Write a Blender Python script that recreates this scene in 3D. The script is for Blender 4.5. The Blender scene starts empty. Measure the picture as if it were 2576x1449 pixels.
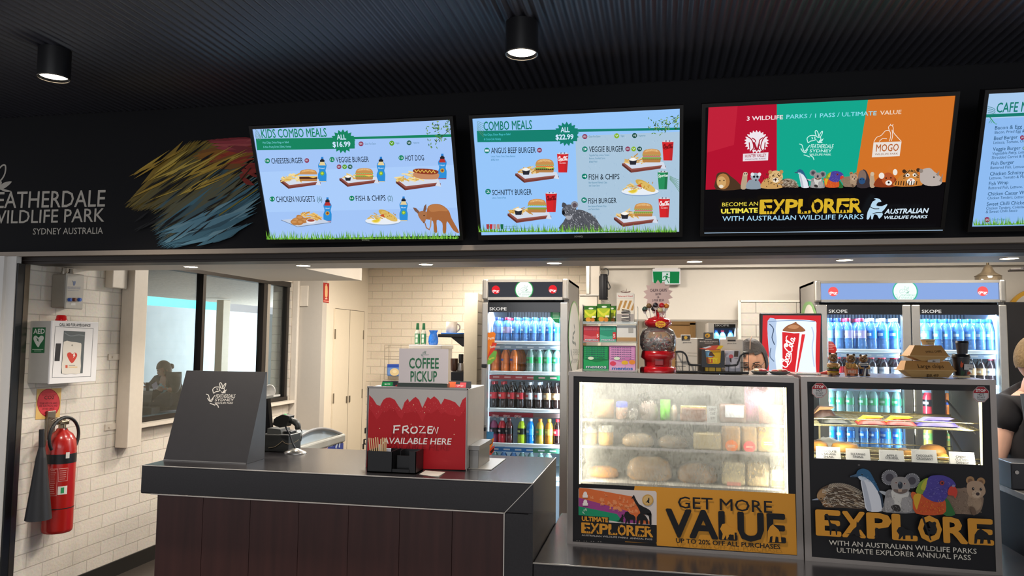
import bpy, bmesh, math, random
from mathutils import Vector, Matrix
from math import sin, cos, pi, radians
random.seed(7)
sc = bpy.context.scene
COL = sc.collection
W, H, F = 2576, 1449, 1889.28
# ---------------------------------------------------------------- camera
YAW, PIT, ROL = -0.192135, 0.071175, 0.009957
CAM = Vector((0, 0, 1.6))
_fw = Vector((sin(YAW)*cos(PIT), cos(YAW)*cos(PIT), sin(PIT)))
_r = Vector((cos(YAW), -sin(YAW), 0)); _u = _r.cross(_fw)
_R = cos(ROL)*_r + sin(ROL)*_u; _U = -sin(ROL)*_r + cos(ROL)*_u
cd = bpy.data.cameras.new('camera'); cam = bpy.data.objects.new('camera', cd); COL.objects.link(cam)
cd.sensor_width = 36; cd.lens = F/W*36; cd.clip_start = .05; cd.clip_end = 100
cam.matrix_world = Matrix(((_R.x, _U.x, -_fw.x, 0), (_R.y, _U.y, -_fw.y, 0), (_R.z, _U.z, -_fw.z, 1.6), (0, 0, 0, 1)))
sc.camera = cam
# ---------------------------------------------------------------- world, exposure
vs = sc.view_settings
vs.view_transform = 'Standard'; vs.look = 'None'; vs.exposure = 0; vs.gamma = 1; vs.use_curve_mapping = False
wd = bpy.data.worlds.new('world'); sc.world = wd; wd.use_nodes = True
wd.node_tree.nodes['Background'].inputs[0].default_value = (.95, .96, 1, 1)
wd.node_tree.nodes['Background'].inputs[1].default_value = .75
sc.cycles.max_bounces = 7; sc.cycles.diffuse_bounces = 3; sc.cycles.glossy_bounces = 3
sc.cycles.transparent_max_bounces = 24; sc.cycles.transmission_bounces = 4
sc.cycles.caustics_reflective = False; sc.cycles.caustics_refractive = False
sc.cycles.sample_clamp_indirect = 3
sc.cycles.use_denoising = True


def area(name, loc, size, power, col=(1, 1, 1), rot=(0, 0, 0), sy=None, shape=None, spread=pi):
    d = bpy.data.lights.new(name, 'AREA'); d.energy = power; d.color = col; d.size = size; d.spread = spread
    if shape: d.shape = shape
    elif sy: d.shape = 'RECTANGLE'; d.size_y = sy
    o = bpy.data.objects.new(name, d); o.location = loc; o.rotation_euler = rot; COL.objects.link(o); return o


def spot(name, loc, power, col, rot=(0, 0, 0), ang=100, blend=.6, r=.04):
    d = bpy.data.lights.new(name, 'SPOT'); d.energy = power; d.color = col; d.spot_size = radians(ang); d.spot_blend = blend; d.shadow_soft_size = r
    o = bpy.data.objects.new(name, d); o.location = loc; o.rotation_euler = rot; COL.objects.link(o); return o


WARM = (1, .92, .82)
# lamps of the kitchen's own ceiling (z 2.5), above the soffit and out of frame
for i, (x, y, p) in enumerate([(-2.4, 6.0, 68), (-1.6, 7.4, 48), (-.9, 5.0, 48), (.7, 5.2, 27), (2.2, 5.0, 22)]):
    area('kitchen_lamp_%d' % i, (x, y, 2.46), .5, p, WARM)
# daylight falling in from the open end of the terrace beyond the window
area('terrace_daylight', (-6.6, 17, 1.6), 4.5, 700, (.86, .95, 1), (radians(-90), 0, 0), 2.4)

# ---------------------------------------------------------------- photo geometry: pixel -> point on a real plane


def ray(x, y): return (x-W/2)/F*_R - (y-H/2)/F*_U + _fw
def onY(x, y, Y): d = ray(x, y); return CAM + d*(Y/d.y)
def onX(x, y, X): d = ray(x, y); return CAM + d*(X/d.x)
def onZ(x, y, Z): d = ray(x, y); return CAM + d*((Z-1.6)/d.z)


# ---------------------------------------------------------------- materials
def lin(c):
    if isinstance(c, str):
        c = c.lstrip('#'); c = [int(c[i:i+2], 16) for i in (0, 2, 4)]
    o = []
    for v in c[:3]:
        v = v/255.
        o.append(v/12.92 if v <= .04045 else ((v+.055)/1.055)**2.4)
    return tuple(o)


_M = {}


def _mat(name):
    m = bpy.data.materials.new(name); m.use_nodes = True
    nt = m.node_tree; return m, nt, nt.nodes['Principled BSDF'], nt.nodes


def pm(col, r=.5, m=0., var=.05, spec=.5, em=0, bump=0, sc_=30, coat=0):
    k = (tuple(col) if not isinstance(col, str) else col, r, m, var, spec, em, bump, sc_, coat)
    if k in _M: return _M[k]
    mt, nt, b, N = _mat('surface_%d' % len(_M)); L = nt.links.new
    c = lin(col)
    tc = N.new('ShaderNodeTexCoord'); no = N.new('ShaderNodeTexNoise'); no.inputs['Scale'].default_value = sc_
    no.inputs['Detail'].default_value = 2
    L(tc.outputs['Object'], no.inputs['Vector'])
    mx = N.new('ShaderNodeMix'); mx.data_type = 'RGBA'
    mx.inputs[6].default_value = (*[max(0, v*(1-var)) for v in c], 1); mx.inputs[7].default_value = (*[min(1, v*(1+var)) for v in c], 1)
    L(no.outputs['Fac'], mx.inputs[0]); L(mx.outputs[2], b.inputs['Base Color'])
    b.inputs['Roughness'].default_value = r; b.inputs['Metallic'].default_value = m
    b.inputs['Specular IOR Level'].default_value = spec; b.inputs['Coat Weight'].default_value = coat
    if em: L(mx.outputs[2], b.inputs['Emission Color']); b.inputs['Emission Strength'].default_value = em
    if bump:
        bp = N.new('ShaderNodeBump'); bp.inputs['Strength'].default_value = bump; bp.inputs['Distance'].default_value = .01
        L(no.outputs['Fac'], bp.inputs['Height']); L(bp.outputs['Normal'], b.inputs['Normal'])
    _M[k] = mt; return mt


def attr_mat(name, em=0, r=.4, spec=.5):
    m, nt, b, N = _mat(name); L = nt.links.new
    a = N.new('ShaderNodeAttribute'); a.attribute_name = 'Col'
    if em:
        b.inputs['Base Color'].default_value = (0, 0, 0, 1); b.inputs['Roughness'].default_value = .25
        b.inputs['Specular IOR Level'].default_value = .1
        L(a.outputs['Color'], b.inputs['Emission Color']); b.inputs['Emission Strength'].default_value = em
    else:
        L(a.outputs['Color'], b.inputs['Base Color']); b.inputs['Roughness'].default_value = r; b.inputs['Specular IOR Level'].default_value = spec
    return m


PRINT = attr_mat('printed_sheet', r=.45, spec=.3)
SCREEN = attr_mat('lit_screen', em=1.0)
LIT = attr_mat('backlit_panel', em=1.25)
SOFT = attr_mat('coloured_plastic', r=.3)


def glass(name, tint=(1, 1, 1), refl=.08, tr=None, rough=.02):
    if name in _M: return _M[name]
    m, nt, b, N = _mat(name); L = nt.links.new
    N.remove(b)
    t = N.new('ShaderNodeBsdfTransparent'); t.inputs[0].default_value = (*tint, 1)
    g = N.new('ShaderNodeBsdfGlossy'); g.inputs['Roughness'].default_value = rough
    fr = N.new('ShaderNodeFresnel'); fr.inputs[0].default_value = 1.45
    mu = N.new('ShaderNodeMath'); mu.operation = 'MULTIPLY'; mu.inputs[1].default_value = refl*12
    mu.use_clamp = True
    L(fr.outputs[0], mu.inputs[0])
    x = N.new('ShaderNodeMixShader'); L(mu.outputs[0], x.inputs[0]); L(t.outputs[0], x.inputs[1]); L(g.outputs[0], x.inputs[2])
    if tr:   # part of the light is scattered: a milky or tinted body
        df = N.new('ShaderNodeBsdfPrincipled'); df.inputs['Base Color'].default_value = (*lin(tr[0]), 1); df.inputs['Roughness'].default_value = .15
        y = N.new('ShaderNodeMixShader'); y.inputs[0].default_value = tr[1]
        L(x.outputs[0], y.inputs[1]); L(df.outputs[0], y.inputs[2]); x = y
    L(x.outputs[0], N['Material Output'].inputs[0]); _M[name] = m; return m


def brick(name, axis, c1, c2, cm, bw=.24, rh=.0865, mo=.0045, zoff=0, rough=.55, bump=.6, off=.5):
    m, nt, b, N = _mat(name); L = nt.links.new
    tc = N.new('ShaderNodeTexCoord'); sp = N.new('ShaderNodeSeparateXYZ'); cb = N.new('ShaderNodeCombineXYZ')
    L(tc.outputs['Object'], sp.inputs[0]); L(sp.outputs[axis], cb.inputs[0])
    ad = N.new('ShaderNodeMath'); ad.inputs[1].default_value = zoff; L(sp.outputs[2], ad.inputs[0]); L(ad.outputs[0], cb.inputs[1])
    br = N.new('ShaderNodeTexBrick'); L(cb.outputs[0], br.inputs['Vector'])
    br.offset = off
    br.inputs['Color1'].default_value = (*lin(c1), 1); br.inputs['Color2'].default_value = (*lin(c2), 1); br.inputs['Mortar'].default_value = (*lin(cm), 1)
    br.inputs['Scale'].default_value = 1; br.inputs['Brick Width'].default_value = bw; br.inputs['Row Height'].default_value = rh
    br.inputs['Mortar Size'].default_value = mo; br.inputs['Mortar Smooth'].default_value = .3
    no = N.new('ShaderNodeTexNoise'); no.inputs['Scale'].default_value = 55; no.inputs['Detail'].default_value = 4; L(tc.outputs['Object'], no.inputs['Vector'])
    mx = N.new('ShaderNodeMix'); mx.data_type = 'RGBA'; mx.blend_type = 'MULTIPLY'; mx.inputs[0].default_value = .18
    L(br.outputs['Color'], mx.inputs[6]); L(no.outputs['Color'], mx.inputs[7]); L(mx.outputs[2], b.inputs['Base Color'])
    b.inputs['Roughness'].default_value = rough
    s1 = N.new('ShaderNodeMath'); s1.operation = 'MULTIPLY_ADD'; s1.inputs[1].default_value = -1; L(br.outputs['Fac'], s1.inputs[0])
    s2 = N.new('ShaderNodeMath'); s2.operation = 'MULTIPLY'; s2.inputs[1].default_value = .5; L(no.outputs['Fac'], s2.inputs[0]); L(s2.outputs[0], s1.inputs[2])
    bp = N.new('ShaderNodeBump'); bp.inputs['Strength'].default_value = bump; bp.inputs['Distance'].default_value = .006
    L(s1.outputs[0], bp.inputs['Height']); L(bp.outputs['Normal'], b.inputs['Normal'])
    return m


def wood(name, c1, c2, axis=0, rough=.4, sc_=14):
    m, nt, b, N = _mat(name); L = nt.links.new
    tc = N.new('ShaderNodeTexCoord'); mp = N.new('ShaderNodeMapping'); L(tc.outputs['Object'], mp.inputs[0])
    s = [sc_]*3; s[2] = sc_*.08; mp.inputs['Scale'].default_value = s
    no = N.new('ShaderNodeTexNoise'); no.inputs['Scale'].default_value = 1.5; no.inputs['Detail'].default_value = 6; L(mp.outputs[0], no.inputs['Vector'])
    mx = N.new('ShaderNodeMix'); mx.data_type = 'RGBA'; mx.inputs[6].default_value = (*lin(c1), 1); mx.inputs[7].default_value = (*lin(c2), 1)
    L(no.outputs['Fac'], mx.inputs[0]); L(mx.outputs[2], b.inputs['Base Color']); b.inputs['Roughness'].default_value = rough
    return m


# ---------------------------------------------------------------- mesh helpers
class MB:
    def __init__(s): s.v = []; s.f = []; s.m = []; s.sm = []; s.c = []; s.T = None; s.col = None
    def add(s, vs, fs, mi=0, sm=False):
        n = len(s.v)
        s.v += [(s.T @ Vector(p)) if s.T else Vector(p) for p in vs]
        for q in fs: s.f.append([i+n for i in q]); s.m.append(mi); s.sm.append(sm); s.c.append(s.col)
        return s
    def box(s, a, b, mi=0):
        x0, y0, z0 = a; x1, y1, z1 = b
        return s.add([(x0, y0, z0), (x1, y0, z0), (x1, y1, z0), (x0, y1, z0), (x0, y0, z1), (x1, y0, z1), (x1, y1, z1), (x0, y1, z1)],
                     [(0, 3, 2, 1), (4, 5, 6, 7), (0, 1, 5, 4), (1, 2, 6, 5), (2, 3, 7, 6), (3, 0, 4, 7)], mi)
    def rbox(s, a, b, r=.005, n=2, mi=0):
        bm = bmesh.new(); bmesh.ops.create_cube(bm, size=1)
        for v in bm.verts: v.co = Vector([(a[i]+b[i])/2 + v.co[i]*(b[i]-a[i]) for i in range(3)])
        r = min(r, min(abs(b[i]-a[i]) for i in range(3))*.49)
        bmesh.ops.bevel(bm, geom=bm.edges[:], offset=r, segments=n, profile=.5, affect='EDGES')
        bm.verts.index_update(); s.add([v.co[:] for v in bm.verts], [[v.index for v in q.verts] for q in bm.faces], mi, False); bm.free(); return s
    def cyl(s, p, q, r0, r1=None, n=16, mi=0, cap=True, sm=True):
        p, q = Vector(p), Vector(q); r1 = r0 if r1 is None else r1
        d = (q-p).normalized(); a = d.orthogonal().normalized(); b = d.cross(a)
        vs = []
        for c, r in ((p, r0), (q, r1)):
            vs += [c + r*(cos(2*pi*i/n)*a + sin(2*pi*i/n)*b) for i in range(n)]
        s.add(vs, [(i, (i+1) % n, n+(i+1) % n, n+i) for i in range(n)], mi, sm)
        if cap: s.add(vs, [tuple(range(n-1, -1, -1)), tuple(range(n, 2*n))], mi)
        return s
    def tube(s, pts, r, n=8, mi=0, closed=False):
        pts = [Vector(p) for p in pts]; m = len(pts); vs = []; a = None
        rs = r if isinstance(r, (list, tuple)) else [r]*m
        for i, p in enumerate(pts):
            if closed: d = pts[(i+1) % m]-pts[i-1]
            else: d = pts[min(i+1, m-1)]-pts[max(i-1, 0)]
            d.normalize()
            a = d.orthogonal().normalized() if a is None else (a - d*a.dot(d))
            if a.length < 1e-6: a = d.orthogonal()
            a.normalize(); b = d.cross(a)
            vs += [p + rs[i]*(cos(2*pi*k/n)*a + sin(2*pi*k/n)*b) for k in range(n)]
        fs = []
        for i in range(m if closed else m-1):
            j = (i+1) % m
            fs += [(i*n+k, i*n+(k+1) % n, j*n+(k+1) % n, j*n+k) for k in range(n)]
        s.add(vs, fs, mi, True)
        if not closed: s.add(vs, [tuple(range(n-1, -1, -1)), tuple(range((m-1)*n, m*n))], mi)
        return s
    def lathe(s, prof, n=24, c=(0, 0, 0), mi=0, sm=True, sx=1, sy=1):
        vs = []
        for r, z in prof: vs += [(c[0]+sx*r*cos(2*pi*k/n), c[1]+sy*r*sin(2*pi*k/n), c[2]+z) for k in range(n)]
        m = len(prof); fs = []
        for i in range(m-1): fs += [(i*n+k, i*n+(k+1) % n, (i+1)*n+(k+1) % n, (i+1)*n+k) for k in range(n)]
        s.add(vs, fs, mi, sm)
        s.add(vs[:n], [tuple(range(n-1, -1, -1))], mi); s.add(vs[-n:], [tuple(range(n))], mi); return s
    def prism(s, poly, fn, w0, w1, mi=0):
        n = len(poly); vs = [fn(u, v, w0) for u, v in poly] + [fn(u, v, w1) for u, v in poly]
        fs = [(i, (i+1) % n, n+(i+1) % n, n+i) for i in range(n)] + [tuple(range(n-1, -1, -1)), tuple(range(n, 2*n))]
        return s.add(vs, fs, mi)
    def ball(s, c, r, n=14, mi=0, m=9):
        r = (r, r, r) if not isinstance(r, (list, tuple)) else r
        vs = []
        for i in range(m+1):
            t = pi*i/m
            vs += [(c[0]+r[0]*sin(t)*cos(2*pi*k/n), c[1]+r[1]*sin(t)*sin(2*pi*k/n), c[2]-r[2]*cos(t)) for k in range(n)]
        return s.add(vs, [(i*n+k, i*n+(k+1) % n, (i+1)*n+(k+1) % n, (i+1)*n+k) for i in range(m) for k in range(n)], mi, True)
    def build(s, name, mats, parent=None, world=True):
        me = bpy.data.meshes.new(name)
        off = wloc(parent) if (parent is not None and world) else Vector((0, 0, 0))
        me.from_pydata([p-off for p in s.v], [], s.f)
        if not isinstance(mats, (list, tuple)): mats = [mats]
        for m in mats: me.materials.append(m)
        me.polygons.foreach_set('material_index', s.m); me.polygons.foreach_set('use_smooth', s.sm)
        if any(c is not None for c in s.c): colour(me, s.c)
        me.update(); me.validate()
        o = bpy.data.objects.new(name, me); COL.objects.link(o)
        if parent is not None: o.parent = parent
        return o


def colour(me, cols):
    at = me.color_attributes.new('Col', 'FLOAT_COLOR', 'CORNER'); buf = []
    for p, c in zip(me.polygons, cols): buf += [*(c or (.5, .5, .5)), 1]*p.loop_total
    at.data.foreach_set('color', buf)


def wloc(o):
    v = Vector((0, 0, 0))
    while o is not None: v += o.location; o = o.parent
    return v


def tag(o, label, cat, group=None):
    o['label'] = label; o['category'] = cat
    if group: o['group'] = group
    return o


def thing(name, label, cat, loc=(0, 0, 0), group=None, rz=0):
    o = bpy.data.objects.new(name, None); COL.objects.link(o); o.location = loc; o.rotation_euler = (0, 0, rz)
    o.empty_display_size = .05
    return tag(o, label, cat, group)


def dup(root, loc, label, rz=None, group=None):
    r = root.copy(); COL.objects.link(r); r.location = loc
    if rz is not None: r.rotation_euler = (0, 0, rz)
    r['label'] = label
    if group: r['group'] = group
    for ch in root.children:
        c = ch.copy(); COL.objects.link(c); c.parent = r
        for g in ch.children:
            d = g.copy(); COL.objects.link(d); d.parent = c
    return r


def struct(o): o['kind'] = 'structure'; return o


# ---------------------------------------------------------------- flat printed graphics, given in photo pixels on a real plane
_TX = {}


def glyphs(txt, shear=0):
    k = (txt, shear)
    if k not in _TX:
        cu = bpy.data.curves.new('t', 'FONT'); cu.body = txt; cu.size = 1; cu.resolution_u = 2; cu.shear = shear
        o = bpy.data.objects.new('t', cu); me = o.to_mesh()
        vs = [(v.co.x, v.co.y) for v in me.vertices]; fs = [tuple(p.vertices) for p in me.polygons]
        o.to_mesh_clear(); bpy.data.objects.remove(o); bpy.data.curves.remove(cu)
        _TX[k] = (vs, fs)
    return _TX[k]


EPS = 4e-5


class Sheet:
    def __init__(s, O, U=(1, 0, 0), V=(0, 0, 1), base=.0006, box=None):
        s.O = Vector(O); s.U = Vector(U).normalized(); s.V = Vector(V).normalized(); s.N = s.U.cross(s.V)
        s.v = []; s.f = []; s.c = []; s.k = 0; s.base = base; s.box = None; s.z = None
        if box: s.frame(*box)
    def frame(s, x0, y0, x1, y1):     # local drawing frame: 0..1 across, 0..1 up, between two plane points
        s.box = (x0, y0, x1-x0, y1-y0)
    def at(s, ox, oy, k, ky=None): s.z = (ox, oy, k, ky or k); return s   # drawing units -> photo pixels
    def uv(s, p):
        if s.z: p = (s.z[0]+p[0]/s.z[2], s.z[1]+p[1]/s.z[3])
        if s.box: return (s.box[0]+p[0]*s.box[2], s.box[1]+p[1]*s.box[3])
        d = ray(*p); q = CAM + d*((s.O-CAM).dot(s.N)/d.dot(s.N)) - s.O
        return (q.dot(s.U), q.dot(s.V))
    def _put(s, uvs, fs, col):
        n = len(s.v); h = s.base + s.k*EPS; c = lin(col)
        s.v += [s.O + s.U*a + s.V*b + s.N*h for a, b in uvs]
        for q in fs: s.f.append([i+n for i in q]); s.c.append(c)
    def poly(s, pts, col):
        s.k += 1; s._put([s.uv(p) for p in pts], [tuple(range(len(pts)))], col); return s
    def rect(s, x0, y0, x1, y1, col): return s.poly([(x0, y1), (x1, y1), (x1, y0), (x0, y0)], col)
    def disc(s, cx, cy, rx, col, ry=None, n=20, a0=0, rot=0):
        ry = rx if ry is None else ry; cr, sr = cos(rot), sin(rot); P = []
        for i in range(n):
            a, b = rx*cos(2*pi*i/n+a0), ry*sin(2*pi*i/n+a0); P.append((cx+a*cr-b*sr, cy+a*sr+b*cr))
        return s.poly(P, col)
    def star(s, cx, cy, r0, r1, n, col, sq=1):
        return s.poly([(cx+(r0 if i % 2 else r1)*cos(pi*i/n-pi/2), cy+sq*(r0 if i % 2 else r1)*sin(pi*i/n-pi/2)) for i in range(2*n)], col)
    def line(s, pts, w, col, closed=False):
        s.k += 1; P = [Vector(s.uv(p)) for p in pts]
        if s.box: ww = w*abs(s.box[3])
        else:
            m = len(pts)//2; a = Vector(s.uv(pts[m])); b = Vector(s.uv((pts[m][0]+10, pts[m][1]))); ww = w*(b-a).length/10
        if closed: P.append(P[0])
        uvs = []
        for i, p in enumerate(P):
            d = (P[min(i+1, len(P)-1)]-P[max(i-1, 0)])
            if closed and i in (0, len(P)-1): d = P[1]-P[-2]
            d = d.normalized() if d.length > 1e-9 else Vector((1, 0)); n = Vector((-d.y, d.x))*ww/2
            uvs += [p+n, p-n]
        s._put(uvs, [(2*i, 2*i+1, 2*i+3, 2*i+2) for i in range(len(P)-1)], col); return s
    def text(s, t, x0, y0, x1, y1, h, col, bold=0, shear=0):
        s.k += 1; vs, fs = glyphs(t, shear)
        if not vs: return s
        xa = min(p[0] for p in vs); xb = max(p[0] for p in vs)
        a = Vector(s.uv((x0, y0))); b = Vector(s.uv((x1, y1)))
        c = Vector(s.uv((x0, y0+h if s.box else y0-h)))
        e = (b-a)/(xb-xa); L = (b-a).length; n = Vector((-(b-a).y, (b-a).x))/L*(c-a).length/.70
        for dx, dy in [(0, 0)]+([] if bold < .003 else [(bold*cos(i*pi/(2 if bold < .03 else 6)), bold*sin(i*pi/(2 if bold < .03 else 6))) for i in range(4 if bold < .03 else 12)]):
            s.k += .3; s._put([a + e*(p[0]-xa+dx) + n*(p[1]+dy) for p in vs], fs, col)
        return s
    def build(s, name, mat, parent=None):
        me = bpy.data.meshes.new(name); off = wloc(parent) if parent is not None else Vector((0, 0, 0))
        me.from_pydata([p-off for p in s.v], [], s.f); me.materials.append(mat); colour(me, s.c)
        o = bpy.data.objects.new(name, me); COL.objects.link(o)
        if parent is not None: o.parent = parent
        return o


def arc(cx, cy, rx, ry, a0, a1, n=12):
    return [(cx+rx*cos(radians(a0+(a1-a0)*i/n)), cy-ry*sin(radians(a0+(a1-a0)*i/n))) for i in range(n+1)]


def smooth(pts, n=4, closed=False):
    out = []; m = len(pts)
    for i in range(m if closed else m-1):
        if closed: p0, p1, p2, p3 = pts[i-1], pts[i], pts[(i+1) % m], pts[(i+2) % m]
        else: p0, p1, p2, p3 = pts[max(i-1, 0)], pts[i], pts[i+1], pts[min(i+2, m-1)]
        for k in range(n):
            t = k/n
            out.append(tuple(.5*((2*b)+(c-a)*t+(2*a-5*b+4*c-d)*t*t+(3*b-a-3*c+d)*t**3) for a, b, c, d in zip(p0, p1, p2, p3)))
    if not closed: out.append(tuple(pts[-1]))
    return out


ORD = ['leftmost', 'second from left', 'third from left', 'fourth from left', 'fifth from left', 'sixth from left', 'seventh from left', 'eighth from left', 'ninth from left', 'tenth from left', 'eleventh from left', 'twelfth from left']

# ---------------------------------------------------------------- common materials
WHITE_PAINT = pm('#dcd3c4', .5, var=.02)
BLACK = pm('#141416', .4)
BLACKG = pm('#0c0c0e', .15)
STEEL = pm('#a8a29c', .3, 1, var=.06, sc_=8)
ALU = pm('#b9b5ae', .35, .9)
STONE = pm('#2b292b', .22, var=.3, sc_=160, spec=.6)
# ================================================================ the setting
ZC = 2.89   # front ceiling
# corrugated ceiling in front of the counter
mb = MB(); xs = []; n = int(10.5/.04*6)
for i in range(n+1):
    x = -6 + 10.5*i/n; xs.append((x, ZC + .006*cos(2*pi*(x+6)/.04)))
vs = [(x, y, z) for y in (-3.0, .5, 3.72) for x, z in xs]; m = n+1
mb.add(vs, [(r*m+i, r*m+i+1, (r+1)*m+i+1, (r+1)*m+i) for r in range(2) for i in range(n)], 0, True)
struct(mb.build('ceiling', pm('#4c4d56', .36, var=.1, spec=.5)))
# fascia above the opening
mb = MB(); mb.box((-6.5, 3.70, 2.086), (4.5, 3.80, 2.95))
struct(mb.build('wall_front', pm('#0f0f13', .7, var=.12, spec=.25)))
mb = MB(); mb.box((-6.5, 3.67, 2.060), (4.5, 3.79, 2.086))
struct(mb.build('trim_1', pm('#a8998a', .4)))
mb = MB(); mb.box((-3.66, 3.72, 2.021), (4.5, 3.86, 2.060)); mb.box((-3.66, 3.705, 2.035), (4.5, 3.72, 2.04))
struct(mb.build('trim_2', pm('#2c221c', .5, var=.2)))
# jamb at the left of the opening: white column, black shutter guide
mb = MB(); mb.box((-3.672, 3.665, 0), (-3.610, 3.70, 2.06)); mb.box((-3.722, 3.645, 0), (-3.672, 3.70, 2.06))
struct(mb.build('trim_3', pm('#eeeae4', .4, var=.02)))
mb = MB(); mb.box((-3.610, 3.67, 0), (-3.598, 3.715, 2.02))
struct(mb.build('trim_4', pm('#16181b', .35)))
mb = MB(); mb.box((-3.63, 3.715, 0), (-3.595, 3.75, 2.02))
struct(mb.build('trim_5', pm('#6e675e', .25, .8)))
mb = MB(); mb.box((-7, 3.70, 0), (-3.733, 3.8, 2.09)); struct(mb.build('wall_front_left', pm('#1b2230', .5)))
# floor
mb = MB(); mb.box((-9, -3, -.1), (5, 10, 0)); struct(mb.build('floor', pm('#3b342e', .35, var=.2)))
# left wall of the kitchen: painted bricks, window opening y 4.66..6.95, z 1.0..2.16
BRL = brick('painted_brick_left', 1, '#e8dfd1', '#e4dacb', '#cac0b2', mo=.0035, zoff=-.0015)
mb = MB()
for a, b in (((-3.8, 3.75, 0), (-3.6, 4.66, 2.5)), ((-3.8, 4.66, 0), (-3.6, 6.95, 1.0)), ((-3.8, 4.66, 2.17), (-3.6, 6.95, 2.5)), ((-3.8, 6.95, 0), (-3.6, 7.0, 2.5))): mb.box(a, b)
struct(mb.build('wall_left', BRL))
mb = MB(); mb.box((-3.6, 3.76, 0), (-3.588, 7.0, .1)); struct(mb.build('baseboard_left', pm('#15130f', .5)))
# window frame and panes
w1 = bpy.data.objects.new('window_1', None); COL.objects.link(w1); w1.location = (-3.66, 5.8, 1.0); struct(w1)
fr = MB()
fr.box((-3.68, 4.66, 2.12), (-3.61, 6.95, 2.17)); fr.box((-3.68, 4.66, 1.0), (-3.61, 6.95, 1.035))
for y0, y1 in ((4.66, 4.69), (5.49, 5.53), (6.45, 6.51), (6.90, 6.95)): fr.box((-3.68, y0, 1.035), (-3.62, y1, 2.12))
fr.build('window_frame', pm('#2a2521', .4, .4), w1)
sl = MB(); sl.box((-3.63, 6.51, 1.035), (-3.615, 6.56, 2.12)); sl.build('sliding_sash_edge', ALU, w1)
pn = MB(); pn.box((-3.655, 4.69, 1.035), (-3.65, 5.49, 2.12)); pn.box((-3.655, 5.53, 1.035), (-3.65, 6.45, 2.12)); pn.box((-3.645, 6.51, 1.035), (-3.64, 6.90, 2.12))
pn.build('window_pane', glass('window_glass', (.92, .96, .97), .012), w1)
si = MB(); si.box((-3.62, 4.66, .975), (-3.53, 6.95, 1.0)); si.build('window_sill', pm('#d9cfc0', .35), w1)
# white steel post bracketed to the wall beside the window
mb = MB(); mb.rbox((-3.595, 4.52, .86), (-3.50, 4.66, 2.5), .004)
for z in (1.005, 1.47): mb.box((-3.599, 4.42, z-.02), (-3.59, 4.56, z+.02)); mb.cyl((-3.592, 4.45, z), (-3.58, 4.45, z), .006, n=8)
mb.rbox((-3.599, 4.36, 1.93), (-3.54, 4.50, 2.06), .005)
struct(mb.build('trim_6', pm('#d8cdbd', .4)))
# end of the left side: grey return, closet wall, far brick wall
mb = MB(); mb.box((-3.8, 7.0, 0), (-3.29, 7.1, 2.5)); struct(mb.build('wall_left_return', pm('#b5aea4', .5, var=.03)))
mb = MB(); mb.rbox((-3.6, 6.96, 0), (-3.53, 7.0, 2.5), .01); mb.rbox((-3.53, 6.985, 1.93), (-3.44, 7.0, 2.14), .006); struct(mb.build('trim_7', pm('#d4cbbe', .5)))
mb = MB(); mb.box((-3.45, 7.1, 0), (-3.29, 8.4, 2.5)); struct(mb.build('wall_closet', pm('#d9cdb9', .5, var=.02)))
for i, (ya, yb) in enumerate(((7.27, 7.65), (7.655, 8.05))):
    d = bpy.data.objects.new('door_%d' % (i+1), None); COL.objects.link(d); d.location = (-3.29, ya, 0); struct(d)
    p = MB(); p.box((-3.289, ya+.002, .05), (-3.272, yb-.002, 1.925)); p.build('door_panel', pm('#d6c9b2', .45, var=.02), d)
    hy = ya+.01 if i == 0 else yb-.01
    for z in (1.0, 1.66):
        h = MB(); h.box((-3.274, hy-.012, z-.05), (-3.268, hy+.012, z+.05)); h.build('hinge', pm('#857c6e', .3, .8), d)
    h = MB(); ly = yb-.04 if i == 0 else ya+.03; h.box((-3.274, ly-.012, .93), (-3.264, ly+.012, 1.0)); h.build('latch', pm('#6b645a', .3, .8), d)
    g = MB(); g.box((-3.2725, yb-.004, .05), (-3.2705, yb, 1.925)); g.box((-3.2725, ya, 1.921), (-3.2705, yb, 1.926)); g.build('door_gap', pm('#5c5346', .7), d)
BRB = brick('painted_brick_back', 0, '#dccfba', '#d7c9b4', '#c4b8a4')
mb = MB(); mb.box((-3.29, 8.2, 0), (-.40, 8.4, 2.6)); struct(mb.build('wall_back', BRB))
# soffit with the downlights, low duct at its left, upper kitchen ceiling
mb = MB(); mb.box((-3.6, 3.86, 2.027), (4.5, 4.20, 2.5)); mb.box((-3.6, 3.80, 2.06), (4.5, 3.86, 2.5)); struct(mb.build('ceiling_soffit', pm('#cfc6ba', .6, var=.02)))
mb = MB(); mb.box((-2.81, 4.20, 2.027), (-2.09, 5.08, 2.5)); struct(mb.build('ceiling_duct', pm('#d5cabb', .6, var=.02)))
mb = MB(); mb.box((-3.8, 4.20, 2.5), (4.5, 10, 2.6)); struct(mb.build('ceiling_kitchen', pm('#d9d2c6', .6, var=.02)))
# short partition left of the drinks fridge
mb = MB(); mb.box((-1.425, 5.5, 0), (-1.335, 5.85, 1.96)); struct(mb.build('wall_partition', [brick('partition_brick', 1, '#b5aa9a', '#aba08f', '#7d7467')]))
mb = MB(); mb.box((-1.43, 5.485, 0), (-1.33, 5.5, 1.965)); struct(mb.build('trim_8', pm('#e0d3b8', .45)))
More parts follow.
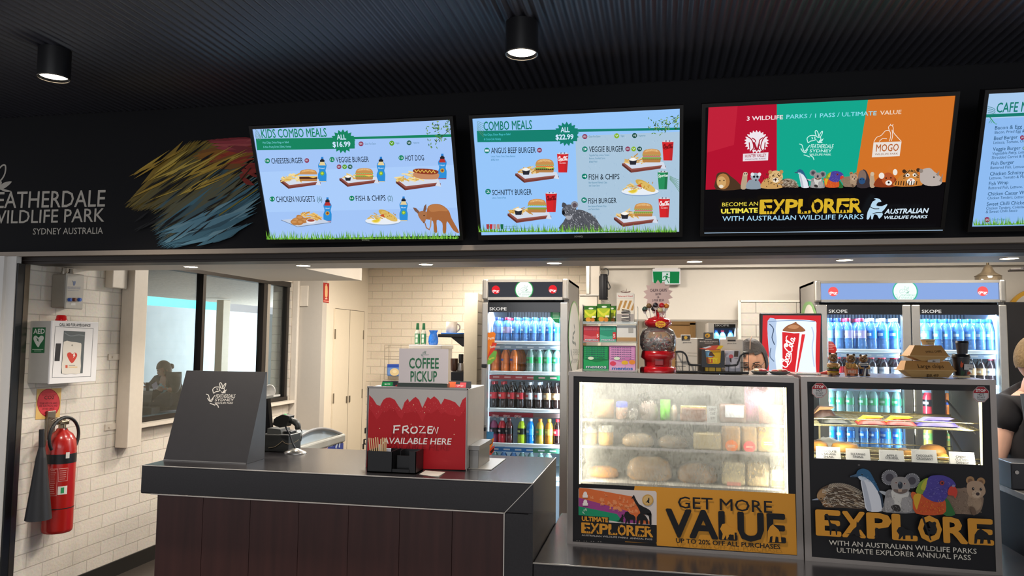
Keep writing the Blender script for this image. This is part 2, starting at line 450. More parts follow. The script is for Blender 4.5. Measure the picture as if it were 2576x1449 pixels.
# wall with the exit sign, serving hatch, tiled part
HX0, HX1 = onY(1600, 810, 6.2).x, onY(1857, 810, 6.2).x
WP = pm('#cdc6bb', .5, var=.02)
mb = MB(); mb.box((-.46, 6.2, 1.785), (4.0, 6.3, 2.5)); mb.box((-.46, 6.2, 0), (HX0, 6.3, 1.785)); mb.box((HX0, 6.2, 0), (HX1, 6.3, 1.1)); mb.box((HX1, 6.2, 0), (4.0, 6.3, 1.785))
mb.box((-.46, 6.15, 2.205), (4.0, 6.2, 2.5))
struct(mb.build('wall_hatch', WP))
mb = MB(); mb.box((HX0-.02, 6.19, 1.775), (HX1, 6.2, 1.79)); struct(mb.build('trim_9', pm('#8b847a', .4)))
TILE = brick('wall_tiles', 0, '#d6cfc2', '#d2cabd', '#8d867b', bw=.30, rh=.093, mo=.003, zoff=.02, rough=.15, bump=.2)
mb = MB(); mb.box((HX1, 6.10, 0), (1.6, 6.2, 1.935)); struct(mb.build('wall_tiled', TILE))
mb = MB(); mb.rbox((HX1-.012, 6.09, 0), (HX1+.012, 6.11, 1.94), .003); mb.rbox((HX1, 6.09, 1.925), (1.6, 6.11, 1.94), .003); struct(mb.build('trim_10', pm('#e8e2d6', .3)))
# pier with aluminium edge right of the drinks fridge
PX0, PX1 = onY(1484, 700, 6.05).x, onY(1508, 700, 6.05).x
mb = MB(); mb.box((PX0, 6.05, 1.98), (PX1, 6.2, 2.5)); mb.box((-.62, 6.05, 0), (PX1-.02, 6.2, 1.98)); struct(mb.build('wall_pier', pm('#d2c8ba', .45, var=.02)))
mb = MB(); mb.rbox((PX0-.03, 6.03, 1.985), (PX0, 6.06, 2.5), .004); mb.box((-.62, 6.035, 1.975), (PX1, 6.05, 1.985)); struct(mb.build('trim_11', ALU))
# room seen through the hatch
mb = MB(); mb.box((-1.2, 8.5, 0), (3, 8.6, 2.6)); struct(mb.build('wall_storeroom', pm('#b9b0a2', .5)))
d = bpy.data.objects.new('door_3', None); COL.objects.link(d); a = onY(1690, 812, 8.4); b = onY(1750, 812, 8.4); d.location = (a.x, 8.45, 0); struct(d)
p = MB(); p.box((a.x-.25, 8.46, 0), (b.x-.06, 8.5, a.z-.02)); p.build('door_panel', wood('door_wood', '#a9804c', '#8f6a3c'), d)
p = MB(); p.box((a.x-.3, 8.44, a.z-.02), (b.x, 8.5, a.z+.03)); p.box((b.x-.06, 8.44, 0), (b.x, 8.5, a.z)); p.build('door_frame', wood('frame_wood', '#94703f', '#7c5c32'), d)
area('storeroom_lamp', (.3, 7.4, 2.4), .4, 14, WARM)
# right-hand dark recess
RX = onY(2538, 800, 5.9).x
mb = MB(); mb.box((RX, 6.0, 0), (4, 6.05, 1.92)); struct(mb.build('wall_right_recess', pm('#1d1a1c', .45)))
mb = MB(); mb.box((3.3, 3.8, 0), (3.4, 6.2, 2.5)); struct(mb.build('wall_right', pm('#cfc7ba', .5)))
# ---- terrace beyond the window
TZ = .12
mb = MB(); mb.box((-10, 3.85, -.05), (-3.8, 22, TZ)); struct(mb.build('floor_terrace', pm('#77736e', .7)))
mb = MB(); mb.box((-9.7, 4, TZ), (-9.5, 26, 2.22)); struct(mb.build('wall_terrace', pm('#b4bfc3', .8, var=.12, sc_=4, bump=.3)))
mb = MB()
for i in range(60): y = 3.9+i*.35; mb.prism([(-3.8, 2.62), (-9.1, 2.36), (-9.1, 2.40), (-3.8, 2.66)], lambda u, v, w: (u, w, v), y, y+.345)
struct(mb.build('ceiling_terrace', pm('#b3a698', .7, var=.35, sc_=25, bump=.4)))
# ================================================================ drawings used on screens and posters
R = random.Random(3)


def d_fries(S, x, y, w, n=26, c=('#e8c878', '#d8ae55', '#f2dca0')):
    for i in range(n):
        a = R.uniform(-.7, .7); L = w*R.uniform(.16, .3); px = x+R.uniform(-.42, .42)*w; py = y-R.uniform(0, .34)*w*(1-abs(px-x)/w*1.7)
        S.line([(px-L*cos(a)/2, py-L*sin(a)/2), (px+L*cos(a)/2, py+L*sin(a)/2)], w*.045, c[i % 3])


def d_board(S, x, y, w, paper=True):   # x,y = left corner of the board, w = width
    S.poly([(x, y), (x+.2*w, y+.16*w), (x+.98*w, y+.06*w), (x+.82*w, y-.07*w)], '#93544a')
    S.poly([(x, y), (x+.2*w, y+.16*w), (x+.2*w, y+.21*w), (x, y+.05*w)], '#5c2f2a')
    S.poly([(x+.2*w, y+.16*w), (x+.98*w, y+.06*w), (x+.98*w, y+.10*w), (x+.2*w, y+.21*w)], '#7c3f38')
    if paper: S.poly([(x+.05*w, y-.01*w), (x+.22*w, y+.12*w), (x+.9*w, y+.04*w), (x+.86*w, y+.11*w), (x+.99*w, y+.13*w), (x+.93*w, y-.03*w), (x+.5*w, y-.08*w)], '#d5dcea')


def d_burger(S, x, y, w, lett=True, tom=True, patty='#5a3424', cheese=True, tall=1.0):   # x,y bottom centre
    h = w*.62*tall
    S.poly(smooth([(x-.46*w, y-.18*h), (x-.44*w, y-.02*h), (x-.3*w, y), (x+.3*w, y), (x+.44*w, y-.02*h), (x+.46*w, y-.18*h)], 3), '#b67f49')
    S.rect(x-.47*w, y-.38*h, x+.47*w, y-.18*h, patty)
    if lett: S.poly([(x-.5*w+i*.05*w, y-(.20 if i % 2 else .30)*h) for i in range(21)]+[(x+.47*w, y-.36*h), (x-.47*w, y-.36*h)], '#7ea244')
    if cheese: S.poly([(x-.47*w, y-.42*h), (x+.47*w, y-.42*h), (x+.46*w, y-.36*h), (x+.25*w, y-.26*h), (x+.02*w, y-.37*h), (x-.47*w, y-.36*h)], '#f0c35a')
    if tom: S.rect(x-.45*w, y-.5*h, x+.45*w, y-.42*h, '#d4553c')
    if lett: S.poly([(x-.49*w+i*.049*w, y-(.47 if i % 2 else .53)*h) for i in range(21)]+[(x+.47*w, y-.58*h), (x-.47*w, y-.58*h)], '#94b552')
    S.poly(smooth([(x-.46*w, y-.56*h), (x-.45*w, y-.72*h), (x-.33*w, y-.92*h), (x, y-1.0*h), (x+.33*w, y-.92*h), (x+.45*w, y-.72*h), (x+.46*w, y-.56*h)], 4), '#c98f52')
    S.poly(smooth([(x-.36*w, y-.74*h), (x-.26*w, y-.9*h), (x, y-.97*h), (x+.26*w, y-.9*h), (x+.34*w, y-.76*h), (x, y-.82*h)], 4, True), '#dfae70')
    for i in range(10): S.disc(x+R.uniform(-.3, .3)*w, y-R.uniform(.8, .94)*h, .012*w, '#f3deb0', n=6)


def d_dip(S, x, y, w):
    S.poly([(x-.5*w, y-.35*w), (x+.5*w, y-.35*w), (x+.36*w, y+.3*w), (x-.36*w, y+.3*w)], '#2a2a33'); S.disc(x, y-.35*w, .5*w, '#e9e6df', .16*w); S.disc(x, y-.37*w, .36*w, '#f8f5ee', .2*w)


def d_kidbottle(S, x, y, h, red):     # base centre
    c = '#b7342f' if red else '#e3cf9a'
    S.poly(smooth([(x-.16*h, y), (x-.17*h, y-.3*h), (x-.12*h, y-.45*h), (x-.17*h, y-.66*h), (x-.08*h, y-.8*h), (x+.08*h, y-.8*h), (x+.17*h, y-.66*h), (x+.13*h, y-.45*h), (x+.17*h, y-.3*h), (x+.16*h, y)], 3), '#2f8fd8')
    S.poly([(x-.14*h, y-.66*h), (x+.14*h, y-.66*h), (x+.08*h, y-.8*h), (x-.08*h, y-.8*h)], c)
    S.disc(x, y-.34*h, .085*h, '#c9a032' if red else '#6fae3f', n=12); S.disc(x, y-.34*h, .045*h, '#8d3a2f' if red else '#cfd94a', n=10)
    S.text('Nutri', x-.1*h, y-.52*h, x+.1*h, y-.52*h, .06*h, '#d9efff', .01)
    S.rect(x-.09*h, y-.88*h, x+.09*h, y-.8*h, '#22242c'); S.poly([(x-.06*h, y-.88*h), (x+.06*h, y-.88*h), (x+.045*h, y-.94*h), (x-.045*h, y-.94*h)], '#2b2f3a')
    S.rect(x-.045*h, y-1.0*h, x+.045*h, y-.92*h, '#2a7fd0'); S.rect(x-.15*h, y-.03*h, x+.15*h, y, c)


def d_coca(S, x0, y0, x1, y1, h, col, w=.16):
    """the flowing red-drink script, drawn as strokes along the line (x0,y0)-(x1,y1)"""
    L = math.hypot(x1-x0, y1-y0); ex, ey = (x1-x0)/L, (y1-y0)/L; nx, ny = ey, -ex
    k = L/3.05
    def P(pts): return [(x0+ex*a*k+nx*b*h, y0+ey*a*k+ny*b*h) for a, b in smooth(pts, 3)]
    cap = [(.62, .95), (.50, 1.05), (.44, .8), (.58, .68), (.70, .85), (.62, 1.12), (.34, 1.05), (.1, .6), (.02, .2), (.18, -.05), (.45, .08), (.62, .3)]
    def o(x): return [(x+.2, .5), (x+.08, .5), (x, .22), (x+.07, 0), (x+.19, .08), (x+.24, .35), (x+.2, .5)]
    def c(x): return [(x+.24, .42), (x+.17, .55), (x+.05, .42), (x, .18), (x+.08, 0), (x+.24, .1), (x+.32, .24)]
    def a(x): return [(x+.24, .48), (x+.1, .5), (x, .2), (x+.08, 0), (x+.2, .2), (x+.27, .5), (x+.22, .12), (x+.3, 0), (x+.38, .16)]
    ww = w*h
    S.line(P(cap), ww*1.1, col); S.line(P(o(.52)), ww, col); S.line(P(c(.82)), ww, col); S.line(P(a(1.08)), ww, col)
    S.line(P([(1.42, .32), (1.52, .36)]), ww, col)
    S.line(P([(p+1.5, q) for p, q in cap]), ww*1.1, col); S.line(P([(1.85, 1.1), (2.1, .85), (2.4, 1.0), (2.75, 1.2), (2.95, 1.1)]), ww*.9, col)
    S.line(P(o(2.02)), ww, col); S.line(P([(2.32, .1), (2.42, .6), (2.52, 1.05), (2.42, 1.08), (2.36, .5), (2.4, .02), (2.5, .1)]), ww, col); S.line(P(a(2.58)), ww, col)
    S.line(P([(.3, -.12), (.7, -.3), (1.1, -.2), (1.5, -.05)]), ww*.8, col)


def d_cup(S, x, y, h, col, word, tc, shift=0):      # base centre
    S.poly([(x-.22*h, y), (x+.22*h, y), (x+.29*h, y-.95*h), (x-.29*h, y-.95*h)], col)
    S.poly([(x+.08*h, y), (x+.22*h, y), (x+.29*h, y-.95*h), (x+.13*h, y-.95*h)], '#c2282c' if col[1] in 'cd' else '#23754a')
    S.disc(x, y-.95*h, .3*h, '#ccd3dc', .03*h, n=16)
    for i in range(5): S.poly([(x-.22*h+i*.09*h, y-.95*h), (x-.15*h+i*.09*h, y-.95*h), (x-.17*h+i*.09*h, y-1.03*h)], '#5a3038' if i % 2 else '#e3d4d6')
    if word == 'coke': d_coca(S, x-.24*h, y-.62*h, x+.26*h, y-.62*h, .17*h, tc, .2)
    else: S.text(word, x-.26*h, y-.66*h, x+.27*h, y-.7*h, .16*h, tc, .02, .25)
    if word == 'coke' and tc != '#7d141a': S.text('CLASSIC', x-.17*h, y-.45*h, x+.17*h, y-.45*h, .06*h, tc, .01)


def d_plate(S, x, y, w):
    S.disc(x, y, .5*w, '#8ea9cc', .11*w, n=28); S.disc(x, y-.02*w, .5*w, '#e8eef6', .1*w, n=28)
    d_fries(S, x-.2*w, y-.08*w, .5*w, 22, ('#d9b55e', '#c99a45', '#ecd190'))
    for a, b, rw, c in ((.1, -.2, .25, '#cfa94e'), (.18, -.15, .26, '#dcb964')): S.disc(x+a*w, y+b*w, rw*w, c, .095*w, n=16, rot=.5)
    for i in range(16): S.disc(x+R.uniform(-.02, .36)*w, y-R.uniform(.08, .27)*w, .015*w, '#b98a38', n=6)
    S.poly(arc(x-.2*w, y-.06*w, .14*w, .1*w, 200, 380), '#f3e38a'); S.poly(arc(x-.2*w, y-.06*w, .11*w, .075*w, 200, 380), '#e2c53c')
    S.poly([(x-.1*w, y-.17*w), (x+.02*w, y-.22*w), (x+.05*w, y-.12*w)], '#c5552f')


def d_grass(S, x0, y0, x1, y1, h, n=150):
    cs = ('#5fa02c', '#7cc03c', '#4b8f2c', '#93cf52', '#3e7a2a')
    S.poly([(x0, y0), (x1, y1), (x1, y1-h*.12), (x0, y0-h*.12)], '#62a834')
    for i in range(n):
        t = i/n+R.uniform(-.01, .01); t = min(max(t, .004), .996); x = x0+(x1-x0)*t; y = y0+(y1-y0)*t; hh = h*R.uniform(.25, 1.15); w = h*.055
        S.poly([(x-w, y), (x+w, y), (x+R.uniform(-.3, .3)*h, y-hh)], cs[i % 5])


def d_branch(S, pts, s, n=26, lim=2208):
    for x, y in pts:
        for i in range(n//len(pts)+3):
            a = R.uniform(0, 2*pi); px, py = x+R.uniform(-1.3, 1.3)*s, y+R.uniform(-1.1, 1.1)*s
            if S.z and px+.8*s > lim: px = lim-.9*s
            S.poly([(px, py), (px+.35*s*cos(a)-.12*s*sin(a), py+.35*s*sin(a)+.12*s*cos(a)), (px+.75*s*cos(a), py+.75*s*sin(a)), (px+.35*s*cos(a)+.12*s*sin(a), py+.35*s*sin(a)-.12*s*cos(a))], ('#3c6b35', '#5f8d3e', '#8cab4d', '#24482b')[i % 4])


def d_badge(S, x, y, r, t, c): S.disc(x, y, r, c, n=16).text(t, x-.6*r, y+.36*r, x+.6*r, y+.36*r, .75*r, '#e4eef6', .01)


def d_logo(S, x0, y0, w, col, txt=True, lw=1.0):
    """the park's kangaroo line mark with its three lines of lettering; w = full width"""
    k = w/300.; T = lambda pts: [(x0+a*k, y0+b*k) for a, b in pts]; q = 7*k*lw
    L = lambda pts: S.line(T(smooth(pts, 3)), q, col)
    L([(150, 50), (140, 15), (150, 0), (165, 20), (172, 55)]); L([(172, 55), (190, 20), (205, 8), (200, 35), (185, 60)])
    L([(150, 50), (120, 45), (90, 50), (70, 70), (72, 90), (80, 110), (100, 95), (130, 90), (150, 78)])
    L([(150, 50), (165, 62), (185, 60), (190, 80), (175, 95)]); L([(110, 60), (118, 70), (112, 78)]); L([(135, 58), (140, 70), (134, 78)])
    S.poly(T([(160, 108), (190, 85), (215, 70), (205, 92), (175, 110)]), col); S.poly(T([(150, 85), (170, 100), (165, 108)]), col); S.poly(T([(160, 112), (200, 100), (205, 110)]), col)
    L([(0, 120), (25, 130), (35, 165), (48, 185), (70, 160), (95, 130)]); L([(15, 160), (35, 190), (60, 195), (62, 178)])
    L([(40, 215), (70, 225), (95, 235)]); L([(95, 220), (120, 235), (130, 260)]); L([(68, 180), (75, 165)])
    if txt:
        S.text('FEATHERDALE', *T([(100, 158), (300, 158)])[0], *T([(100, 158), (300, 158)])[1], 36*k, col, .012*lw, .12)
        S.text('SYDNEY', *T([(92, 193), (285, 193)])[0], *T([(92, 193), (285, 193)])[1], 26*k, col, .012*lw)
        S.text('WILDLIFE PARK', *T([(88, 222), (280, 222)])[0], *T([(88, 222), (280, 222)])[1], 18*k, col, .012*lw)


# --- animals: coordinates follow the big printed animals on the right display case
def d_echidna(S):
    S.poly([(188, 526), (190, 518), (250, 502), (268, 508), (262, 524)], '#9aa3b4')
    S.poly(smooth([(250, 505), (246, 450), (285, 395), (380, 350), (470, 338), (560, 345), (650, 375), (720, 440), (760, 520), (790, 620), (560, 612), (430, 608), (330, 600), (285, 540)], 3, True), '#5b4838')
    S.poly(smooth([(250, 505), (248, 455), (300, 400), (350, 420), (340, 480), (300, 520)], 3, True), '#a8835a'); S.poly([(290, 545), (340, 540), (440, 605), (330, 603)], '#8d6540')
    for i in range(260):
        x = R.uniform(300, 775); top = 345+((x-460)/330)**2*190 + (40 if x < 380 else 0); y = R.uniform(top, 600); a = R.uniform(.05, .5) if x > 420 else R.uniform(-.7, .2); L = R.uniform(35, 70)
        if x+L*cos(a) > 800 or y+L*sin(a) > 612: continue
        S.line([(x, y), (x+L*cos(a), y+L*sin(a))], 4.5, ('#d8cbb6', '#b39b7c', '#30261f', '#eadfcd', '#6d5641')[i % 5])
    for i in range(40): a = -1.2+i*.05; x = 300+i*11; y = 345+((x-460)/330)**2*150+(35 if x < 360 else 0); S.line([(x, y+25), (x+22*cos(a), y-18)], 4, '#cfc2ae')
    S.disc(285, 500, 8, '#1b1512')


def d_penguin(S):
    S.poly(smooth([(735, 285), (745, 400), (765, 500), (800, 635), (975, 640), (985, 560), (930, 400), (850, 300)], 3, True), '#e3e6ee')
    S.poly(smooth([(740, 290), (760, 420), (800, 620), (850, 630), (820, 480), (780, 330)], 3, True), '#b9bfcc')
    S.poly(smooth([(680, 225), (700, 185), (755, 165), (820, 190), (860, 250), (900, 330), (935, 400), (925, 425), (860, 330), (800, 280), (735, 285), (690, 262)], 3, True), '#2d5f86')
    S.poly([(610, 250), (640, 240), (685, 222), (700, 258), (660, 265), (612, 262)], '#45607c'); S.poly([(612, 262), (660, 265), (700, 258), (640, 250)], '#2b3c50')
    S.poly(smooth([(700, 255), (760, 255), (800, 285), (735, 300)], 3, True), '#c7d3e0'); S.disc(745, 232, 9, '#11202d')
    S.poly(smooth([(920, 420), (955, 430), (975, 500), (985, 600), (965, 600), (950, 500)], 3, True), '#26384c')
    S.poly(smooth([(935, 415), (1040, 430), (1120, 455), (1165, 492), (1100, 480), (1000, 465)], 3, True), '#b4b8bd')
    for i in range(30): x = R.uniform(720, 900); y = 200+(x-720)*.6+R.uniform(0, 60); S.line([(x, y), (x+14, y+10)], 2.5, '#5f90b5')


def d_koala(S):
    S.poly(smooth([(1040, 400), (1000, 480), (985, 580), (985, 650), (1335, 660), (1330, 560), (1300, 480), (1270, 420)], 3, True), '#8e8b8b')
    S.poly(smooth([(1080, 400), (1085, 520), (1110, 620), (1200, 640), (1240, 520), (1262, 420)], 3, True), '#d6d2cb')
    for cx, cy, rx in ((1050, 265, 82), (1300, 300, 80)):
        for i in range(26): a = 2*pi*i/26; S.line([(cx+rx*.8*cos(a), cy+rx*.8*sin(a)), (cx+rx*1.1*cos(a), cy+rx*1.05*sin(a))], 14, '#a8a7ab')
        S.disc(cx, cy, rx*.92, '#77767c', n=18); S.disc(cx, cy, rx*.55, '#46424a', n=14)
    S.poly(smooth([(1070, 300), (1110, 262), (1170, 255), (1225, 265), (1265, 310), (1280, 380), (1240, 430), (1170, 445), (1100, 420), (1068, 370)], 3, True), '#96918f')
    S.poly(smooth([(1095, 395), (1170, 400), (1250, 395), (1230, 432), (1170, 446), (1110, 425)], 3, True), '#6f5f58')
    S.disc(1168, 350, 27, '#2e343d', 40, n=16); S.disc(1160, 325, 12, '#5d6974', 16); S.poly([(1142, 392), (1190, 392), (1184, 425), (1148, 425)], '#b59a86')
    for x, y in ((1122, 322), (1218, 332)): S.disc(x, y, 14, '#cfa9a0', 11); S.disc(x, y, 8, '#24201f')
    for x0, x1 in ((1000, 1100), (1190, 1310)): S.poly(smooth([(x0, 500), (x1-20, 490), (x1, 600), (x1-40, 645), (x0, 640)], 3, True), '#a39f9e')
    S.poly(smooth([(1065, 590), (1110, 565), (1160, 580), (1170, 640), (1100, 635)], 3, True), '#2f2a29')
    for i in range(90): x, y = R.uniform(1000, 1310), R.uniform(440, 640); S.line([(x, y), (x+8, y+14)], 3, ('#b9b6b4', '#76726f', '#cfccc7')[i % 3])


def d_lorikeet(S):
    S.poly(smooth([(1285, 450), (1300, 420), (1345, 440), (1340, 520), (1300, 500)], 3, True), '#d0602e')
    S.poly(smooth([(1640, 500), (1690, 500), (1740, 580), (1775, 680), (1640, 672)], 3, True), '#2f6b35')
    S.poly(smooth([(1310, 480), (1350, 440), (1480, 470), (1640, 500), (1675, 560), (1640, 672), (1340, 662)], 3, True), '#cf5426')
    S.poly(smooth([(1310, 490), (1345, 440), (1400, 450), (1370, 560), (1345, 620)], 3, True), '#d9a92c')
    S.poly(smooth([(1345, 430), (1350, 380), (1390, 310), (1470, 265), (1490, 330), (1440, 440)], 3, True), '#7f9b33'); S.poly(smooth([(1395, 380), (1430, 300), (1480, 270), (1490, 320), (1440, 400)], 3, True), '#b9b53a')
    S.poly(smooth([(1480, 262), (1560, 236), (1650, 240), (1740, 280), (1785, 340), (1770, 370), (1720, 380), (1690, 470), (1640, 530), (1560, 535), (1480, 505), (1415, 455), (1450, 380)], 3, True), '#4b3f96')
    for i in range(110):
        x, y = R.uniform(1440, 1720), R.uniform(260, 510)
        if (x-1580)**2/150**2+(y-390)**2/130**2 < 1: S.line([(x, y), (x+16, y+R.uniform(-8, 10))], 3, ('#6a5fb8', '#3a2f7c', '#8f8ac9')[i % 3])
    S.poly(smooth([(1715, 365), (1760, 355), (1790, 385), (1800, 430), (1775, 492), (1755, 462), (1700, 455), (1692, 420)], 3, True), '#cf4030')
    S.disc(1755, 352, 18, '#8d88a8', 14); S.disc(1628, 320, 27, '#8d3038'); S.disc(1628, 320, 18, '#b0413c'); S.disc(1630, 320, 12, '#1a1012')
    for i in range(70): x, y = R.uniform(1350, 1640), R.uniform(510, 655); S.line([(x, y), (x+10, y+14)], 4, ('#e2782e', '#b83f22', '#e59a34')[i % 3])


def d_quokka(S):
    S.poly(smooth([(1790, 405), (1860, 395), (1930, 390), (1960, 460), (2110, 480), (2110, 590), (2080, 660), (2030, 690), (1900, 684), (1775, 672), (1740, 580), (1690, 500)], 3, True), '#8d7561')
    S.poly(smooth([(1960, 470), (2060, 480), (2100, 560), (2060, 640), (1980, 640), (1940, 560)], 3, True), '#a98e74')
    for cx, cy in ((1970, 305), (2090, 320)): S.disc(cx, cy, 48, '#a87f55', 46); S.disc(cx, cy+8, 28, '#7d5b42', 28)
    S.poly(smooth([(1930, 380), (1950, 330), (2020, 310), (2100, 330), (2135, 390), (2140, 450), (2090, 500), (2020, 510), (1950, 470)], 3, True), '#b3957a')
    S.poly(smooth([(1990, 440), (2040, 420), (2090, 440), (2080, 490), (2040, 505), (2000, 490)], 3, True), '#c9ae93')
    S.disc(2054, 458, 22, '#3b2c2a', 18)
    for x, y in ((2003, 400), (2090, 405)): S.disc(x, y, 15, '#1d1716', 17); S.disc(x+4, y-5, 4, '#d9d2cc')
    for i in range(160): x, y = R.uniform(1760, 2090), R.uniform(420, 670); S.line([(x, y), (x+7, y+12)], 3, ('#a08a74', '#6d5847', '#baa289')[i % 3])
    S.poly(smooth([(1960, 600), (2010, 610), (2030, 680), (1990, 690)], 3, True), '#6b5341')


SIL = {'giraffe': [(0, .02), (.18, 0), (.3, .1), (.32, .25), (.45, .45), (.75, .5), (.9, .6), (1, .8), (.95, .85), (.9, .75), (.88, 1), (.8, 1), (.74, .72), (.5, .72), (.45, 1), (.36, 1), (.33, .6), (.22, .25), (.05, .1)],
       'roo': [(.62, 0), (.7, .12), (.8, 0), (.8, .2), (.9, .3), (.78, .36), (.85, .6), (.75, .55), (.82, .95), (.95, 1), (.6, 1), (.5, .85), (.3, .9), (0, .8), (.28, .8), (.42, .55), (.6, .35)],
       'lion': [(0, .35), (.12, .05), (.35, 0), (.5, .2), (.8, .3), (.95, .45), (1, .75), (.92, .6), (.92, 1), (.8, 1), (.78, .7), (.5, .7), (.5, 1), (.36, 1), (.34, .72), (.2, 1), (.1, 1), (.15, .65)],
       'gorilla': [(.2, .12), (.4, 0), (.55, .12), (.8, .3), (.95, .55), (1, 1), (.82, 1), (.78, .7), (.6, .65), (.55, 1), (.35, 1), (.38, .65), (.2, .7), (.15, 1), (0, 1), (.03, .4)],
       'koala': [(.1, .1), (.3, 0), (.45, .1), (.75, .02), (.9, .12), (.85, .3), (1, .6), (.9, .9), (.6, 1), (.3, .95), (0, .85), (.3, .7), (.05, .55), (.35, .5), (.2, .3)],
       'bird': [(.3, 0), (.6, .02), (.9, .1), (.6, .15), (.65, .5), (.8, 1), (.5, 1), (.1, .95), (.35, .6), (.35, .2)]}


def sil(S, kind, x, y, w, h, c): S.poly([(x+a*w, y+b*h) for a, b in SIL[kind]], c)


def d_explore(S, word, x0, y0, x1, y1, h, col, bg):
    """wide letters with animal cut-outs; baseline (x0,y0)-(x1,y1)"""
    n = len(word); dx, dy = (x1-x0)/n, (y1-y0)/n
    for i, ch in enumerate(word):
        a, b = x0+dx*(i+.06), y0+dy*i; c, d = x0+dx*(i+.92), y0+dy*(i+.9)
        S.text(ch, a, b, c, d, h, col, .034)
        ty = b-h
        if i == 0: sil(S, 'giraffe', a+.28*dx, b-.85*h, .55*dx, .87*h, bg)
        elif ch == 'X': sil(S, 'roo', a+.1*dx, b-.6*h, .7*dx, .62*h, bg)
        elif ch == 'P': sil(S, 'bird', a+.2*dx, b-.4*h, .22*dx, .42*h, bg)
        elif ch == 'L': sil(S, 'lion', a+.1*dx, b-.5*h, .7*dx, .52*h, bg)
        elif ch == 'O': S.poly([(a+.08*dx, b-.98*h), (a+.16*dx, b-1.0*h), (a+.48*dx, b), (a+.42*dx, b)], bg); sil(S, 'koala', a+.3*dx, b-.78*h, .4*dx, .55*h, bg)
        elif ch == 'R' and i == n-1: S.disc(a+.3*dx, b-.75*h, .12*dx, bg); S.disc(a+.55*dx, b-.75*h, .12*dx, bg)
        elif ch == 'E': sil(S, 'gorilla', a+.15*dx, b-.6*h, .65*dx, .62*h, bg)


# ================================================================ menu screens on the fascia
TVO, TVU, TVV = Vector((0, 3.6, 2.125)), Vector((1, 0, 0)), Vector((0, -.215, .525)).normalized()
TVN = TVU.cross(TVV)
GREEN, NAVY = '#17845f', '#1e2c3c'


def screen(label, xa, xb, brand=None):
    hz = .567
    t = thing('menu_screen', label, 'screen', TVO+TVU*(xa+xb)/2, 'menu screens above the serving counter')
    fn = lambda u, v, w: TVO+TVU*u+TVV*v+TVN*w
    mb = MB(); q = lambda u0, v0, u1, v1, w0, w1: mb.prism([(u0, v0), (u1, v0), (u1, v1), (u0, v1)], fn, w0, w1)
    e = .016; q(xa-e, -.024, xb+e, 0, -.03, .006); q(xa-e, hz, xb+e, hz+e, -.03, .006); q(xa-e, 0, xa, hz, -.03, .006); q(xb, 0, xb+e, hz, -.03, .006); q(xa-e, -.024, xb+e, hz+e, -.05, -.03)
    mb.build('bezel', pm('#15120f', .3), t)
    b = MB(); b.box(((xa+xb)/2-.12, 3.55, 2.3), ((xa+xb)/2+.12, 3.698, 2.5)); b.build('wall_bracket', BLACK, t)
    S = Sheet(TVO, TVU, TVV, base=-.001)
    S.box = (xa, 0, xb-xa, hz); S.z = None
    return t, S, fn


def screen_end(t, S, brand=None, xm=0):
    S.build('display', SCREEN, t)
    if brand:
        B = Sheet(TVO, TVU, TVV, base=.0065); B.box = (xm-.02, -.017, .04, .008); B.text(brand, 0, 0, 1, 0, 1, '#b9b2a8', .02); B.build('maker_mark', PRINT, t)


def px_mode(S): S.box = None; return S


# ---- screen 1
t, S, fn = screen('menu screen headed KIDS COMBO MEALS, nearest the feather mural', -1.993, -.967)
S.rect(0, 0, 1, 1, '#a3c5f7'); S.rect(0, .25, 1, .62, '#abcdfb'); px_mode(S).at(620, 280, 4.2625)
S.poly([(100, 295), (930, 282), (2215, 245), (2220, 275), (1160, 300), (1160, 400), (112, 418)], GREEN)
for i in range(6): S.line(smooth([(92, 195+i*14), (120, 215+i*18), (152, 275+i*6)], 3), 4, '#5c8f80')
S.text('KIDS COMBO MEALS', 165, 286, 862, 272, 92, GREEN, .012)
S.star(1034, 322, 105, 137, 17, GREEN, .95)
S.text('ALL', 972, 303, 1068, 301, 52, '#cfe6ff', .025); S.text('$16.99', 928, 382, 1115, 378, 54, '#cfe6ff', .03)
S.text('Hot Chips, Onion Rings or Salad', 176, 346, 452, 341, 22, '#7fd7e8'); S.text('& Non Fruity Drink 250mL Variety', 182, 393, 480, 388, 22, '#7fd7e8')
d_branch(S, [(1990, 130), (2090, 160), (2170, 140), (2060, 240), (2110, 270), (2000, 340), (1990, 180), (2190, 170)], 46, 60)
S.line([(2215, 170), (2110, 260), (2030, 330)], 5, '#4a5a3a')
d_badge(S, 1231, 348, 26, 'GFO', '#8d3454'); S.text('Gluten Free Option', 1272, 357, 1392, 355, 20, '#4f7f9a'); d_badge(S, 1561, 341, 27, 'V', '#5da02c'); S.text('Vegan', 1602, 349, 1642, 348, 20, '#4f7f9a')
d_badge(S, 1746, 337, 26, 'VE', '#245c50'); S.text('Vegetarian', 1787, 345, 1856, 343, 18, '#4f7f9a')
for n, w, x, y, x1, y1, h in (('10', 'CHEESEBURGER', 228, 530, 612, 556, 58), ('12', 'VEGGIE BURGER', 921, 516, 1317, 543, 58), ('13', 'HOT DOG', 1662, 497, 1908, 526, 58), ('11', 'CHICKEN NUGGETS', 281, 939, 740, 968, 60), ('14', 'FISH & CHIPS', 1133, 931, 1497, 957, 58)):
    d_badge(S, x, y, 28, n, GREEN); S.text(w, x+46, y1+4, x1, y1-2, h, NAVY, .006)
S.text('(6)', 765, 966, 818, 964, 55, '#3e6f73', .004); S.text('(2)', 1520, 955, 1573, 953, 52, '#3e6f73', .004)
d_badge(S, 652, 526, 25, 'GFO', '#8d3454')
for x, t_, c in ((997, 'GFO', '#8d3454'), (1057, 'V', '#5da02c'), (1116, 'VE', '#245c50')): d_badge(S, x, 593, 25, t_, c)
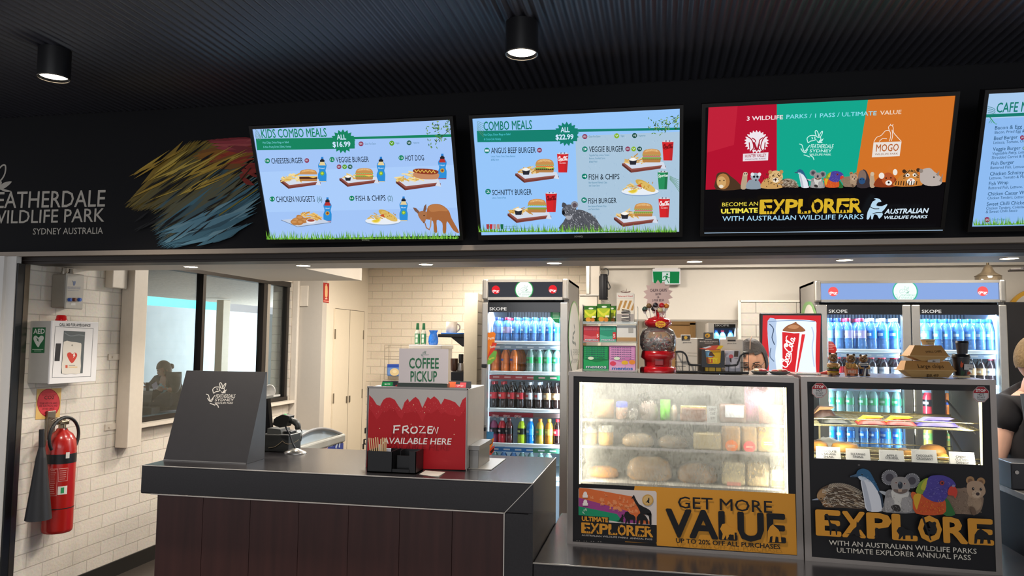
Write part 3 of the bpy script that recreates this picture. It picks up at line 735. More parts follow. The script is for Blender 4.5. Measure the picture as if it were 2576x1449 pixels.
d_kidbottle(S, 818, 755, 268, 0); d_kidbottle(S, 1447, 755, 270, 0); d_kidbottle(S, 2104, 725, 272, 1); d_kidbottle(S, 875, 1178, 258, 1); d_kidbottle(S, 1690, 1172, 262, 0)
d_board(S, 370, 735, 440); d_fries(S, 510, 740, 260, 34); d_burger(S, 672, 745, 205, False, False)
d_board(S, 1005, 715, 430); d_fries(S, 1150, 715, 210, 20); d_dip(S, 1098, 720, 68); d_burger(S, 1272, 728, 200, True, True, '#b98a52')
d_board(S, 1610, 740, 490); d_fries(S, 1760, 735, 300, 36); S.poly(smooth([(1800, 690), (1810, 650), (1900, 640), (2060, 660), (2068, 700), (2040, 722), (1880, 720)], 3, True), '#c68a63')
S.poly(smooth([(1795, 640), (1820, 612), (1950, 612), (2050, 628), (2065, 655), (2000, 672), (1850, 660)], 3, True), '#8d3a24'); S.line([(1812+i*20, 628+(18 if i % 2 else -8)+i) for i in range(12)], 11, '#e9c45a')
S.poly([(385, 1160), (560, 1232), (920, 1185), (800, 1140), (560, 1140)], '#c6d2e6'); S.line([(385, 1160), (560, 1232), (920, 1185)], 5, '#566a86')
d_fries(S, 680, 1150, 280, 36, ('#dba955', '#c98d3c', '#e9c47a'))
for x, y in ((545, 1160), (590, 1135), (635, 1165), (590, 1185), (530, 1185)): S.disc(x, y, 45, '#b87a3f', 27, rot=R.uniform(-.5, .6)); S.disc(x-5, y-6, 28, '#cb9156', 14)
S.disc(705, 1170, 50, '#e6ecf4', 26); S.disc(705, 1163, 40, '#a34a3a', 14)
d_plate(S, 1475, 1175, 380)
# kangaroo
S.poly(smooth([(1940, 1080), (1960, 1010), (2030, 985), (2110, 1000), (2180, 1060), (2210, 1140), (2290, 1290), (2230, 1270), (2160, 1170), (2150, 1290), (2115, 1290), (2110, 1190), (2050, 1160), (2055, 1285), (2020, 1280), (2010, 1170), (1940, 1150), (1900, 1130)], 3, True), '#a5673c')
S.poly(smooth([(1960, 1015), (2030, 990), (2105, 1005), (2170, 1060), (2080, 1060), (1990, 1070)], 3, True), '#b97a49')
S.poly(smooth([(1850, 1090), (1880, 1062), (1935, 1065), (1945, 1110), (1920, 1190), (1900, 1180), (1862, 1130)], 3, True), '#a9714b')
S.poly([(1795, 1022), (1830, 1030), (1868, 1070), (1850, 1090), (1815, 1060)], '#7d5a4a'); S.poly([(1905, 1062), (1915, 1010), (1938, 985), (1942, 1040), (1925, 1070)], '#7d5a4a'); S.poly([(1908, 1185), (1922, 1190), (1912, 1170)], '#201a1a')
S.disc(1915, 1110, 7, '#1a1210'); S.line([(1990, 1130), (1985, 1220), (1970, 1262), (1935, 1235)], 14, '#b98a66'); S.line([(1925, 1190), (1940, 1240), (1975, 1262)], 12, '#9b6a4a')
d_grass(S, 234, 1365, 2285, 1352, 92, 330)
screen_end(t, S, 'SONIQ', -1.465)

# ---- screen 2
t, S, fn = screen('menu screen headed COMBO MEALS with a koala at its foot', -.857, .1)
S.rect(0, 0, 1, 1, '#97c6fa'); S.rect(.505, 0, 1, .82, '#abc6dc'); px_mode(S).at(1180, 270, 4.391)
for i in range(150): x, y = R.uniform(1215, 2310), R.uniform(290, 1280); S.line([(x, y), (x+R.uniform(4, 16), y+R.uniform(10, 26))], 3, ('#b9d2e6', '#9ab8d2')[i % 2])
S.poly([(88, 258), (960, 245), (2343, 222), (2340, 248), (1200, 270), (1195, 372), (96, 384)], '#15806f')
for i in range(7): S.line(smooth([(90, 150+i*14), (125, 165+i*20), (165, 180+i*24)], 3), 4, '#5d8f70')
S.text('COMBO MEALS', 166, 254, 698, 238, 98, '#157a68', .012)
S.star(1080, 292, 108, 140, 17, '#15806f', .97); S.text('ALL', 1015, 273, 1112, 271, 54, '#cfe6ff', .025); S.text('$22.99', 960, 354, 1153, 349, 54, '#cfe6ff', .03)
S.text('Hot Chips, Onion Rings or Salad', 166, 312, 458, 306, 24, '#57d3e8'); S.text('& Coca-Cola Variety', 168, 362, 355, 358, 24, '#57d3e8')
d_branch(S, [(2040, 180), (2120, 140), (2150, 220), (2250, 140), (2310, 190), (2090, 240), (2190, 200), (2290, 130)], 46, 70, 2338)
d_badge(S, 1281, 320, 28, 'GFO', '#8a3050'); S.text('Gluten Free Option', 1324, 330, 1452, 328, 21, '#3a7f95'); d_badge(S, 1632, 312, 28, 'V', '#86b52c'); S.text('Vegan', 1676, 322, 1716, 321, 20, '#3a7f95')
d_badge(S, 1829, 309, 28, 'VE', '#144c40'); S.text('Vegetarian', 1872, 319, 1948, 317, 18, '#3a7f95')
for n, w, x, y, x1, y1, h in (('1', 'ANGUS BEEF BURGER', 202, 474, 740, 500, 62), ('2', 'SCHNITTY BURGER', 215, 926, 696, 962, 60), ('3', 'VEGGIE BURGER', 1281, 459, 1708, 487, 62), ('4', 'FISH & CHIPS', 1278, 758, 1662, 791, 60), ('5', 'FISH BURGER', 1273, 1020, 1630, 1054, 60)):
    d_badge(S, x, y, 31, n, '#157f6c'); S.text(w, x+47, y1+4, x1, y1-2, h, '#15242e', .006)
d_badge(S, 782, 470, 27, 'GFO', '#8a3050')
for x, t_, c in ((1754, 'GFO', '#8a3050'), (1819, 'V', '#86b52c'), (1884, 'VE', '#144c40')): d_badge(S, x, 456, 27, t_, c)
for s_, x, y, x1 in (('Lettuce, Tomato, Onion, Cheese, Beetroot', 249, 548, 516), ('& BBQ Sauce', 249, 584, 336), ('Lettuce, Tomato & Mayo', 262, 1004, 414), ('Vegetable Patty, Lettuce, Tomato,', 1329, 534, 1552), ('Beetroot, Shredded Carrot', 1329, 570, 1506), ('& Basil Pesto', 1329, 606, 1418), ('Beer Battered Flathead, Chips', 1325, 836, 1526), ('with Tartare Sauce', 1325, 870, 1446), ('Beer Battered Flathead, Chips', 1320, 1097, 1519), ('with Tartare Sauce', 1320, 1130, 1441)):
    S.text(s_, x, y, x1, y-3, 20, '#23789a')
RED = '#d3262b'
for bx, by, cx, cy, tc, kd in ((515, 725, 1038, 715, '#f2dcdc', 'angus'), (432, 1165, 912, 1150, '#7d141a', 'sch'), (1692, 612, 2195, 580, '#7d141a', 'veg'), (1602, 1205, 2155, 1205, '#f2dcdc', 'fish')):
    d_cup(S, cx, cy, 218, RED, 'coke', tc); d_board(S, bx, by, 490)
    d_fries(S, bx+150, by-5, 260, 30, ('#d9ae5c', '#c08d40', '#ebcc8c')); d_dip(S, bx+120, by-12, 88)
    d_burger(S, bx+325, by-12, 215, True, kd != 'sch', {'angus': '#4a2c22', 'sch': '#b97f3a', 'veg': '#9c6f42', 'fish': '#c29a55'}[kd], kd == 'angus', 1.12)
d_cup(S, 2140, 895, 200, '#2a8f5c', 'Sprite', '#e6f4ee'); d_plate(S, 1890, 925, 410)
for i in range(6): S.line(smooth([(2215, 745+i*8), (2270, 775+i*14), (2318, 790+i*26)], 3), 4, '#4f8f5d')
# koala in the grass
S.poly(smooth([(1020, 1345), (1050, 1250), (1090, 1190), (1180, 1120), (1280, 1130), (1380, 1190), (1440, 1270), (1448, 1350)], 3, True), '#56585f')
S.poly(smooth([(1040, 1100), (1070, 1068), (1130, 1062), (1180, 1090), (1190, 1130), (1150, 1180), (1090, 1200), (1050, 1180), (1032, 1140)], 3, True), '#5f6168')
S.poly(smooth([(1035, 1090), (1040, 1040), (1075, 1050), (1082, 1075)], 3, True), '#4a4b52'); S.disc(1172, 1064, 40, '#8d8f97', 40); S.disc(1172, 1068, 24, '#5d4f55', 24)
S.disc(1050, 1150, 17, '#17181c', 26); S.disc(1098, 1136, 8, '#0d0d0f'); S.poly(smooth([(1070, 1180), (1130, 1185), (1160, 1150), (1130, 1220), (1090, 1225)], 3, True), '#a9abb2')
for i in range(330):
    x, y = R.uniform(1050, 1435), R.uniform(1080, 1340)
    if (x-1250)**2/200**2+(y-1300)**2/175**2 < 1 or (x-1110)**2/70**2+(y-1125)**2/60**2 < 1: S.line([(x, y), (x+9, y+10)], 4, ('#9a9ca4', '#2f3138', '#c5c7cd', '#44464e')[i % 4])
d_grass(S, 124, 1358, 2292, 1352, 88, 330)
for x, c in ((230, '#a83a3f'), (267, '#c22a30'), (305, '#b58f98'), (345, '#b3897a'), (385, '#1f6b45')): S.poly([(x-12, 1318), (x+12, 1318), (x+16, 1264), (x-16, 1264)], c)
S.text('Available in Coke, Coke No Sugar', 412, 1294, 545, 1292, 12, '#3c6b6f'); S.text('Diet Coke, Coke Vanilla or Sprite, subject to change', 412, 1316, 730, 1312, 12, '#3c6b6f')
screen_end(t, S, 'SONIQ', -.375)

# ---- screen 3
t, S, fn = screen('screen with red, green and orange panels advertising three wildlife parks', .212, 1.23)
S.rect(0, 0, 1, 1, '#0b090c'); px_mode(S).at(1750, 230, 3.119)
S.poly([(78, 772), (637, 752), (637, 98), (101, 122)], '#b3122f'); S.poly([(101, 122), (330, 112), (300, 420), (92, 480)], '#bf2038')
S.poly([(637, 752), (1246, 733), (1353, 66), (637, 98)], '#12a68c'); S.poly([(1246, 733), (1968, 712), (2062, 33), (1353, 66)], '#d27328')
S.text('3 WILDLIFE', 402, 229, 684, 217, 32, '#f3dfe4', .02); S.text('PARKS / 1 PASS / ULTIMATE', 712, 215, 1418, 186, 32, '#8fe0f4', .008); S.text('VALUE', 1447, 184, 1613, 176, 32, '#f2ddc8', .012)
# lion emblem
S.poly([(372, 490), (571, 478), (568, 540), (370, 549)], '#e8dfe6'); S.text('HUNTER VALLEY', 388, 520, 553, 511, 24, '#a52a40', .012); S.text('WILDLIFE PARK', 386, 539, 553, 532, 11, '#7a4a5c')
S.poly([(478+(98 if i % 2 else 80)*cos(2*pi*i/44)*(1.0), 395+(92 if i % 2 else 74)*sin(2*pi*i/44)) for i in range(44)], '#efe6ec')
for pts in ([(400, 350), (440, 380), (455, 440), (430, 470)], [(555, 345), (525, 380), (510, 440), (530, 470)], [(440, 365), (470, 385), (465, 430)], [(530, 362), (500, 385), (500, 430)], [(455, 460), (480, 445), (505, 460)], [(420, 400), (425, 450)], [(545, 400), (540, 450)]): S.line(smooth(pts, 3), 8, '#a5182f')
S.poly([(452, 395), (478, 405), (504, 395), (495, 450), (480, 470), (462, 450)], '#a5182f'); S.poly([(465, 400), (495, 400), (482, 445)], '#e9dfe6')
d_logo(S, 812, 305, 268, '#c9f2ec')
# gorilla and giraffe emblem
S.poly([(1395, 400), (1615, 392), (1600, 507), (1382, 517)], '#e9e0d8'); S.text('MOGO', 1413, 472, 1590, 466, 56, '#b5602a', .012); S.text('WILDLIFE PARK', 1405, 500, 1586, 494, 14, '#8a5a3c')
for pts in ([(1398, 395), (1420, 360), (1455, 345), (1490, 308), (1520, 310), (1530, 345), (1520, 390)], [(1440, 392), (1465, 370), (1500, 372)], [(1520, 310), (1512, 280), (1530, 265), (1548, 278), (1552, 320), (1575, 350), (1612, 390)], [(1540, 300), (1545, 345), (1535, 388)], [(1530, 265), (1528, 255)], [(1545, 268), (1548, 256)]): S.line(smooth(pts, 3), 5, '#f2e4d6')
# row of animals
S.poly(smooth([(160, 770), (160, 680), (175, 640), (235, 635), (275, 665), (330, 710), (355, 765)], 3, True), '#4d3524'); S.disc(215, 705, 52, '#b07a42', 62); S.disc(203, 712, 36, '#d0a468', 46); S.disc(200, 745, 18, '#e8dcc8', 14); S.disc(190, 700, 5, '#2a1a12'); S.disc(222, 698, 5, '#2a1a12')
S.poly(smooth([(355, 762), (360, 700), (375, 640), (400, 635), (405, 670), (395, 760)], 3, True), '#b9a387'); S.disc(390, 648, 19, '#cbb89d', 17); S.disc(384, 646, 5, '#2d241f'); S.disc(400, 645, 5, '#2d241f')
S.poly(smooth([(398, 762), (410, 705), (440, 690), (490, 695), (512, 760)], 3, True), '#8d9aa6'); S.disc(468, 668, 38, '#9eaab5', 30); S.disc(445, 650, 14, '#dfe5ea'); S.disc(500, 650, 14, '#dfe5ea'); S.disc(458, 668, 9, '#16161a'); S.disc(484, 668, 9, '#16161a'); S.poly([(462, 690), (482, 690), (472, 705)], '#16161a')
S.poly(smooth([(515, 758), (530, 700), (570, 680), (640, 690), (680, 755)], 3, True), '#c99d5e'); S.disc(628, 668, 56, '#d9b57c', 48); S.disc(585, 632, 15, '#b98d54'); S.disc(672, 630, 15, '#b98d54'); S.disc(628, 695, 24, '#efe3cf', 20); S.disc(626, 690, 9, '#2b1c16'); S.disc(606, 662, 6, '#241813'); S.disc(652, 660, 6, '#241813')
for i in range(45): S.disc(R.uniform(530, 670), R.uniform(640, 750), 4, '#4d3420', n=6)
S.at(1750+595/3.119, 230+595/3.119, 3.119*3.8, 3.119*3.9); d_echidna(S)
S.at(1750+585/3.119, 230+556/3.119, 3.119*3.3); d_penguin(S)
S.at(1750+602/3.119, 230+555/3.119, 3.119*3.35); d_koala(S)
S.at(1750+593/3.119, 230+549/3.119, 3.119*3.2, 3.119*3.43); d_lorikeet(S)
S.at(1750+627/3.119, 230+551/3.119, 3.119*3.39, 3.119*3.65); d_quokka(S)
S.at(1750, 230, 3.119)
S.poly(smooth([(1250, 738), (1262, 650), (1300, 600), (1335, 640), (1350, 735)], 3, True), '#3b3236'); S.disc(1290, 655, 32, '#7f6a60', 50); S.disc(1288, 690, 26, '#2c4f7a', 26); S.disc(1278, 680, 4, '#0c0c10'); S.disc(1298, 680, 4, '#0c0c10')
S.poly(smooth([(1350, 735), (1352, 640), (1372, 622), (1382, 660), (1388, 735)], 3, True), '#b9a084'); S.disc(1368, 636, 15, '#cdb89c', 16)
S.poly(smooth([(1388, 735), (1400, 680), (1450, 650), (1530, 650), (1560, 730)], 3, True), '#8d3b1c'); S.disc(1490, 675, 50, '#b5562a', 50); S.disc(1440, 650, 22, '#efe5da', 24); S.disc(1545, 622, 18, '#efe5da', 24); S.disc(1495, 705, 26, '#efe9e2', 20); S.disc(1495, 702, 8, '#17100e'); S.disc(1475, 668, 6, '#17100e'); S.disc(1512, 666, 6, '#17100e')
S.poly(smooth([(1535, 730), (1560, 680), (1600, 640), (1690, 630), (1730, 670), (1750, 725)], 3, True), '#c9803a'); S.disc(1668, 660, 64, '#d08a42', 60); S.disc(1615, 615, 15, '#3d2a1c'); S.disc(1724, 605, 15, '#3d2a1c'); S.disc(1668, 695, 32, '#f0e8dd', 26); S.disc(1640, 645, 18, '#efe6d8', 14); S.disc(1698, 643, 18, '#efe6d8', 14); S.disc(1642, 648, 6, '#1c1512'); S.disc(1697, 646, 6, '#1c1512'); S.disc(1668, 682, 10, '#c9776a', 7)
for i in range(16): a = pi*(.95+i*.07); S.line([(1668+42*cos(a), 660+40*sin(a)), (1668+62*cos(a), 660+58*sin(a))], 6, '#2a1c14')
for i in range(9): S.line([(1548+i*20, 728-abs(i-4)*2), (1553+i*20, 690)], 7, '#2a1c14')
S.poly(smooth([(1735, 650), (1750, 605), (1810, 588), (1850, 620), (1880, 640), (1910, 680), (1890, 722), (1800, 728), (1745, 700)], 3, True), '#b9ada6'); S.poly([(1885, 690), (1916, 630), (1905, 700)], '#8f8279'); S.poly([(1860, 640), (1888, 608), (1880, 655)], '#8f8279'); S.disc(1845, 660, 6, '#241d1a'); S.disc(1745, 612, 16, '#8f8279')
S.text('BECOME AN', 202, 888, 480, 880, 29, '#e9d84e', .008); S.text('ULTIMATE', 196, 943, 476, 934, 34, '#f0e04e', .045)
d_explore(S, 'EXPLORER', 492, 944, 1285, 930, 106, '#d9b22c', '#0b090c')
S.text('WITH AUSTRALIAN WILDLIFE PARKS', 204, 1000, 1296, 984, 36, '#a9d8f4', .008)
S.poly(smooth([(1322, 984), (1330, 930), (1350, 890), (1368, 850), (1395, 835), (1378, 828), (1398, 822), (1425, 832), (1436, 850), (1410, 855), (1398, 880), (1440, 885), (1478, 868), (1480, 880), (1455, 915), (1440, 930), (1448, 950), (1420, 982), (1405, 955), (1380, 950), (1370, 984), (1358, 984), (1355, 950), (1340, 985)], 2, True), '#b9d9ee')
for p in ([(1350, 890), (1380, 905), (1420, 905)], [(1368, 945), (1400, 935), (1440, 935)]): S.line(smooth(p, 3), 6, '#0b090c')
S.text('AUSTRALIAN', 1462, 944, 1800, 936, 36, '#d3e6f4', .03, .2); S.text('WILDLIFE PARKS', 1458, 984, 1792, 977, 23, '#d3e6f4', .03, .2)
S.line([(64, 1094), (1912, 1070)], 5, '#bfe0ff')
screen_end(t, S)

# ---- screen 4 (runs out of the frame)
xl = (onY(2449, 568, 3.6).x+onY(2482, 250, 3.385).x)/2
t, S, fn = screen('menu screen headed CAFE, cut off at the right edge of the photo', xl, xl+1.0)
S.rect(0, 0, 1, 1, '#8fbcf2'); S.rect(0, .82, 1, 1, '#a9cbee'); px_mode(S).at(1750, 230, 3.119)
for i in range(4): S.line(smooth([(2292, 120+i*16), (2330, 128+i*14), (2352, 145+i*14)], 3), 4, '#2b7a80')
for i in range(5): S.line(smooth([(2300, 195), (2320+i*8, 215+i*10), (2300+i*16, 250)], 3), 4, '#3a9a6a')
S.poly([(2280, 180), (2600, 166), (2900, 155), (2900, 180), (2600, 192), (2278, 204)], '#157a6c')
S.text('CAFE M', 2358, 166, 2600, 156, 76, '#157a6c', .012)
for s_, x, y, x1, b in (('Bacon & Egg', 2348, 300, 2560, 1), ('Bacon, Fried Egg &', 2346, 332, 2580, 0), ('Beef Burger', 2340, 382, 2526, 1), ('Lettuce, Tomato, On', 2336, 412, 2580, 0), ('Veggie Burger', 2331, 467, 2548, 1), ('Vegetable Patty, Lett', 2326, 498, 2580, 0), ('Shredded Carrot & B', 2322, 530, 2580, 0), ('Fish Burger', 2317, 579, 2498, 1), ('Battered Fish, Lettuce,', 2312, 610, 2590, 0), ('Chicken Schnitty', 2308, 660, 2574, 1), ('Lettuce, Tomato & Ma', 2304, 690, 2580, 0), ('Fish Wrap', 2300, 738, 2452, 1), ('Battered Fish, Lettuce, T', 2296, 768, 2590, 0), ('Chicken Caesar W', 2291, 818, 2576, 1), ('Chicken Tenders, Lettuce', 2288, 848, 2586, 0), ('Sweet Chilli Chicke', 2283, 897, 2576, 1), ('Chicken Tenders, Coleslaw', 2278, 927, 2586, 0), ('& Sweet Chilli Sauce', 2276, 955, 2522, 0)):
    S.text(s_, x, y, x1, y-12, 28 if b else 22, '#1d4a6c', .004 if b else 0)
d_badge(S, 2562, 362, 18, 'GFO', '#8a1f4c'); d_badge(S, 2576, 446, 14, 'V', '#5d94a0'); d_badge(S, 2286, 1006, 21, 'GFO', '#8a1f4c'); S.text('Gluten Free Option', 2322, 1012, 2432, 1010, 17, '#2b7fa0')
d_grass(S, 2184, 1052, 2900, 1032, 62, 150)
screen_end(t, S)

# ================================================================ painted fascia: park name and feather
t = thing('wall_lettering', 'park name lettering, large white letters on the dark fascia, left', 'sign', onY(130, 560, 3.7))
S = Sheet((0, 3.70, 2.3), base=.001).at(0, 0, 2.264)
WL = '#c9c2b6'
S.text('FEATHERDALE', -66, 1186, 597, 1176, 92, WL, .006); S.text('WILDLIFE PARK', -62, 1274, 593, 1262, 74, WL, .006); S.text('SYDNEY AUSTRALIA', 188, 1336, 586, 1331, 36, WL, .004)
S.line(smooth([(-30, 1010), (-10, 970), (15, 942), (32, 945), (30, 985), (12, 1020), (-12, 1040)], 3), 8, WL)
S.poly(smooth([(-10, 1075), (20, 1042), (68, 1033), (45, 1060), (10, 1080)], 3, True), WL); S.poly(smooth([(0, 1075), (36, 1080), (68, 1090), (30, 1092)], 3, True), WL); S.poly(smooth([(-20, 1060), (2, 1030), (12, 1042), (-4, 1064)], 3, True), WL)
S.build('lettering', PRINT, t)
t = thing('feather_mural', 'painted rainbow feather mural on the dark fascia beside the first screen', 'mural', onY(520, 490, 3.7))
S = Sheet((0, 3.70, 2.3), base=.0006).at(0, 0, 2.264)
edge = smooth([(1300, 792), (1200, 805), (1080, 885), (960, 945), (870, 1005), (800, 1075), (715, 1168), (760, 1200), (850, 1195), (880, 1260), (862, 1310), (900, 1400), (960, 1412)], 10)
cols = [('#a8434c', '#8c2f36'), ('#a5402f', '#8f6a2a'), ('#9c7f34', '#8a6f2c'), ('#8f7a35', '#6f5f2c'), ('#87743a', '#6c6440'), ('#6b6a52', '#4f6a72'), ('#4f7f93', '#3f6576')]
for rep in range(3):
    for i, (x, y) in enumerate(edge):
        t_ = i/(len(edge)-1); a = radians(-18-26*(1-abs(t_-.4))) + R.uniform(-.06, .06); x2 = 1520; off = R.uniform(-10, 26)+rep*14
        c = cols[min(6, int(t_*6.99+R.uniform(-.4, .4)) if t_*6.99 > .4 else 0)][R.randrange(2)]
        L = min((x2-x-off)/cos(a), R.uniform(300, 760)); w = R.uniform(12, 26)
        if L < 40: continue
        P0 = (x+off, y+R.uniform(-8, 8)); P1 = (P0[0]+L*cos(a), max(800, P0[1]+L*sin(a)))
        m_ = ((P0[0]+P1[0])/2, (P0[1]+P1[1])/2+R.uniform(6, 22)); n_ = (-sin(a)*w, cos(a)*w)
        S.poly([P0, (m_[0]-n_[0], m_[1]-n_[1]), P1, (m_[0]+n_[0], min(1412, m_[1]+n_[1]))], c)
def strokes(n, x0, x1, y0, y1, a0, a1, L0, L1, w0, w1, cs):
    for i in range(n):
        x, y, a, L, w = R.uniform(x0, x1), R.uniform(y0, y1), radians(R.uniform(a0, a1)), R.uniform(L0, L1), R.uniform(w0, w1); L = min(L, (1500-x)/max(cos(a), .2))
        x2, y2 = x+L*cos(a), y+L*sin(a); nx, ny = -sin(a)*w, cos(a)*w; mx, my = (x+x2)/2, (y+y2)/2+w*.4
        S.poly([(p, min(1410, max(794, q))) for p, q in ((x, y), (x+(mx-x)*.4-nx*.7, y+(my-y)*.4-ny*.7), (mx-nx, my-ny), (x2, y2), (mx+nx, my+ny), (x+(mx-x)*.3+nx*.5, y+(my-y)*.3+ny*.5))], cs[i % len(cs)])
strokes(26, 1080, 1300, 870, 960, -24, -4, 150, 380, 7, 18, ('#8a5a2c', '#a06a2a', '#b0452f', '#9c3a2c'))
strokes(16, 1180, 1330, 800, 860, -16, 6, 120, 240, 7, 16, ('#b04a52', '#a8434c', '#c05a5c', '#8f3a40'))
strokes(16, 1370, 1430, 920, 1020, -30, 40, 60, 120, 8, 16, ('#a23a32', '#8f3028'))
strokes(22, 740, 1150, 980, 1160, -36, -20, 200, 420, 3, 8, ('#c9a845', '#b8943a', '#d3b552'))
strokes(34, 930, 1250, 1270, 1405, -32, -14, 180, 420, 8, 20, ('#4f7f93', '#6a9bb0', '#3f6576', '#7fa9b8'))
strokes(44, 760, 1330, 900, 1400, -40, -24, 60, 230, 2, 7, ('#101014', '#17161a', '#1d1a18'))
S.line([(1180, 1235), (1300, 1130), (1440, 960)], 5, '#3d3016'); S.line([(1260, 1230), (1480, 1080)], 7, '#8f7f2c')
S.build('painted_feather', PRINT, t)
# ================================================================ lamps
def downlight(loc, label, wx):
    x, y, zb = loc
    t = thing('ceiling_downlight', label, 'lamp', (x, y, zb), 'surface mounted downlights')
    m = MB(); m.lathe([(.058, .02), (.062, .02), (.0635, .0), (.0655, .0), (.066, .004), (.066, 2.886-zb)], 32, (x, y, zb)); m.build('housing', pm('#17171a', .35), t)
    m = MB(); m.tube([(x+.0645*cos(a*pi/16), y+.0645*sin(a*pi/16), zb) for a in range(32)], .0022, 6, closed=True); m.build('rim', pm('#8d8377', .25, .9), t)
    m = MB(); m.lathe([(.001, .012), (.0575, .012), (.0575, .0121)], 24, (x, y, zb)); m.build('bulb', pm('#fff2dc', .3, em=7), t)
    spot('downlight_beam', (x, y, zb-.01), 110, (1, .9, .78), (0, 0, 0), 120, .8, .05)


downlight((-.535, 2.905, 2.755), 'black cylinder ceiling lamp near the middle, above the second screen', 0)
downlight((-2.652, 2.835, 2.755), 'black cylinder ceiling lamp at the far left of the ceiling', 0)
for i, x in enumerate((-2.736, -2.012, -1.273, -.549, .189, .925, 1.674)):
    t = thing('recessed_downlight', 'round recessed soffit light, ' + ORD[i] + ' along the counter opening', 'lamp', (x, 4.015, 2.027), 'recessed soffit downlights')
    m = MB(); m.tube([(x+.041*cos(a*pi/16), 4.015+.041*sin(a*pi/16), 2.0265) for a in range(32)], .003, 6, closed=True); m.build('trim_ring', pm('#e6e0d6', .4), t)
    m = MB(); m.lathe([(.001, 0), (.040, 0)], 24, (x, 4.015, 2.0255)); m.build('diffuser', pm('#fff3df', .3, em=14), t)
    spot('soffit_beam', (x, 4.015, 2.015), 26, WARM, (0, 0, 0), 140, .7, .04)
# unseen soft fill added behind the camera to brighten fascia, column and counter front
area('front_fill', (.0, -2.6, 2.5), 5, 68, (.95, .97, 1), (radians(62), 0, 0), 1.5)

# ================================================================ left wall fittings (wall plane x = -3.6)
LW = -3.6


def wall_box(x0, x1, x2, yt, yb):      # near edge on wall, near edge of front, far edge of front, top/bottom at near wall edge
    a = onX(x0, (yt+yb)/2, LW); Y0 = a.y; X1 = onY(x1, (yt+yb)/2, Y0).x; Y1 = onX(x2, (yt+yb)/2, X1).y
    return X1, Y0, Y1, onX(x0, yb, LW).z, onX(x0, yt, LW).z


X1, Y0, Y1, Z0, Z1 = wall_box(128, 163, 206, 689, 774)
t = thing('control_box', 'grey wall control box with three buttons above the white cabinet', 'box', (LW, Y0, Z0))
m = MB(); m.rbox((LW+.002, Y0, Z0), (X1, Y1, Z1), .008); m.build('box_body', pm('#8f8678', .5), t)
m = MB(); m.rbox((X1, Y0-.003, Z0-.006), (X1+.012, Y1+.003, Z1+.006), .006); m.build('lid', pm('#b9b3a8', .45), t)
S = Sheet((X1+.012, Y0, Z0), (0, 1, 0)).at(60, 650, 7.245)
S.poly(smooth([(880, 400), (905, 420), (945, 415), (930, 490), (900, 495), (895, 440)], 2, True), '#5a6a8f'); S.build('emblem', PRINT, t); S = Sheet((X1+.012, Y0, Z0), (0, 1, 0)).at(60, 650, 7.245)
for y, w in ((522, 240), (540, 230), (556, 235), (585, 200)): S.text('PARK EMERGENCY SYSTEM', 795, y, 795+w, y+8, 11, '#5d6fa0')
S.build('lettering', PRINT, t); S = Sheet((X1+.012, Y0, Z0), (0, 1, 0)).at(60, 650, 7.245); S.rect(852, 815, 940, 855, '#dcd8d0'); S.build('label_plate', PRINT, t)
for k, (px_, c) in enumerate(((822, '#3b62b8'), (905, '#7d4836'), (1000, '#3a6fd0'))):
    q = onX(60+px_/7.245, 650+752/7.245, X1+.012); m = MB(); m.cyl(q, q+Vector((.012, 0, 0)), .0115, n=14); m.cyl(q+Vector((.012, 0, 0)), q+Vector((.016, 0, 0)), .0085, n=14)
    m.build('push_button', pm(c, .3), t)
for yy, r in ((Y0+.05, .013), (Y0+.105, .012)):
    m = MB(); m.cyl((LW+.04, yy, Z1), (LW+.04, yy, 2.02), r); m.cyl((LW+.04, yy, Z1), (LW+.04, yy, Z1+.02), r*1.3); m.cyl((LW+.04, yy, Z1+.045), (LW+.04, yy, Z1+.06), r*1.25)
    m.build('conduit', pm('#9a9184', .4, .5), t)

X1, Y0, Y1, Z0, Z1 = wall_box(72, 129, 244, 807, 964)
t = thing('defibrillator_cabinet', 'white wall cabinet lettered CALL 000 FOR AMBULANCE with red lamp on top', 'cabinet', (LW, Y0, Z0))
m = MB(); m.rbox((LW+.002, Y0, Z0), (X1-.012, Y1, Z1), .003); m.build('cabinet_body', pm('#a6a29b', .4), t)
m = MB(); m.rbox((X1-.012, Y0-.003, Z0-.003), (X1, Y1+.003, Z1+.003), .003)
dr = m.build('door', pm('#e4e1e0', .35, var=.01), t)
S = Sheet((LW+.1, Y0, Z0), (1, 0, 0), (0, 0, 1)).at(60, 790, 7.245)
S.poly([(160, 245), (400, 243), (375, 710), (133, 708)], '#1c5a34'); S.text('AED', 178, 358, 378, 356, 88, '#cfd0c8', .02)
S.poly(smooth([(258, 605), (180, 470), (190, 405), (230, 395), (268, 430), (310, 395), (355, 405), (360, 460), (300, 545)], 3, True), '#c4c6be')
S.poly([(215, 425), (275, 462), (262, 472), (290, 512), (238, 480), (250, 468)], '#1c5a34'); S.rect(155, 640, 355, 652, '#b9c9b5'); S.rect(190, 668, 320, 678, '#b9c9b5')
S.build('side_sticker', PRINT, t)
S = Sheet((X1, Y0, Z0), (0, 1, 0), base=.0005).at(60, 790, 7.245)
S.text('CALL 000 FOR AMBULANCE', 648, 218, 1212, 232, 54, '#33363a', .02)
for p in ([(572, 230), (1266, 265), (1215, 1137), (515, 1160)],): S.line(p, 7, '#55585a', True)
S.poly([(728, 305), (1116, 322), (1070, 1078), (675, 1085)], '#565c5e'); S.line(smooth([(740, 340), (850, 400), (1000, 380), (1110, 400)], 3), 14, '#747b7d')
S.poly([(583, 535), (677, 535), (650, 858), (556, 856)], '#232327'); S.build('door_print', PRINT, dr)
S = Sheet((X1, Y0, Z0), (0, 1, 0), base=.002).at(60, 790, 7.245)
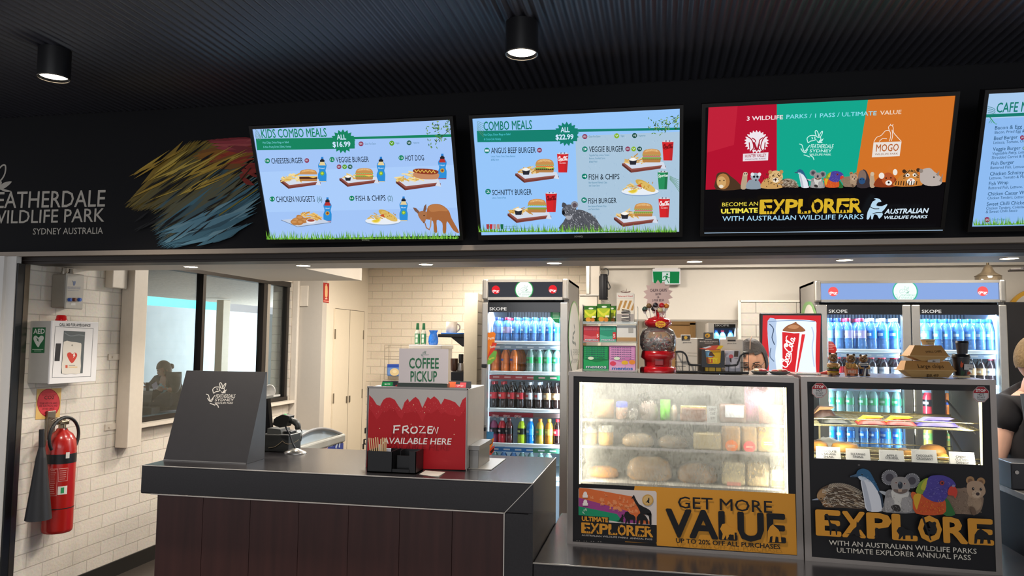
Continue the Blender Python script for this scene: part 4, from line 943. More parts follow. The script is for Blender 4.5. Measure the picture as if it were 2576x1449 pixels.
S.poly(smooth([(722, 505), (860, 505), (1010, 525), (1045, 560), (1030, 800), (1020, 1075), (850, 1082), (690, 1082), (700, 800)], 2, True), '#d8d0c4')
S.poly(smooth([(868, 898), (790, 780), (790, 715), (840, 697), (880, 730), (925, 700), (965, 735), (950, 800)], 3, True), '#c23a2c'); S.poly([(905, 712), (930, 725), (915, 750), (935, 755), (888, 805), (905, 765), (890, 760)], '#e5ded4')
S.disc(876, 570, 17, '#9d968a'); S.rect(752, 930, 792, 982, '#c2523a'); S.rect(812, 930, 930, 940, '#8b857b'); S.rect(806, 958, 970, 976, '#d8b987')
S.build('defibrillator_case', PRINT, t)
m = MB(); cx, cy = LW+(X1-LW)*.55, onX(160, 805, LW+.1).y; m.lathe([(.032, 0), (.032, .01), (.029, .012), (.027, .03), (.02, .036), (.0, .037)], 20, (cx, cy, Z1+.003))
m.build('beacon', pm('#b5161a', .15, em=.15), t)

t = thing('warning_sign', 'yellow square wall sign with red CO2 circle above the extinguisher', 'sign', onX(122, 1016, LW))
S = Sheet((LW, 4, 1), (0, 1, 0), base=.002).at(0, 620, 3.15)
S.poly([(291, 1130), (485, 1122), (471, 1364), (278, 1372)], '#d8b16a'); S.disc(382, 1240, 90, '#a6222c', 112, 36); S.disc(382, 1240, 84, '#d03a44', 106, 36)
for s_, x, y, x1, h, b in (('FOR FIRE EXTINGUISHER', 330, 1182, 440, 9, 0), ('CO2', 348, 1212, 424, 28, .02), ('TO BE USED FOR HARD', 310, 1252, 450, 15, .01), ('OIL, ELECTRICAL AND', 308, 1272, 452, 15, .01), ('OTHER LARGE', 332, 1295, 428, 15, .01), ('FIRES', 360, 1318, 402, 15, .01)): S.text(s_, x, y, x1, y-3, h, '#5c1519', b)
S.build('sign_print', PRINT, t)

# fire extinguisher
ex = LW+.095; c0 = onX(133, 1338, ex); cx, cy = ex, c0.y+.03; zb = onX(133, 1340, ex).z; zt = onX(150, 1120, ex).z
t = thing('fire_extinguisher', 'red carbon dioxide extinguisher with black horn hung on the brick wall', 'extinguisher', (cx, cy, zb))
r = .083; m = MB(); m.lathe([(r*.9, 0), (r*.97, .006), (r, .02), (r, zt-zb-.02), (r*.93, zt-zb+.03), (r*.72, zt-zb+.065), (r*.42, zt-zb+.085), (r*.32, zt-zb+.10)], 32, (cx, cy, zb)); m.build('cylinder', pm('#a81d18', .25, coat=.3), t)
zz = lambda f: zb+(zt-zb)*f
m = MB(); m.lathe([(r+.001, 0), (r+.001, .055)], 32, (cx, cy, zz(.80))); m.build('black_band', pm('#141416', .4), t)
m = MB(); m.lathe([(r+.001, 0), (r+.001, .005)], 32, (cx, cy, zz(.28))); m.build('strap', pm('#17130f', .5), t)
m = MB(); m.col = lin('#b02a24')
def curved(m, a0, a1, z0, z1, c, rr=r+.0012, n=8):
    m.col = lin(c); P = [(cx+rr*cos(a0+(a1-a0)*i/n), cy+rr*sin(a0+(a1-a0)*i/n)) for i in range(n+1)]
    m.add([(x, y, z) for z in (z0, z1) for x, y in P], [(i, i+1, n+2+i, n+1+i) for i in range(n)], 0)
A0 = radians(-62)
for a0, a1, z0, z1 in ((A0-.42, A0+.10, zz(.44), zz(.75)), (A0+.16, A0+.75, zz(.60), zz(.75))):
    curved(m, a0, a1, z0, z1, '#d9a09a', r+.001); curved(m, a0+.02, a1-.02, z0+.003, z1-.003, '#a3241f', r+.0014)
    k = int((z1-z0)/.012)
    for i in range(1, k): curved(m, a0+.08, a1-.08-R.uniform(0, .12), z0+.012*i, z0+.012*i+.004, '#c98a84', r+.0018)
curved(m, A0+.16, A0+.75, zz(.45), zz(.545), '#dcd9d0', r+.001); curved(m, A0+.34, A0+.55, zz(.465), zz(.53), '#2f8f56', r+.0016); curved(m, A0+.55, A0+.8, zz(.86), zz(.93), '#d8d2cc', r+.001)
m.build('instruction_label', PRINT, t)
ztop = zt+.10
m = MB(); m.cyl((cx, cy, ztop-.01), (cx, cy, ztop+.03), .02); m.rbox((cx-.02, cy-.03, ztop+.02), (cx+.02, cy+.035, ztop+.045), .006); m.build('valve', pm('#a3927a', .3, 1), t)
m = MB(); m.tube(smooth([(cx, cy+.02, ztop+.05), (cx, cy-.04, ztop+.062), (cx, cy-.09, ztop+.05)], 4), .006, 8); m.tube(smooth([(cx, cy+.02, ztop+.035), (cx, cy-.05, ztop+.03), (cx, cy-.085, ztop+.015)], 4), .006, 8); m.tube([(cx, cy+.03, ztop+.04), (cx, cy+.075, ztop+.045), (cx, cy+.09, ztop+.03)], .004, 6)
m.build('lever', pm('#8f8678', .3, 1), t)
hc = onX(158, 1098, cx+.04); m = MB()
ring = [(cx+.05, hc.y+.112*cos(a), hc.z+.112*sin(a)) for a in [radians(215-i*12) for i in range(0, 27)]]
m.tube(smooth(ring+[(cx+.02, cy-.0, ztop+.0)], 2), .0095, 10); m.build('hose', pm('#19191b', .45), t)
h0 = onX(105, 1080, cx+.04); hm = onX(105, 1125, cx+.04); h1 = onX(96, 1306, cx+.04)
m = MB(); m.cyl(h0, hm, .014, .016); m.cyl(hm, hm+(h1-hm)*.14, .016, .027); m.cyl(hm+(h1-hm)*.14, h1, .027, .068, 24); m.build('horn', pm('#1d1d20', .5, var=.2), t)
m = MB(); m.rbox((LW+.002, cy-.03, zz(.85)), (LW+.02, cy+.03, ztop+.1), .003); m.tube([(LW+.02, cy-.02, ztop+.06), (cx-.02, cy-.02, ztop+.055), (cx-.01, cy, ztop+.045)], .004, 6); m.build('wall_hook', pm('#8b8276', .35, .9), t)

# red extinguisher location sign on the closet wall
t = thing('location_sign', 'small red extinguisher sign high on the closet wall', 'sign', onX(820, 736, -3.29))
S = Sheet((-3.29, 7.3, 2), (0, 1, 0), base=.003).at(700, 640, 8.523)
S.poly([(962, 602), (1088, 620), (1080, 1045), (958, 1025)], '#a5271f'); S.poly(smooth([(1000, 690), (1020, 670), (1050, 690), (1048, 905), (1000, 905)], 2, True), '#dcae7c'); S.poly([(1010, 640), (1040, 645), (1035, 665), (1008, 660)], '#d9c0a4'); S.rect(1000, 935, 1045, 962, '#dfb9a5'); S.poly([(965, 985), (1080, 1000), (1076, 1018), (962, 1003)], '#d98a7c')
S.build('sign_print', PRINT, t)

# ================================================================ the serving counter
CX0, CX1, CY0, CY1 = -2.40, -.523, 3.204, 3.937
t = thing('serving_counter', 'dark stone serving counter with mitred edge over brown timber front', 'counter', ((CX0+CX1)/2, CY0, 0))
m = MB(); m.rbox((CX0, CY0, .868), (CX1, CY1, 1.0), .006); m.build('worktop', STONE, t)
m = MB(); m.box((CX1-.125, CY0+.001, 0), (CX1, CY1, .868)); m.box((CX1-.02, CY0+.001, .868), (CX1+.0006, CY1, .9985)); m.build('end_panel', STONE, t)
m = MB(); m.box((-2.345, CY0+.058, 0), (CX1-.125, CY1-.1, .868)); pw = (CX1-.125+2.345)/7
for i in range(7): m.rbox((-2.345+pw*i+.0008, CY0+.05, 0), (-2.345+pw*(i+1)-.0008, CY0+.06, .868), .001, 1)
m.build('front_panel', wood('dark_timber', '#5a3530', '#2a1917', rough=.35), t)
m = MB(); e = .0022
m.box((-2.345, CY0-.001, .866), (CX1-.125, CY0+.004, .8705)); m.box((CX1-.127, CY0-.001, 0), (CX1-.1225, CY0+.004, .868)); m.box((CX0+.01, CY0-.0008, .997), (CX1, CY0+.003, 1.0005)); m.box((CX1-.003, CY0, .9975), (CX1+.0008, CY1, 1.0008))
m.add([(CX1-.1265, CY0-.001, .868), (CX1-.1225, CY0-.001, .868), (CX1+.0005, CY0-.001, .998), (CX1-.0035, CY0-.001, .998)], [(0, 1, 2, 3)])
m.build('edge_trim', pm('#c9c2bb', .4), t)

# low bench that carries the two display cases
BZ = .669
t = thing('low_bench', 'low dark stone bench under the two display cases', 'bench', (.9, 3.21, 0))
m = MB(); m.rbox((CX1+.001, 3.207, .57), (1.60, 4.16, BZ), .005); m.build('bench_top', STONE, t)
m = MB(); m.box((CX1+.001, 3.26, 0), (1.59, 4.12, .57)); m.build('bench_body', wood('bench_timber', '#33211d', '#231615', rough=.4), t)
m = MB(); m.box((CX1+.001, 3.2055, BZ-.004), (1.60, 3.209, BZ+.0005)); m.build('edge_trim', pm('#a9a39c', .35), t)

# ---------------------------------------------------------------- things on the counter
# sloped black box with the park emblem
zc = 1.0005
bl, br, bb = onZ(401, 1160, zc), onZ(620, 1167, zc), onZ(672, 1154, zc)
yf, yb = br.y, bb.y; xl, xr = bl.x, br.x; zt = onY(682, 936, yb).z; xl2 = onY(472, 933, yb).x
t = thing('sloped_sign_box', 'black sloped counter box with white kangaroo logo', 'box', ((xl+xr)/2, yf, zc))
m = MB(); m.prism([(yf, zc), (yb, zc), (yb, zt), (yb-.012, zt)], lambda u, v, w: (w, u, v), xl, xr); m.build('box_body', pm('#343234', .45, var=.1), t)
V = Vector((0, yb-.012-yf, zt-zc)); S = Sheet((xl, yf, zc), (1, 0, 0), V, base=.0008).at(380, 900, 4.026)
d_logo(S, 558, 252, 293, '#e3ddd3', lw=1.15); S.build('emblem_print', PRINT, t)
m = MB(); m.box((xl+.002, yf-.002, zc), (xr-.002, yf+.002, zc+.004)); m.build('base_trim', pm('#a9a6a4', .3, .6), t)

# cash drawer, terminal, scanner, round dish behind the sloped box
P = lambda zx, zy, Y: onY(660+zx/6.586, 930+zy/6.586, Y)
a = onZ(674, 1150, zc); dY = a.y+.075
x0 = xr+.012; x1 = P(640, 1200, dY+.24).x; zt = P(640, 1050, dY+.2).z
t = thing('cash_drawer', 'black cash drawer with curved pale trim beside the sloped box', 'cash drawer', (x0, dY, zc))
m = MB(); m.rbox((x0-.16, dY+.10, zc), (x1, dY+.24, zt), .004); m.build('drawer_body', pm('#2a2b2a', .4), t)
m = MB(); q = lambda px_, py_: (*(P(px_, py_, dY+.098)),)
m.tube(smooth([q(100, 1298), (*q(200, 1280),), (*q(270, 1235),), (*q(335, 1180),)], 3), .0016, 6); m.tube(smooth([q(335, 1182), q(390, 1225), q(480, 1230), q(560, 1190), q(600, 1160)], 3), .0013, 6); m.build('curved_trim', pm('#9c8b72', .4, .4), t)
t = thing('receipt_printer', 'dark grey receipt printer on the cash drawer, cover half open', 'printer', (x0, dY+.2, zt))
pz = P(300, 950, dY+.2).z
m = MB(); m.prism([(x0-.14, zt+.0005), (P(420, 1000, dY+.2).x, zt+.0005), (P(400, 1040, dY+.2).x, zt+.025), (P(240, 965, dY+.2).x, pz), (x0-.14, pz)], lambda u, v, w: (u, w, v), dY+.13, dY+.235); m.build('printer_body', pm('#4b4c4a', .4), t)
m = MB(); m.rbox((P(420, 1000, dY+.2).x, dY+.15, zt+.0005), (P(545, 1000, dY+.2).x, dY+.22, zt+.014), .003); m.build('paper_tray', BLACK, t)
t = thing('payment_terminal', 'black touch screen terminal seen edge-on behind the sloped box', 'screen', (x0, dY+.27, zc))
m = MB(); tz = P(240, 460, dY+.37).z; m.prism([(P(130, 950, dY+.37).x-.08, zc+.0005), (P(330, 950, dY+.37).x, zc+.0005), (P(245, 450, dY+.37).x, tz), (P(130, 470, dY+.37).x-.08, tz-.003)], lambda u, v, w: (u, w, v), dY+.26, dY+.295); m.build('screen_back', BLACKG, t)
m = MB(); a_ = P(150, 470, dY+.39); b_ = P(255, 430, dY+.39); m.prism([(a_.x-.1, a_.z-.01), (b_.x, b_.z-.004), (b_.x, b_.z+.006), (a_.x-.1, a_.z+.004)], lambda u, v, w: (u, w, v), dY+.34, dY+.42); m.build('top_shelf', pm('#c9c5bd', .4), t)
t = thing('round_dish', 'white round dish standing on edge behind the sloped box', 'dish', P(140, 350, dY+.40))
m = MB(); c = P(135, 350, dY+.39); m.T = Matrix.Translation(c) @ Matrix.Rotation(radians(90), 4, 'X'); rd = (P(232, 350, dY+.39)-c).length
m.lathe([(.001, 0), (rd*.7, .001), (rd*.78, .006), (rd, .009), (rd, .013), (rd*.8, .011), (rd*.7, .006), (.001, .005)], 32); m.build('dish_body', pm('#d9d6d0', .35), t)
sb = onZ(660+500/6.586, 930+1395/6.586, zc); sb = Vector((sb.x, sb.y+.03, zc))
t = thing('barcode_scanner', 'black hand scanner with green light on a silver gooseneck stand', 'scanner', sb)
m = MB(); m.lathe([(.062, 0), (.062, .004), (.055, .009), (.03, .018), (.018, .024), (.008, .026)], 28, sb, sy=.75); m.build('stand_base', pm('#b5b2ad', .25, .85), t)
Ys = sb.y; g = lambda x, y, d=0: P(x, y, Ys+d)
m = MB(); m.tube(smooth([(sb.x, sb.y, zc+.024), g(495, 1200), g(455, 1080), g(410, 1000), g(385, 940)], 4), .0045, 10); m.build('gooseneck', BLACK, t)
m = MB(); m.prism([(g(215, 905).x, g(215, 905).z), (g(230, 815).x, g(230, 815).z), (g(280, 775).x, g(280, 775).z), (g(375, 735).x, g(375, 735).z), (g(490, 765).x, g(490, 765).z), (g(470, 850).x, g(470, 850).z), (g(430, 935).x, g(430, 935).z), (g(330, 950).x, g(330, 950).z)], lambda u, v, w: (u, w, v), Ys-.028, Ys+.028); m.build('scanner_head', pm('#1b1c1a', .3), t)
m = MB(); m.tube(smooth([g(470, 835), g(530, 860), g(580, 910), g(590, 990)], 3), [.016]*3+[.017]*3+[.016]*3+[.013], 12); m.build('grip', pm('#262825', .4), t)
m = MB(); m.ball((g(380, 752).x, Ys, g(380, 748).z), (.010, .012, .006)); m.build('green_light', pm('#1f9a45', .3, em=.5), t)
m = MB(); m.tube(smooth([g(600, 960), g(650, 1010, .02), g(650, 1080, .06), g(640, 1180, .12)], 4), .0022, 6); m.build('cable', BLACK, t)

# frozen drink machine with the red poster
fl, frr = onZ(923, 1181, zc), onZ(1170, 1185, zc); fy = frr.y; fx0, fx1 = onY(923, 1100, fy).x, onY(1173, 1100, fy).x; fz = onY(1050, 976, fy).z; fd = .36
t = thing('frozen_drink_machine', 'frozen drink machine with red FROZEN AVAILABLE HERE poster on the counter', 'drink machine', ((fx0+fx1)/2, fy, zc))
m = MB(); m.rbox((fx0, fy+.003, zc+.004), (fx1, fy+fd, fz), .004); m.build('machine_body', pm('#b4b0ab', .35, .5), t)
S = Sheet((fx0, fy+.003, zc), base=.002).at(860, 860, 3.293)
S.poly([(226, 382), (1040, 386), (1022, 1060), (206, 1040)], '#aeaaa8')
jag = [(228, 440), (258, 470), (290, 520), (318, 530), (345, 480), (372, 462), (400, 460), (440, 480), (470, 530), (498, 566), (520, 500), (548, 470), (560, 500), (590, 470), (612, 455), (640, 480), (668, 548), (690, 500), (712, 455), (735, 475), (765, 450), (800, 480), (822, 520), (850, 470), (890, 480), (940, 500), (975, 540), (1000, 480), (1030, 455)]
S.poly(jag+[(1022, 1060), (206, 1040)], '#b5222b'); S.poly([(x, y+90+R.uniform(-20, 40)) for x, y in jag]+[(1022, 1060), (206, 1040)], '#a9161f')
for i in range(240):
    k = R.randrange(len(jag)-1); x = R.uniform(232, 1025); y = R.uniform(490, 640)*.5+R.uniform(440, 560)*.5
    if y > min(q_[1] for q_ in jag if abs(q_[0]-x) < 40)+30: S.disc(x, y, R.uniform(1, 2.6), ('#d87a78', '#c8474a')[i % 2], n=6)
for x, y in ((695, 538), (940, 645), (935, 765), (320, 715), (580, 680), (690, 585), (600, 520)): S.disc(x, y, 4, '#e8c9a8', n=8)
for w_, pts in (('F', [[(442, 692), (436, 752)], [(434, 692), (492, 688)], [(440, 722), (480, 718)]]), ('R', [[(514, 696), (510, 752)], [(514, 696), (550, 690), (556, 710), (540, 722), (516, 724)], [(530, 724), (562, 750)]]), ('O', [smooth([(600, 697), (580, 715), (582, 742), (604, 750), (626, 738), (628, 708), (608, 696)], 3)]), ('Z', [[(645, 694), (690, 694), (650, 748), (700, 746)]]), ('E', [[(722, 696), (718, 750)], [(722, 696), (758, 696)], [(720, 722), (752, 720)], [(718, 750), (756, 750)]]), ('N', [[(752, 752), (770, 698), (792, 752), (803, 700)]])):
    for p in pts: S.line([(x, y+4) for x, y in p], 11, '#e9e6e2')
S.text('AVAILABLE HERE', 344, 840, 915, 848, 50, '#e9e6e2', .012, .15)
S.build('poster', PRINT, t)
m = MB(); e = .004
for a, b in (((fx0-e, fy, fz-.004), (fx1+e, fy+.01, fz+.004)), ((fx1, fy, zc), (fx1+e, fy+.01, fz)), ((fx0-e, fy, zc), (fx0, fy+.01, fz))): m.box(a, b)
m.build('poster_frame', pm('#8f8a86', .3, .8), t)
m = MB(); tz = onY(1200, 1118, fy+.1).z; m.rbox((fx1+.001, fy+.06, zc), (fx1+.045, fy+.30, tz-.02), .003); m.box((fx1+.001, fy+.05, tz-.02), (fx1+.052, fy+.31, tz)); m.build('drip_tray', pm('#8d8a86', .3, .8), t)
m = MB(); m.rbox((fx0-.02, fy+.05, zc), (fx1+.11, fy+fd+.03, zc+.004), .001); m.build('base_plate', pm('#a8a29a', .3, .9), t)
for px_, py_ in ((920, 1080), (917, 1108), (915, 1120)):
    k = MB(); a_ = onY(px_, py_, fy+.05); k.tube([(fx0-.001, fy+.05, a_.z+.006), (a_.x, fy+.05, a_.z+.006)], .003, 6); k.rbox((a_.x-.006, fy+.048, a_.z-.02), (a_.x+.002, fy+.052, a_.z+.006), .0015); k.build('key', pm('#3a362f', .3, .8), t)
# flavour cards lying against the top of the machine
for i, (zx0, zx1, zy0, zy1, c, lb) in enumerate(((325, 420, 325, 367, '#157a43', 'green drink flavour card left of the coffee sign'), (440, 470, 330, 367, '#d0444a', 'red drink flavour card mostly hidden by the coffee sign'), (878, 940, 325, 375, '#d8663c', 'orange drink flavour card just right of the coffee sign'), (930, 1027, 330, 378, '#d8565c', 'pink drink flavour card at the right end of the machine top'))):
    Yc = fy+.05; a = onY(860+zx0/3.293, 860+zy1/3.293, Yc); b = onY(860+zx1/3.293, 860+zy0/3.293, Yc)
    t = thing('flavour_card', lb, 'card', (a.x, Yc, fz), 'drink flavour cards on the machine')
    m = MB(); h = b.z-fz; m.prism([(Yc, fz+.0005), (Yc+.02, fz+h), (Yc+.026, fz+h), (Yc+.03, fz+.0005)], lambda u, v, w: (w, u, v), a.x, b.x+.02); m.build('card_holder', pm('#33363b', .4), t)
    S = Sheet((a.x, Yc, fz), (1, 0, 0), (0, .02, h), base=.0006); S.box = (.001, .003, b.x-a.x-.002, h*1.03-.004); S.rect(0, 0, 1, 1, c)
    if i in (0,): S.text('Sprite', .25, .35, .75, .4, .25, '#e6efe6', .02)
    if i == 3: d_coca(S, .2, .45, .8, .45, .2, '#f0c4c4', .2)
    S.build('card_print', PRINT, t)
# coffee pick-up sign in its acrylic stand
Yk = fy+.03; a, b = onY(1003, 965, Yk), onY(1128, 878, Yk)
t = thing('coffee_sign', 'white COFFEE PICKUP sign standing on the frozen drink machine', 'sign', ((a.x+b.x)/2, Yk, fz))
m = MB(); m.box((a.x, Yk-.002, fz+.02), (b.x, Yk+.003, b.z)); m.build('sign_panel', pm('#cdc4c6', .3, var=.01), t)
S = Sheet((a.x, Yk-.002, fz), base=.0006).at(860, 860, 3.293)
S.text('COFFEE', 558, 218, 802, 220, 86, '#2f6b4a', .018); S.text('PICKUP', 570, 328, 788, 328, 86, '#2f6b4a', .018); d_logo(S, 655, 75, 62, '#5d7f72', False, 1.2); S.rect(662, 103, 722, 106, '#8fa39c')
S.build('sign_print', PRINT, t)
m = MB(); m.rbox((a.x-.002, Yk-.018, fz+.0005), (b.x+.002, Yk+.03, fz+.022), .003); m.build('sign_stand', pm('#2b352f', .15), t)

# black caddy with stirrers and sachets
ca, cb = onZ(923, 1188, zc), onZ(1045, 1190, zc); cyy = ca.y; x0, x1 = onY(923, 1180, cyy).x, onY(1046, 1180, cyy).x; xm = x0+(x1-x0)*.52; ztl = onY(950, 1135, cyy).z; ztr = onY(1030, 1136, cyy).z
t = thing('condiment_caddy', 'black plastic condiment caddy in front of the frozen drink machine', 'caddy', ((x0+x1)/2, cyy, zc))
m = MB(); w_ = .003
dpt = .11
for a, b in (((x0, cyy, zc), (x1, cyy+dpt, zc+.006)), ((x0, cyy, zc), (xm, cyy+w_, ztl)), ((x0, cyy+dpt-w_, zc), (x1, cyy+dpt, ztl)), ((x0, cyy, zc), (x0+w_, cyy+dpt, ztl)), ((xm-w_, cyy, zc), (xm, cyy+dpt, ztl+.002)), ((xm+.02, cyy+.05, zc), (xm+.022, cyy+dpt, ztl)), ((x1-w_, cyy, zc), (x1, cyy+dpt, ztr)), ((xm, cyy, zc), (x1-.03, cyy+w_, zc+.02)), ((x1-.032, cyy, zc), (x1, cyy+w_, ztr)), ((xm+.012, cyy+.03, zc), (x1-.03, cyy+.033, ztl-.02))): m.box(a, b)
m.build('caddy_body', pm('#111113', .35), t)
for i in range(9):
    g1 = i < 5; bx = x0+.012+(i % 5)*.006 if g1 else x0+.052+(i-5)*.005; tp = onY(860+(220+i*12 if g1 else 318+(i-5)*9)/3.293, 860+(795+(i % 3)*4)/3.293, cyy+.03)
    t = thing('wooden_stirrer', 'pale wooden stirrer, ' + ORD[i] + ' in the black caddy', 'stirrer', (bx, cyy+.03+.006*(i % 4), zc+.02), 'wooden stirrers in the caddy')
    m = MB(); y_ = cyy+.025+.009*(i % 5); m.add([(bx, y_, zc+.01), (bx+.005, y_, zc+.01), (tp.x+.005, y_+.004, tp.z), (tp.x, y_+.004, tp.z), (bx, y_+.0016, zc+.01), (bx+.005, y_+.0016, zc+.01), (tp.x+.005, y_+.0056, tp.z), (tp.x, y_+.0056, tp.z)], [(0, 1, 2, 3), (7, 6, 5, 4), (0, 4, 5, 1), (1, 5, 6, 2), (2, 6, 7, 3), (3, 7, 4, 0)]); m.build('stick', wood('stirrer_wood', '#d9bf94', '#c7a878'), t)
for i, (zx0, zx1, c, lb) in enumerate(((345, 385, '#c9cdd9', 'white sugar sachet with blue print in the caddy'), (270, 300, '#d5d0cc', 'white folded sachet between the stirrers in the caddy'))):
    a = onY(860+zx0/3.293, 860+905/3.293, cyy+.045); b = onY(860+zx1/3.293, 860+(890 if i == 0 else 860)/3.293, cyy+.045)
    t = thing('sugar_sachet', lb, 'sachet', (a.x, cyy+.045, a.z), 'sachets in the caddy'); m = MB(); m.rbox((a.x, cyy+.08+.008*i, zc+.03), (b.x, cyy+.084+.008*i, b.z), .0015); m.build('packet', pm(c, .5), t)
# paper napkin on the counter
t = thing('paper_napkin', 'crumpled white paper napkin lying on the counter front', 'napkin', onZ(1088, 1194, zc))
m = MB(); P4 = [onZ(860+x/3.293, 860+y/3.293, zc) for x, y in ((640, 1098), (692, 1074), (858, 1080), (800, 1120), (740, 1114))]; m.add([(p.x, p.y, zc+.001+.004*(i % 2)) for i, p in enumerate(P4)]+[(p.x, p.y, zc+.0003) for p in P4], [(0, 1, 2, 3, 4), (9, 8, 7, 6, 5)]+[(i, 5+i, 5+(i+1) % 5, (i+1) % 5) for i in range(5)]); m.build('paper', pm('#cfc6bb', .7), t)
# ================================================================ bottles (one prototype per kind, copied)
PROFILE = [(.026, 0), (.031, .004), (.032, .012), (.032, .05), (.0295, .058), (.032, .066), (.032, .115), (.030, .128), (.022, .150), (.0125, .162), (.0125, .170)]
WATER = glass('clear_water', (.72, .86, 1), .12, ('#7fb8f5', .30)); LEMON = glass('clear_lemonade', (.8, .95, .92), .12, ('#cfeee6', .30))
KINDS = {   # body material, label colour, cap colour, print stripe
    'spring water': (WATER, '#5aa2e8', '#2a78d8', '#dfeeff'), 'pump water': (WATER, '#7a9fd8', '#27408f', '#b9cfee'), 'berry water': (WATER, '#b9a8d4', '#c0304e', '#e6e2f0'), 'crown water': (WATER, '#1f7fd8', '#d8ecff', '#eaf4ff'),
    'orange soft drink': (pm('#e0701a', .12, coat=.5), '#e8772a', '#2a5fc4', '#2b4fa8'), 'lemonade': (LEMON, '#1fa05a', '#e4f2ec', '#0d5f35'), 'green-capped lemonade': (LEMON, '#35a86a', '#2a9f58', '#d9efe2'),
    'cola': (pm('#1a0d0c', .1, coat=.6), '#c9202c', '#c4222c', '#f0dede'), 'black-capped cola': (pm('#1a0d0c', .1, coat=.6), '#b81f2c', '#141416', '#e8c8c8'), 'silver-label cola': (pm('#1b0e0c', .1, coat=.6), '#b3b5ba', '#c9cdd4', '#c03a40'), 'tan-label cola': (pm('#1b0e0c', .1, coat=.6), '#b08a5f', '#1a1414', '#e5dccb'), 'white-label cola': (pm('#22161a', .1, coat=.6), '#d5d8de', '#e0404e', '#8a93a8'),
    'purple sports drink': (pm('#8d3a5c', .15, coat=.4), '#2a2228', '#5c5a60', '#c9a0b0'), 'red sports drink': (pm('#c22a36', .15, coat=.4), '#1d1416', '#c9c6c4', '#e0c0c0'), 'dark berry drink': (pm('#5c2a2a', .15, coat=.4), '#26201f', '#7c2a2a', '#9c8a80'),
    'lime sports drink': (pm('#b4cf2a', .15, coat=.4), '#2a2f24', '#c7cfd4', '#d8e890'), 'blue sports drink': (pm('#1a7fdc', .15, coat=.4), '#3a9af0', '#c9d2dc', '#cfe6ff'), 'orange-capped iced tea': (glass('tea_body', (.95, .85, .6), .12, ('#d9b84c', .6)), '#6f9a4c', '#e0752a', '#e8a85a'), 'yellow-capped iced tea': (pm('#b5742a', .15, coat=.4), '#c9a04a', '#d8c03a', '#f0e0a0')}
PROTO = {}


def bottle(kind, loc, label, group, s=1.0):
    w = min(s, .93) if s < 1.03 or 'single' in label else s
    if kind not in PROTO:
        bm_, lc, cc, pc = KINDS[kind]
        t = thing('drink_bottle', label, 'bottle', loc, group)
        m = MB(); m.lathe(PROFILE, 16); m.build('bottle_body', bm_, t, False)
        m = MB(); m.lathe([(.0325, .068), (.0325, .112)], 16); m.col = lin(lc); m.c = [m.col]*len(m.f); n = len(m.v)
        m.col = lin(pc); a0 = -pi*.95; P_ = [(.0328*cos(a0+i*.13), .0328*sin(a0+i*.13)) for i in range(10)]
        m.add([(x, y, z) for z in (.082, .098) for x, y in P_], [(i, i+1, 11+i, 10+i) for i in range(9)], 0, True); m.build('label_band', SOFT, t, False)
        m = MB(); m.lathe([(.0150, .164), (.0152, .166), (.0152, .181), (.0142, .183)], 14); m.build('cap', pm(cc, .35), t, False)
        PROTO[kind] = t; t.scale = (w, w, s); return t
    o = dup(PROTO[kind], loc, label, group=group); o.scale = (w, w, s); return o


SHELF = ['top', 'second', 'third', 'fourth', 'fifth']; ROWN = ['front line', 'second line', 'third line', 'fourth line']
WHITE_IN = pm('#e6eef4', .4, var=.01)


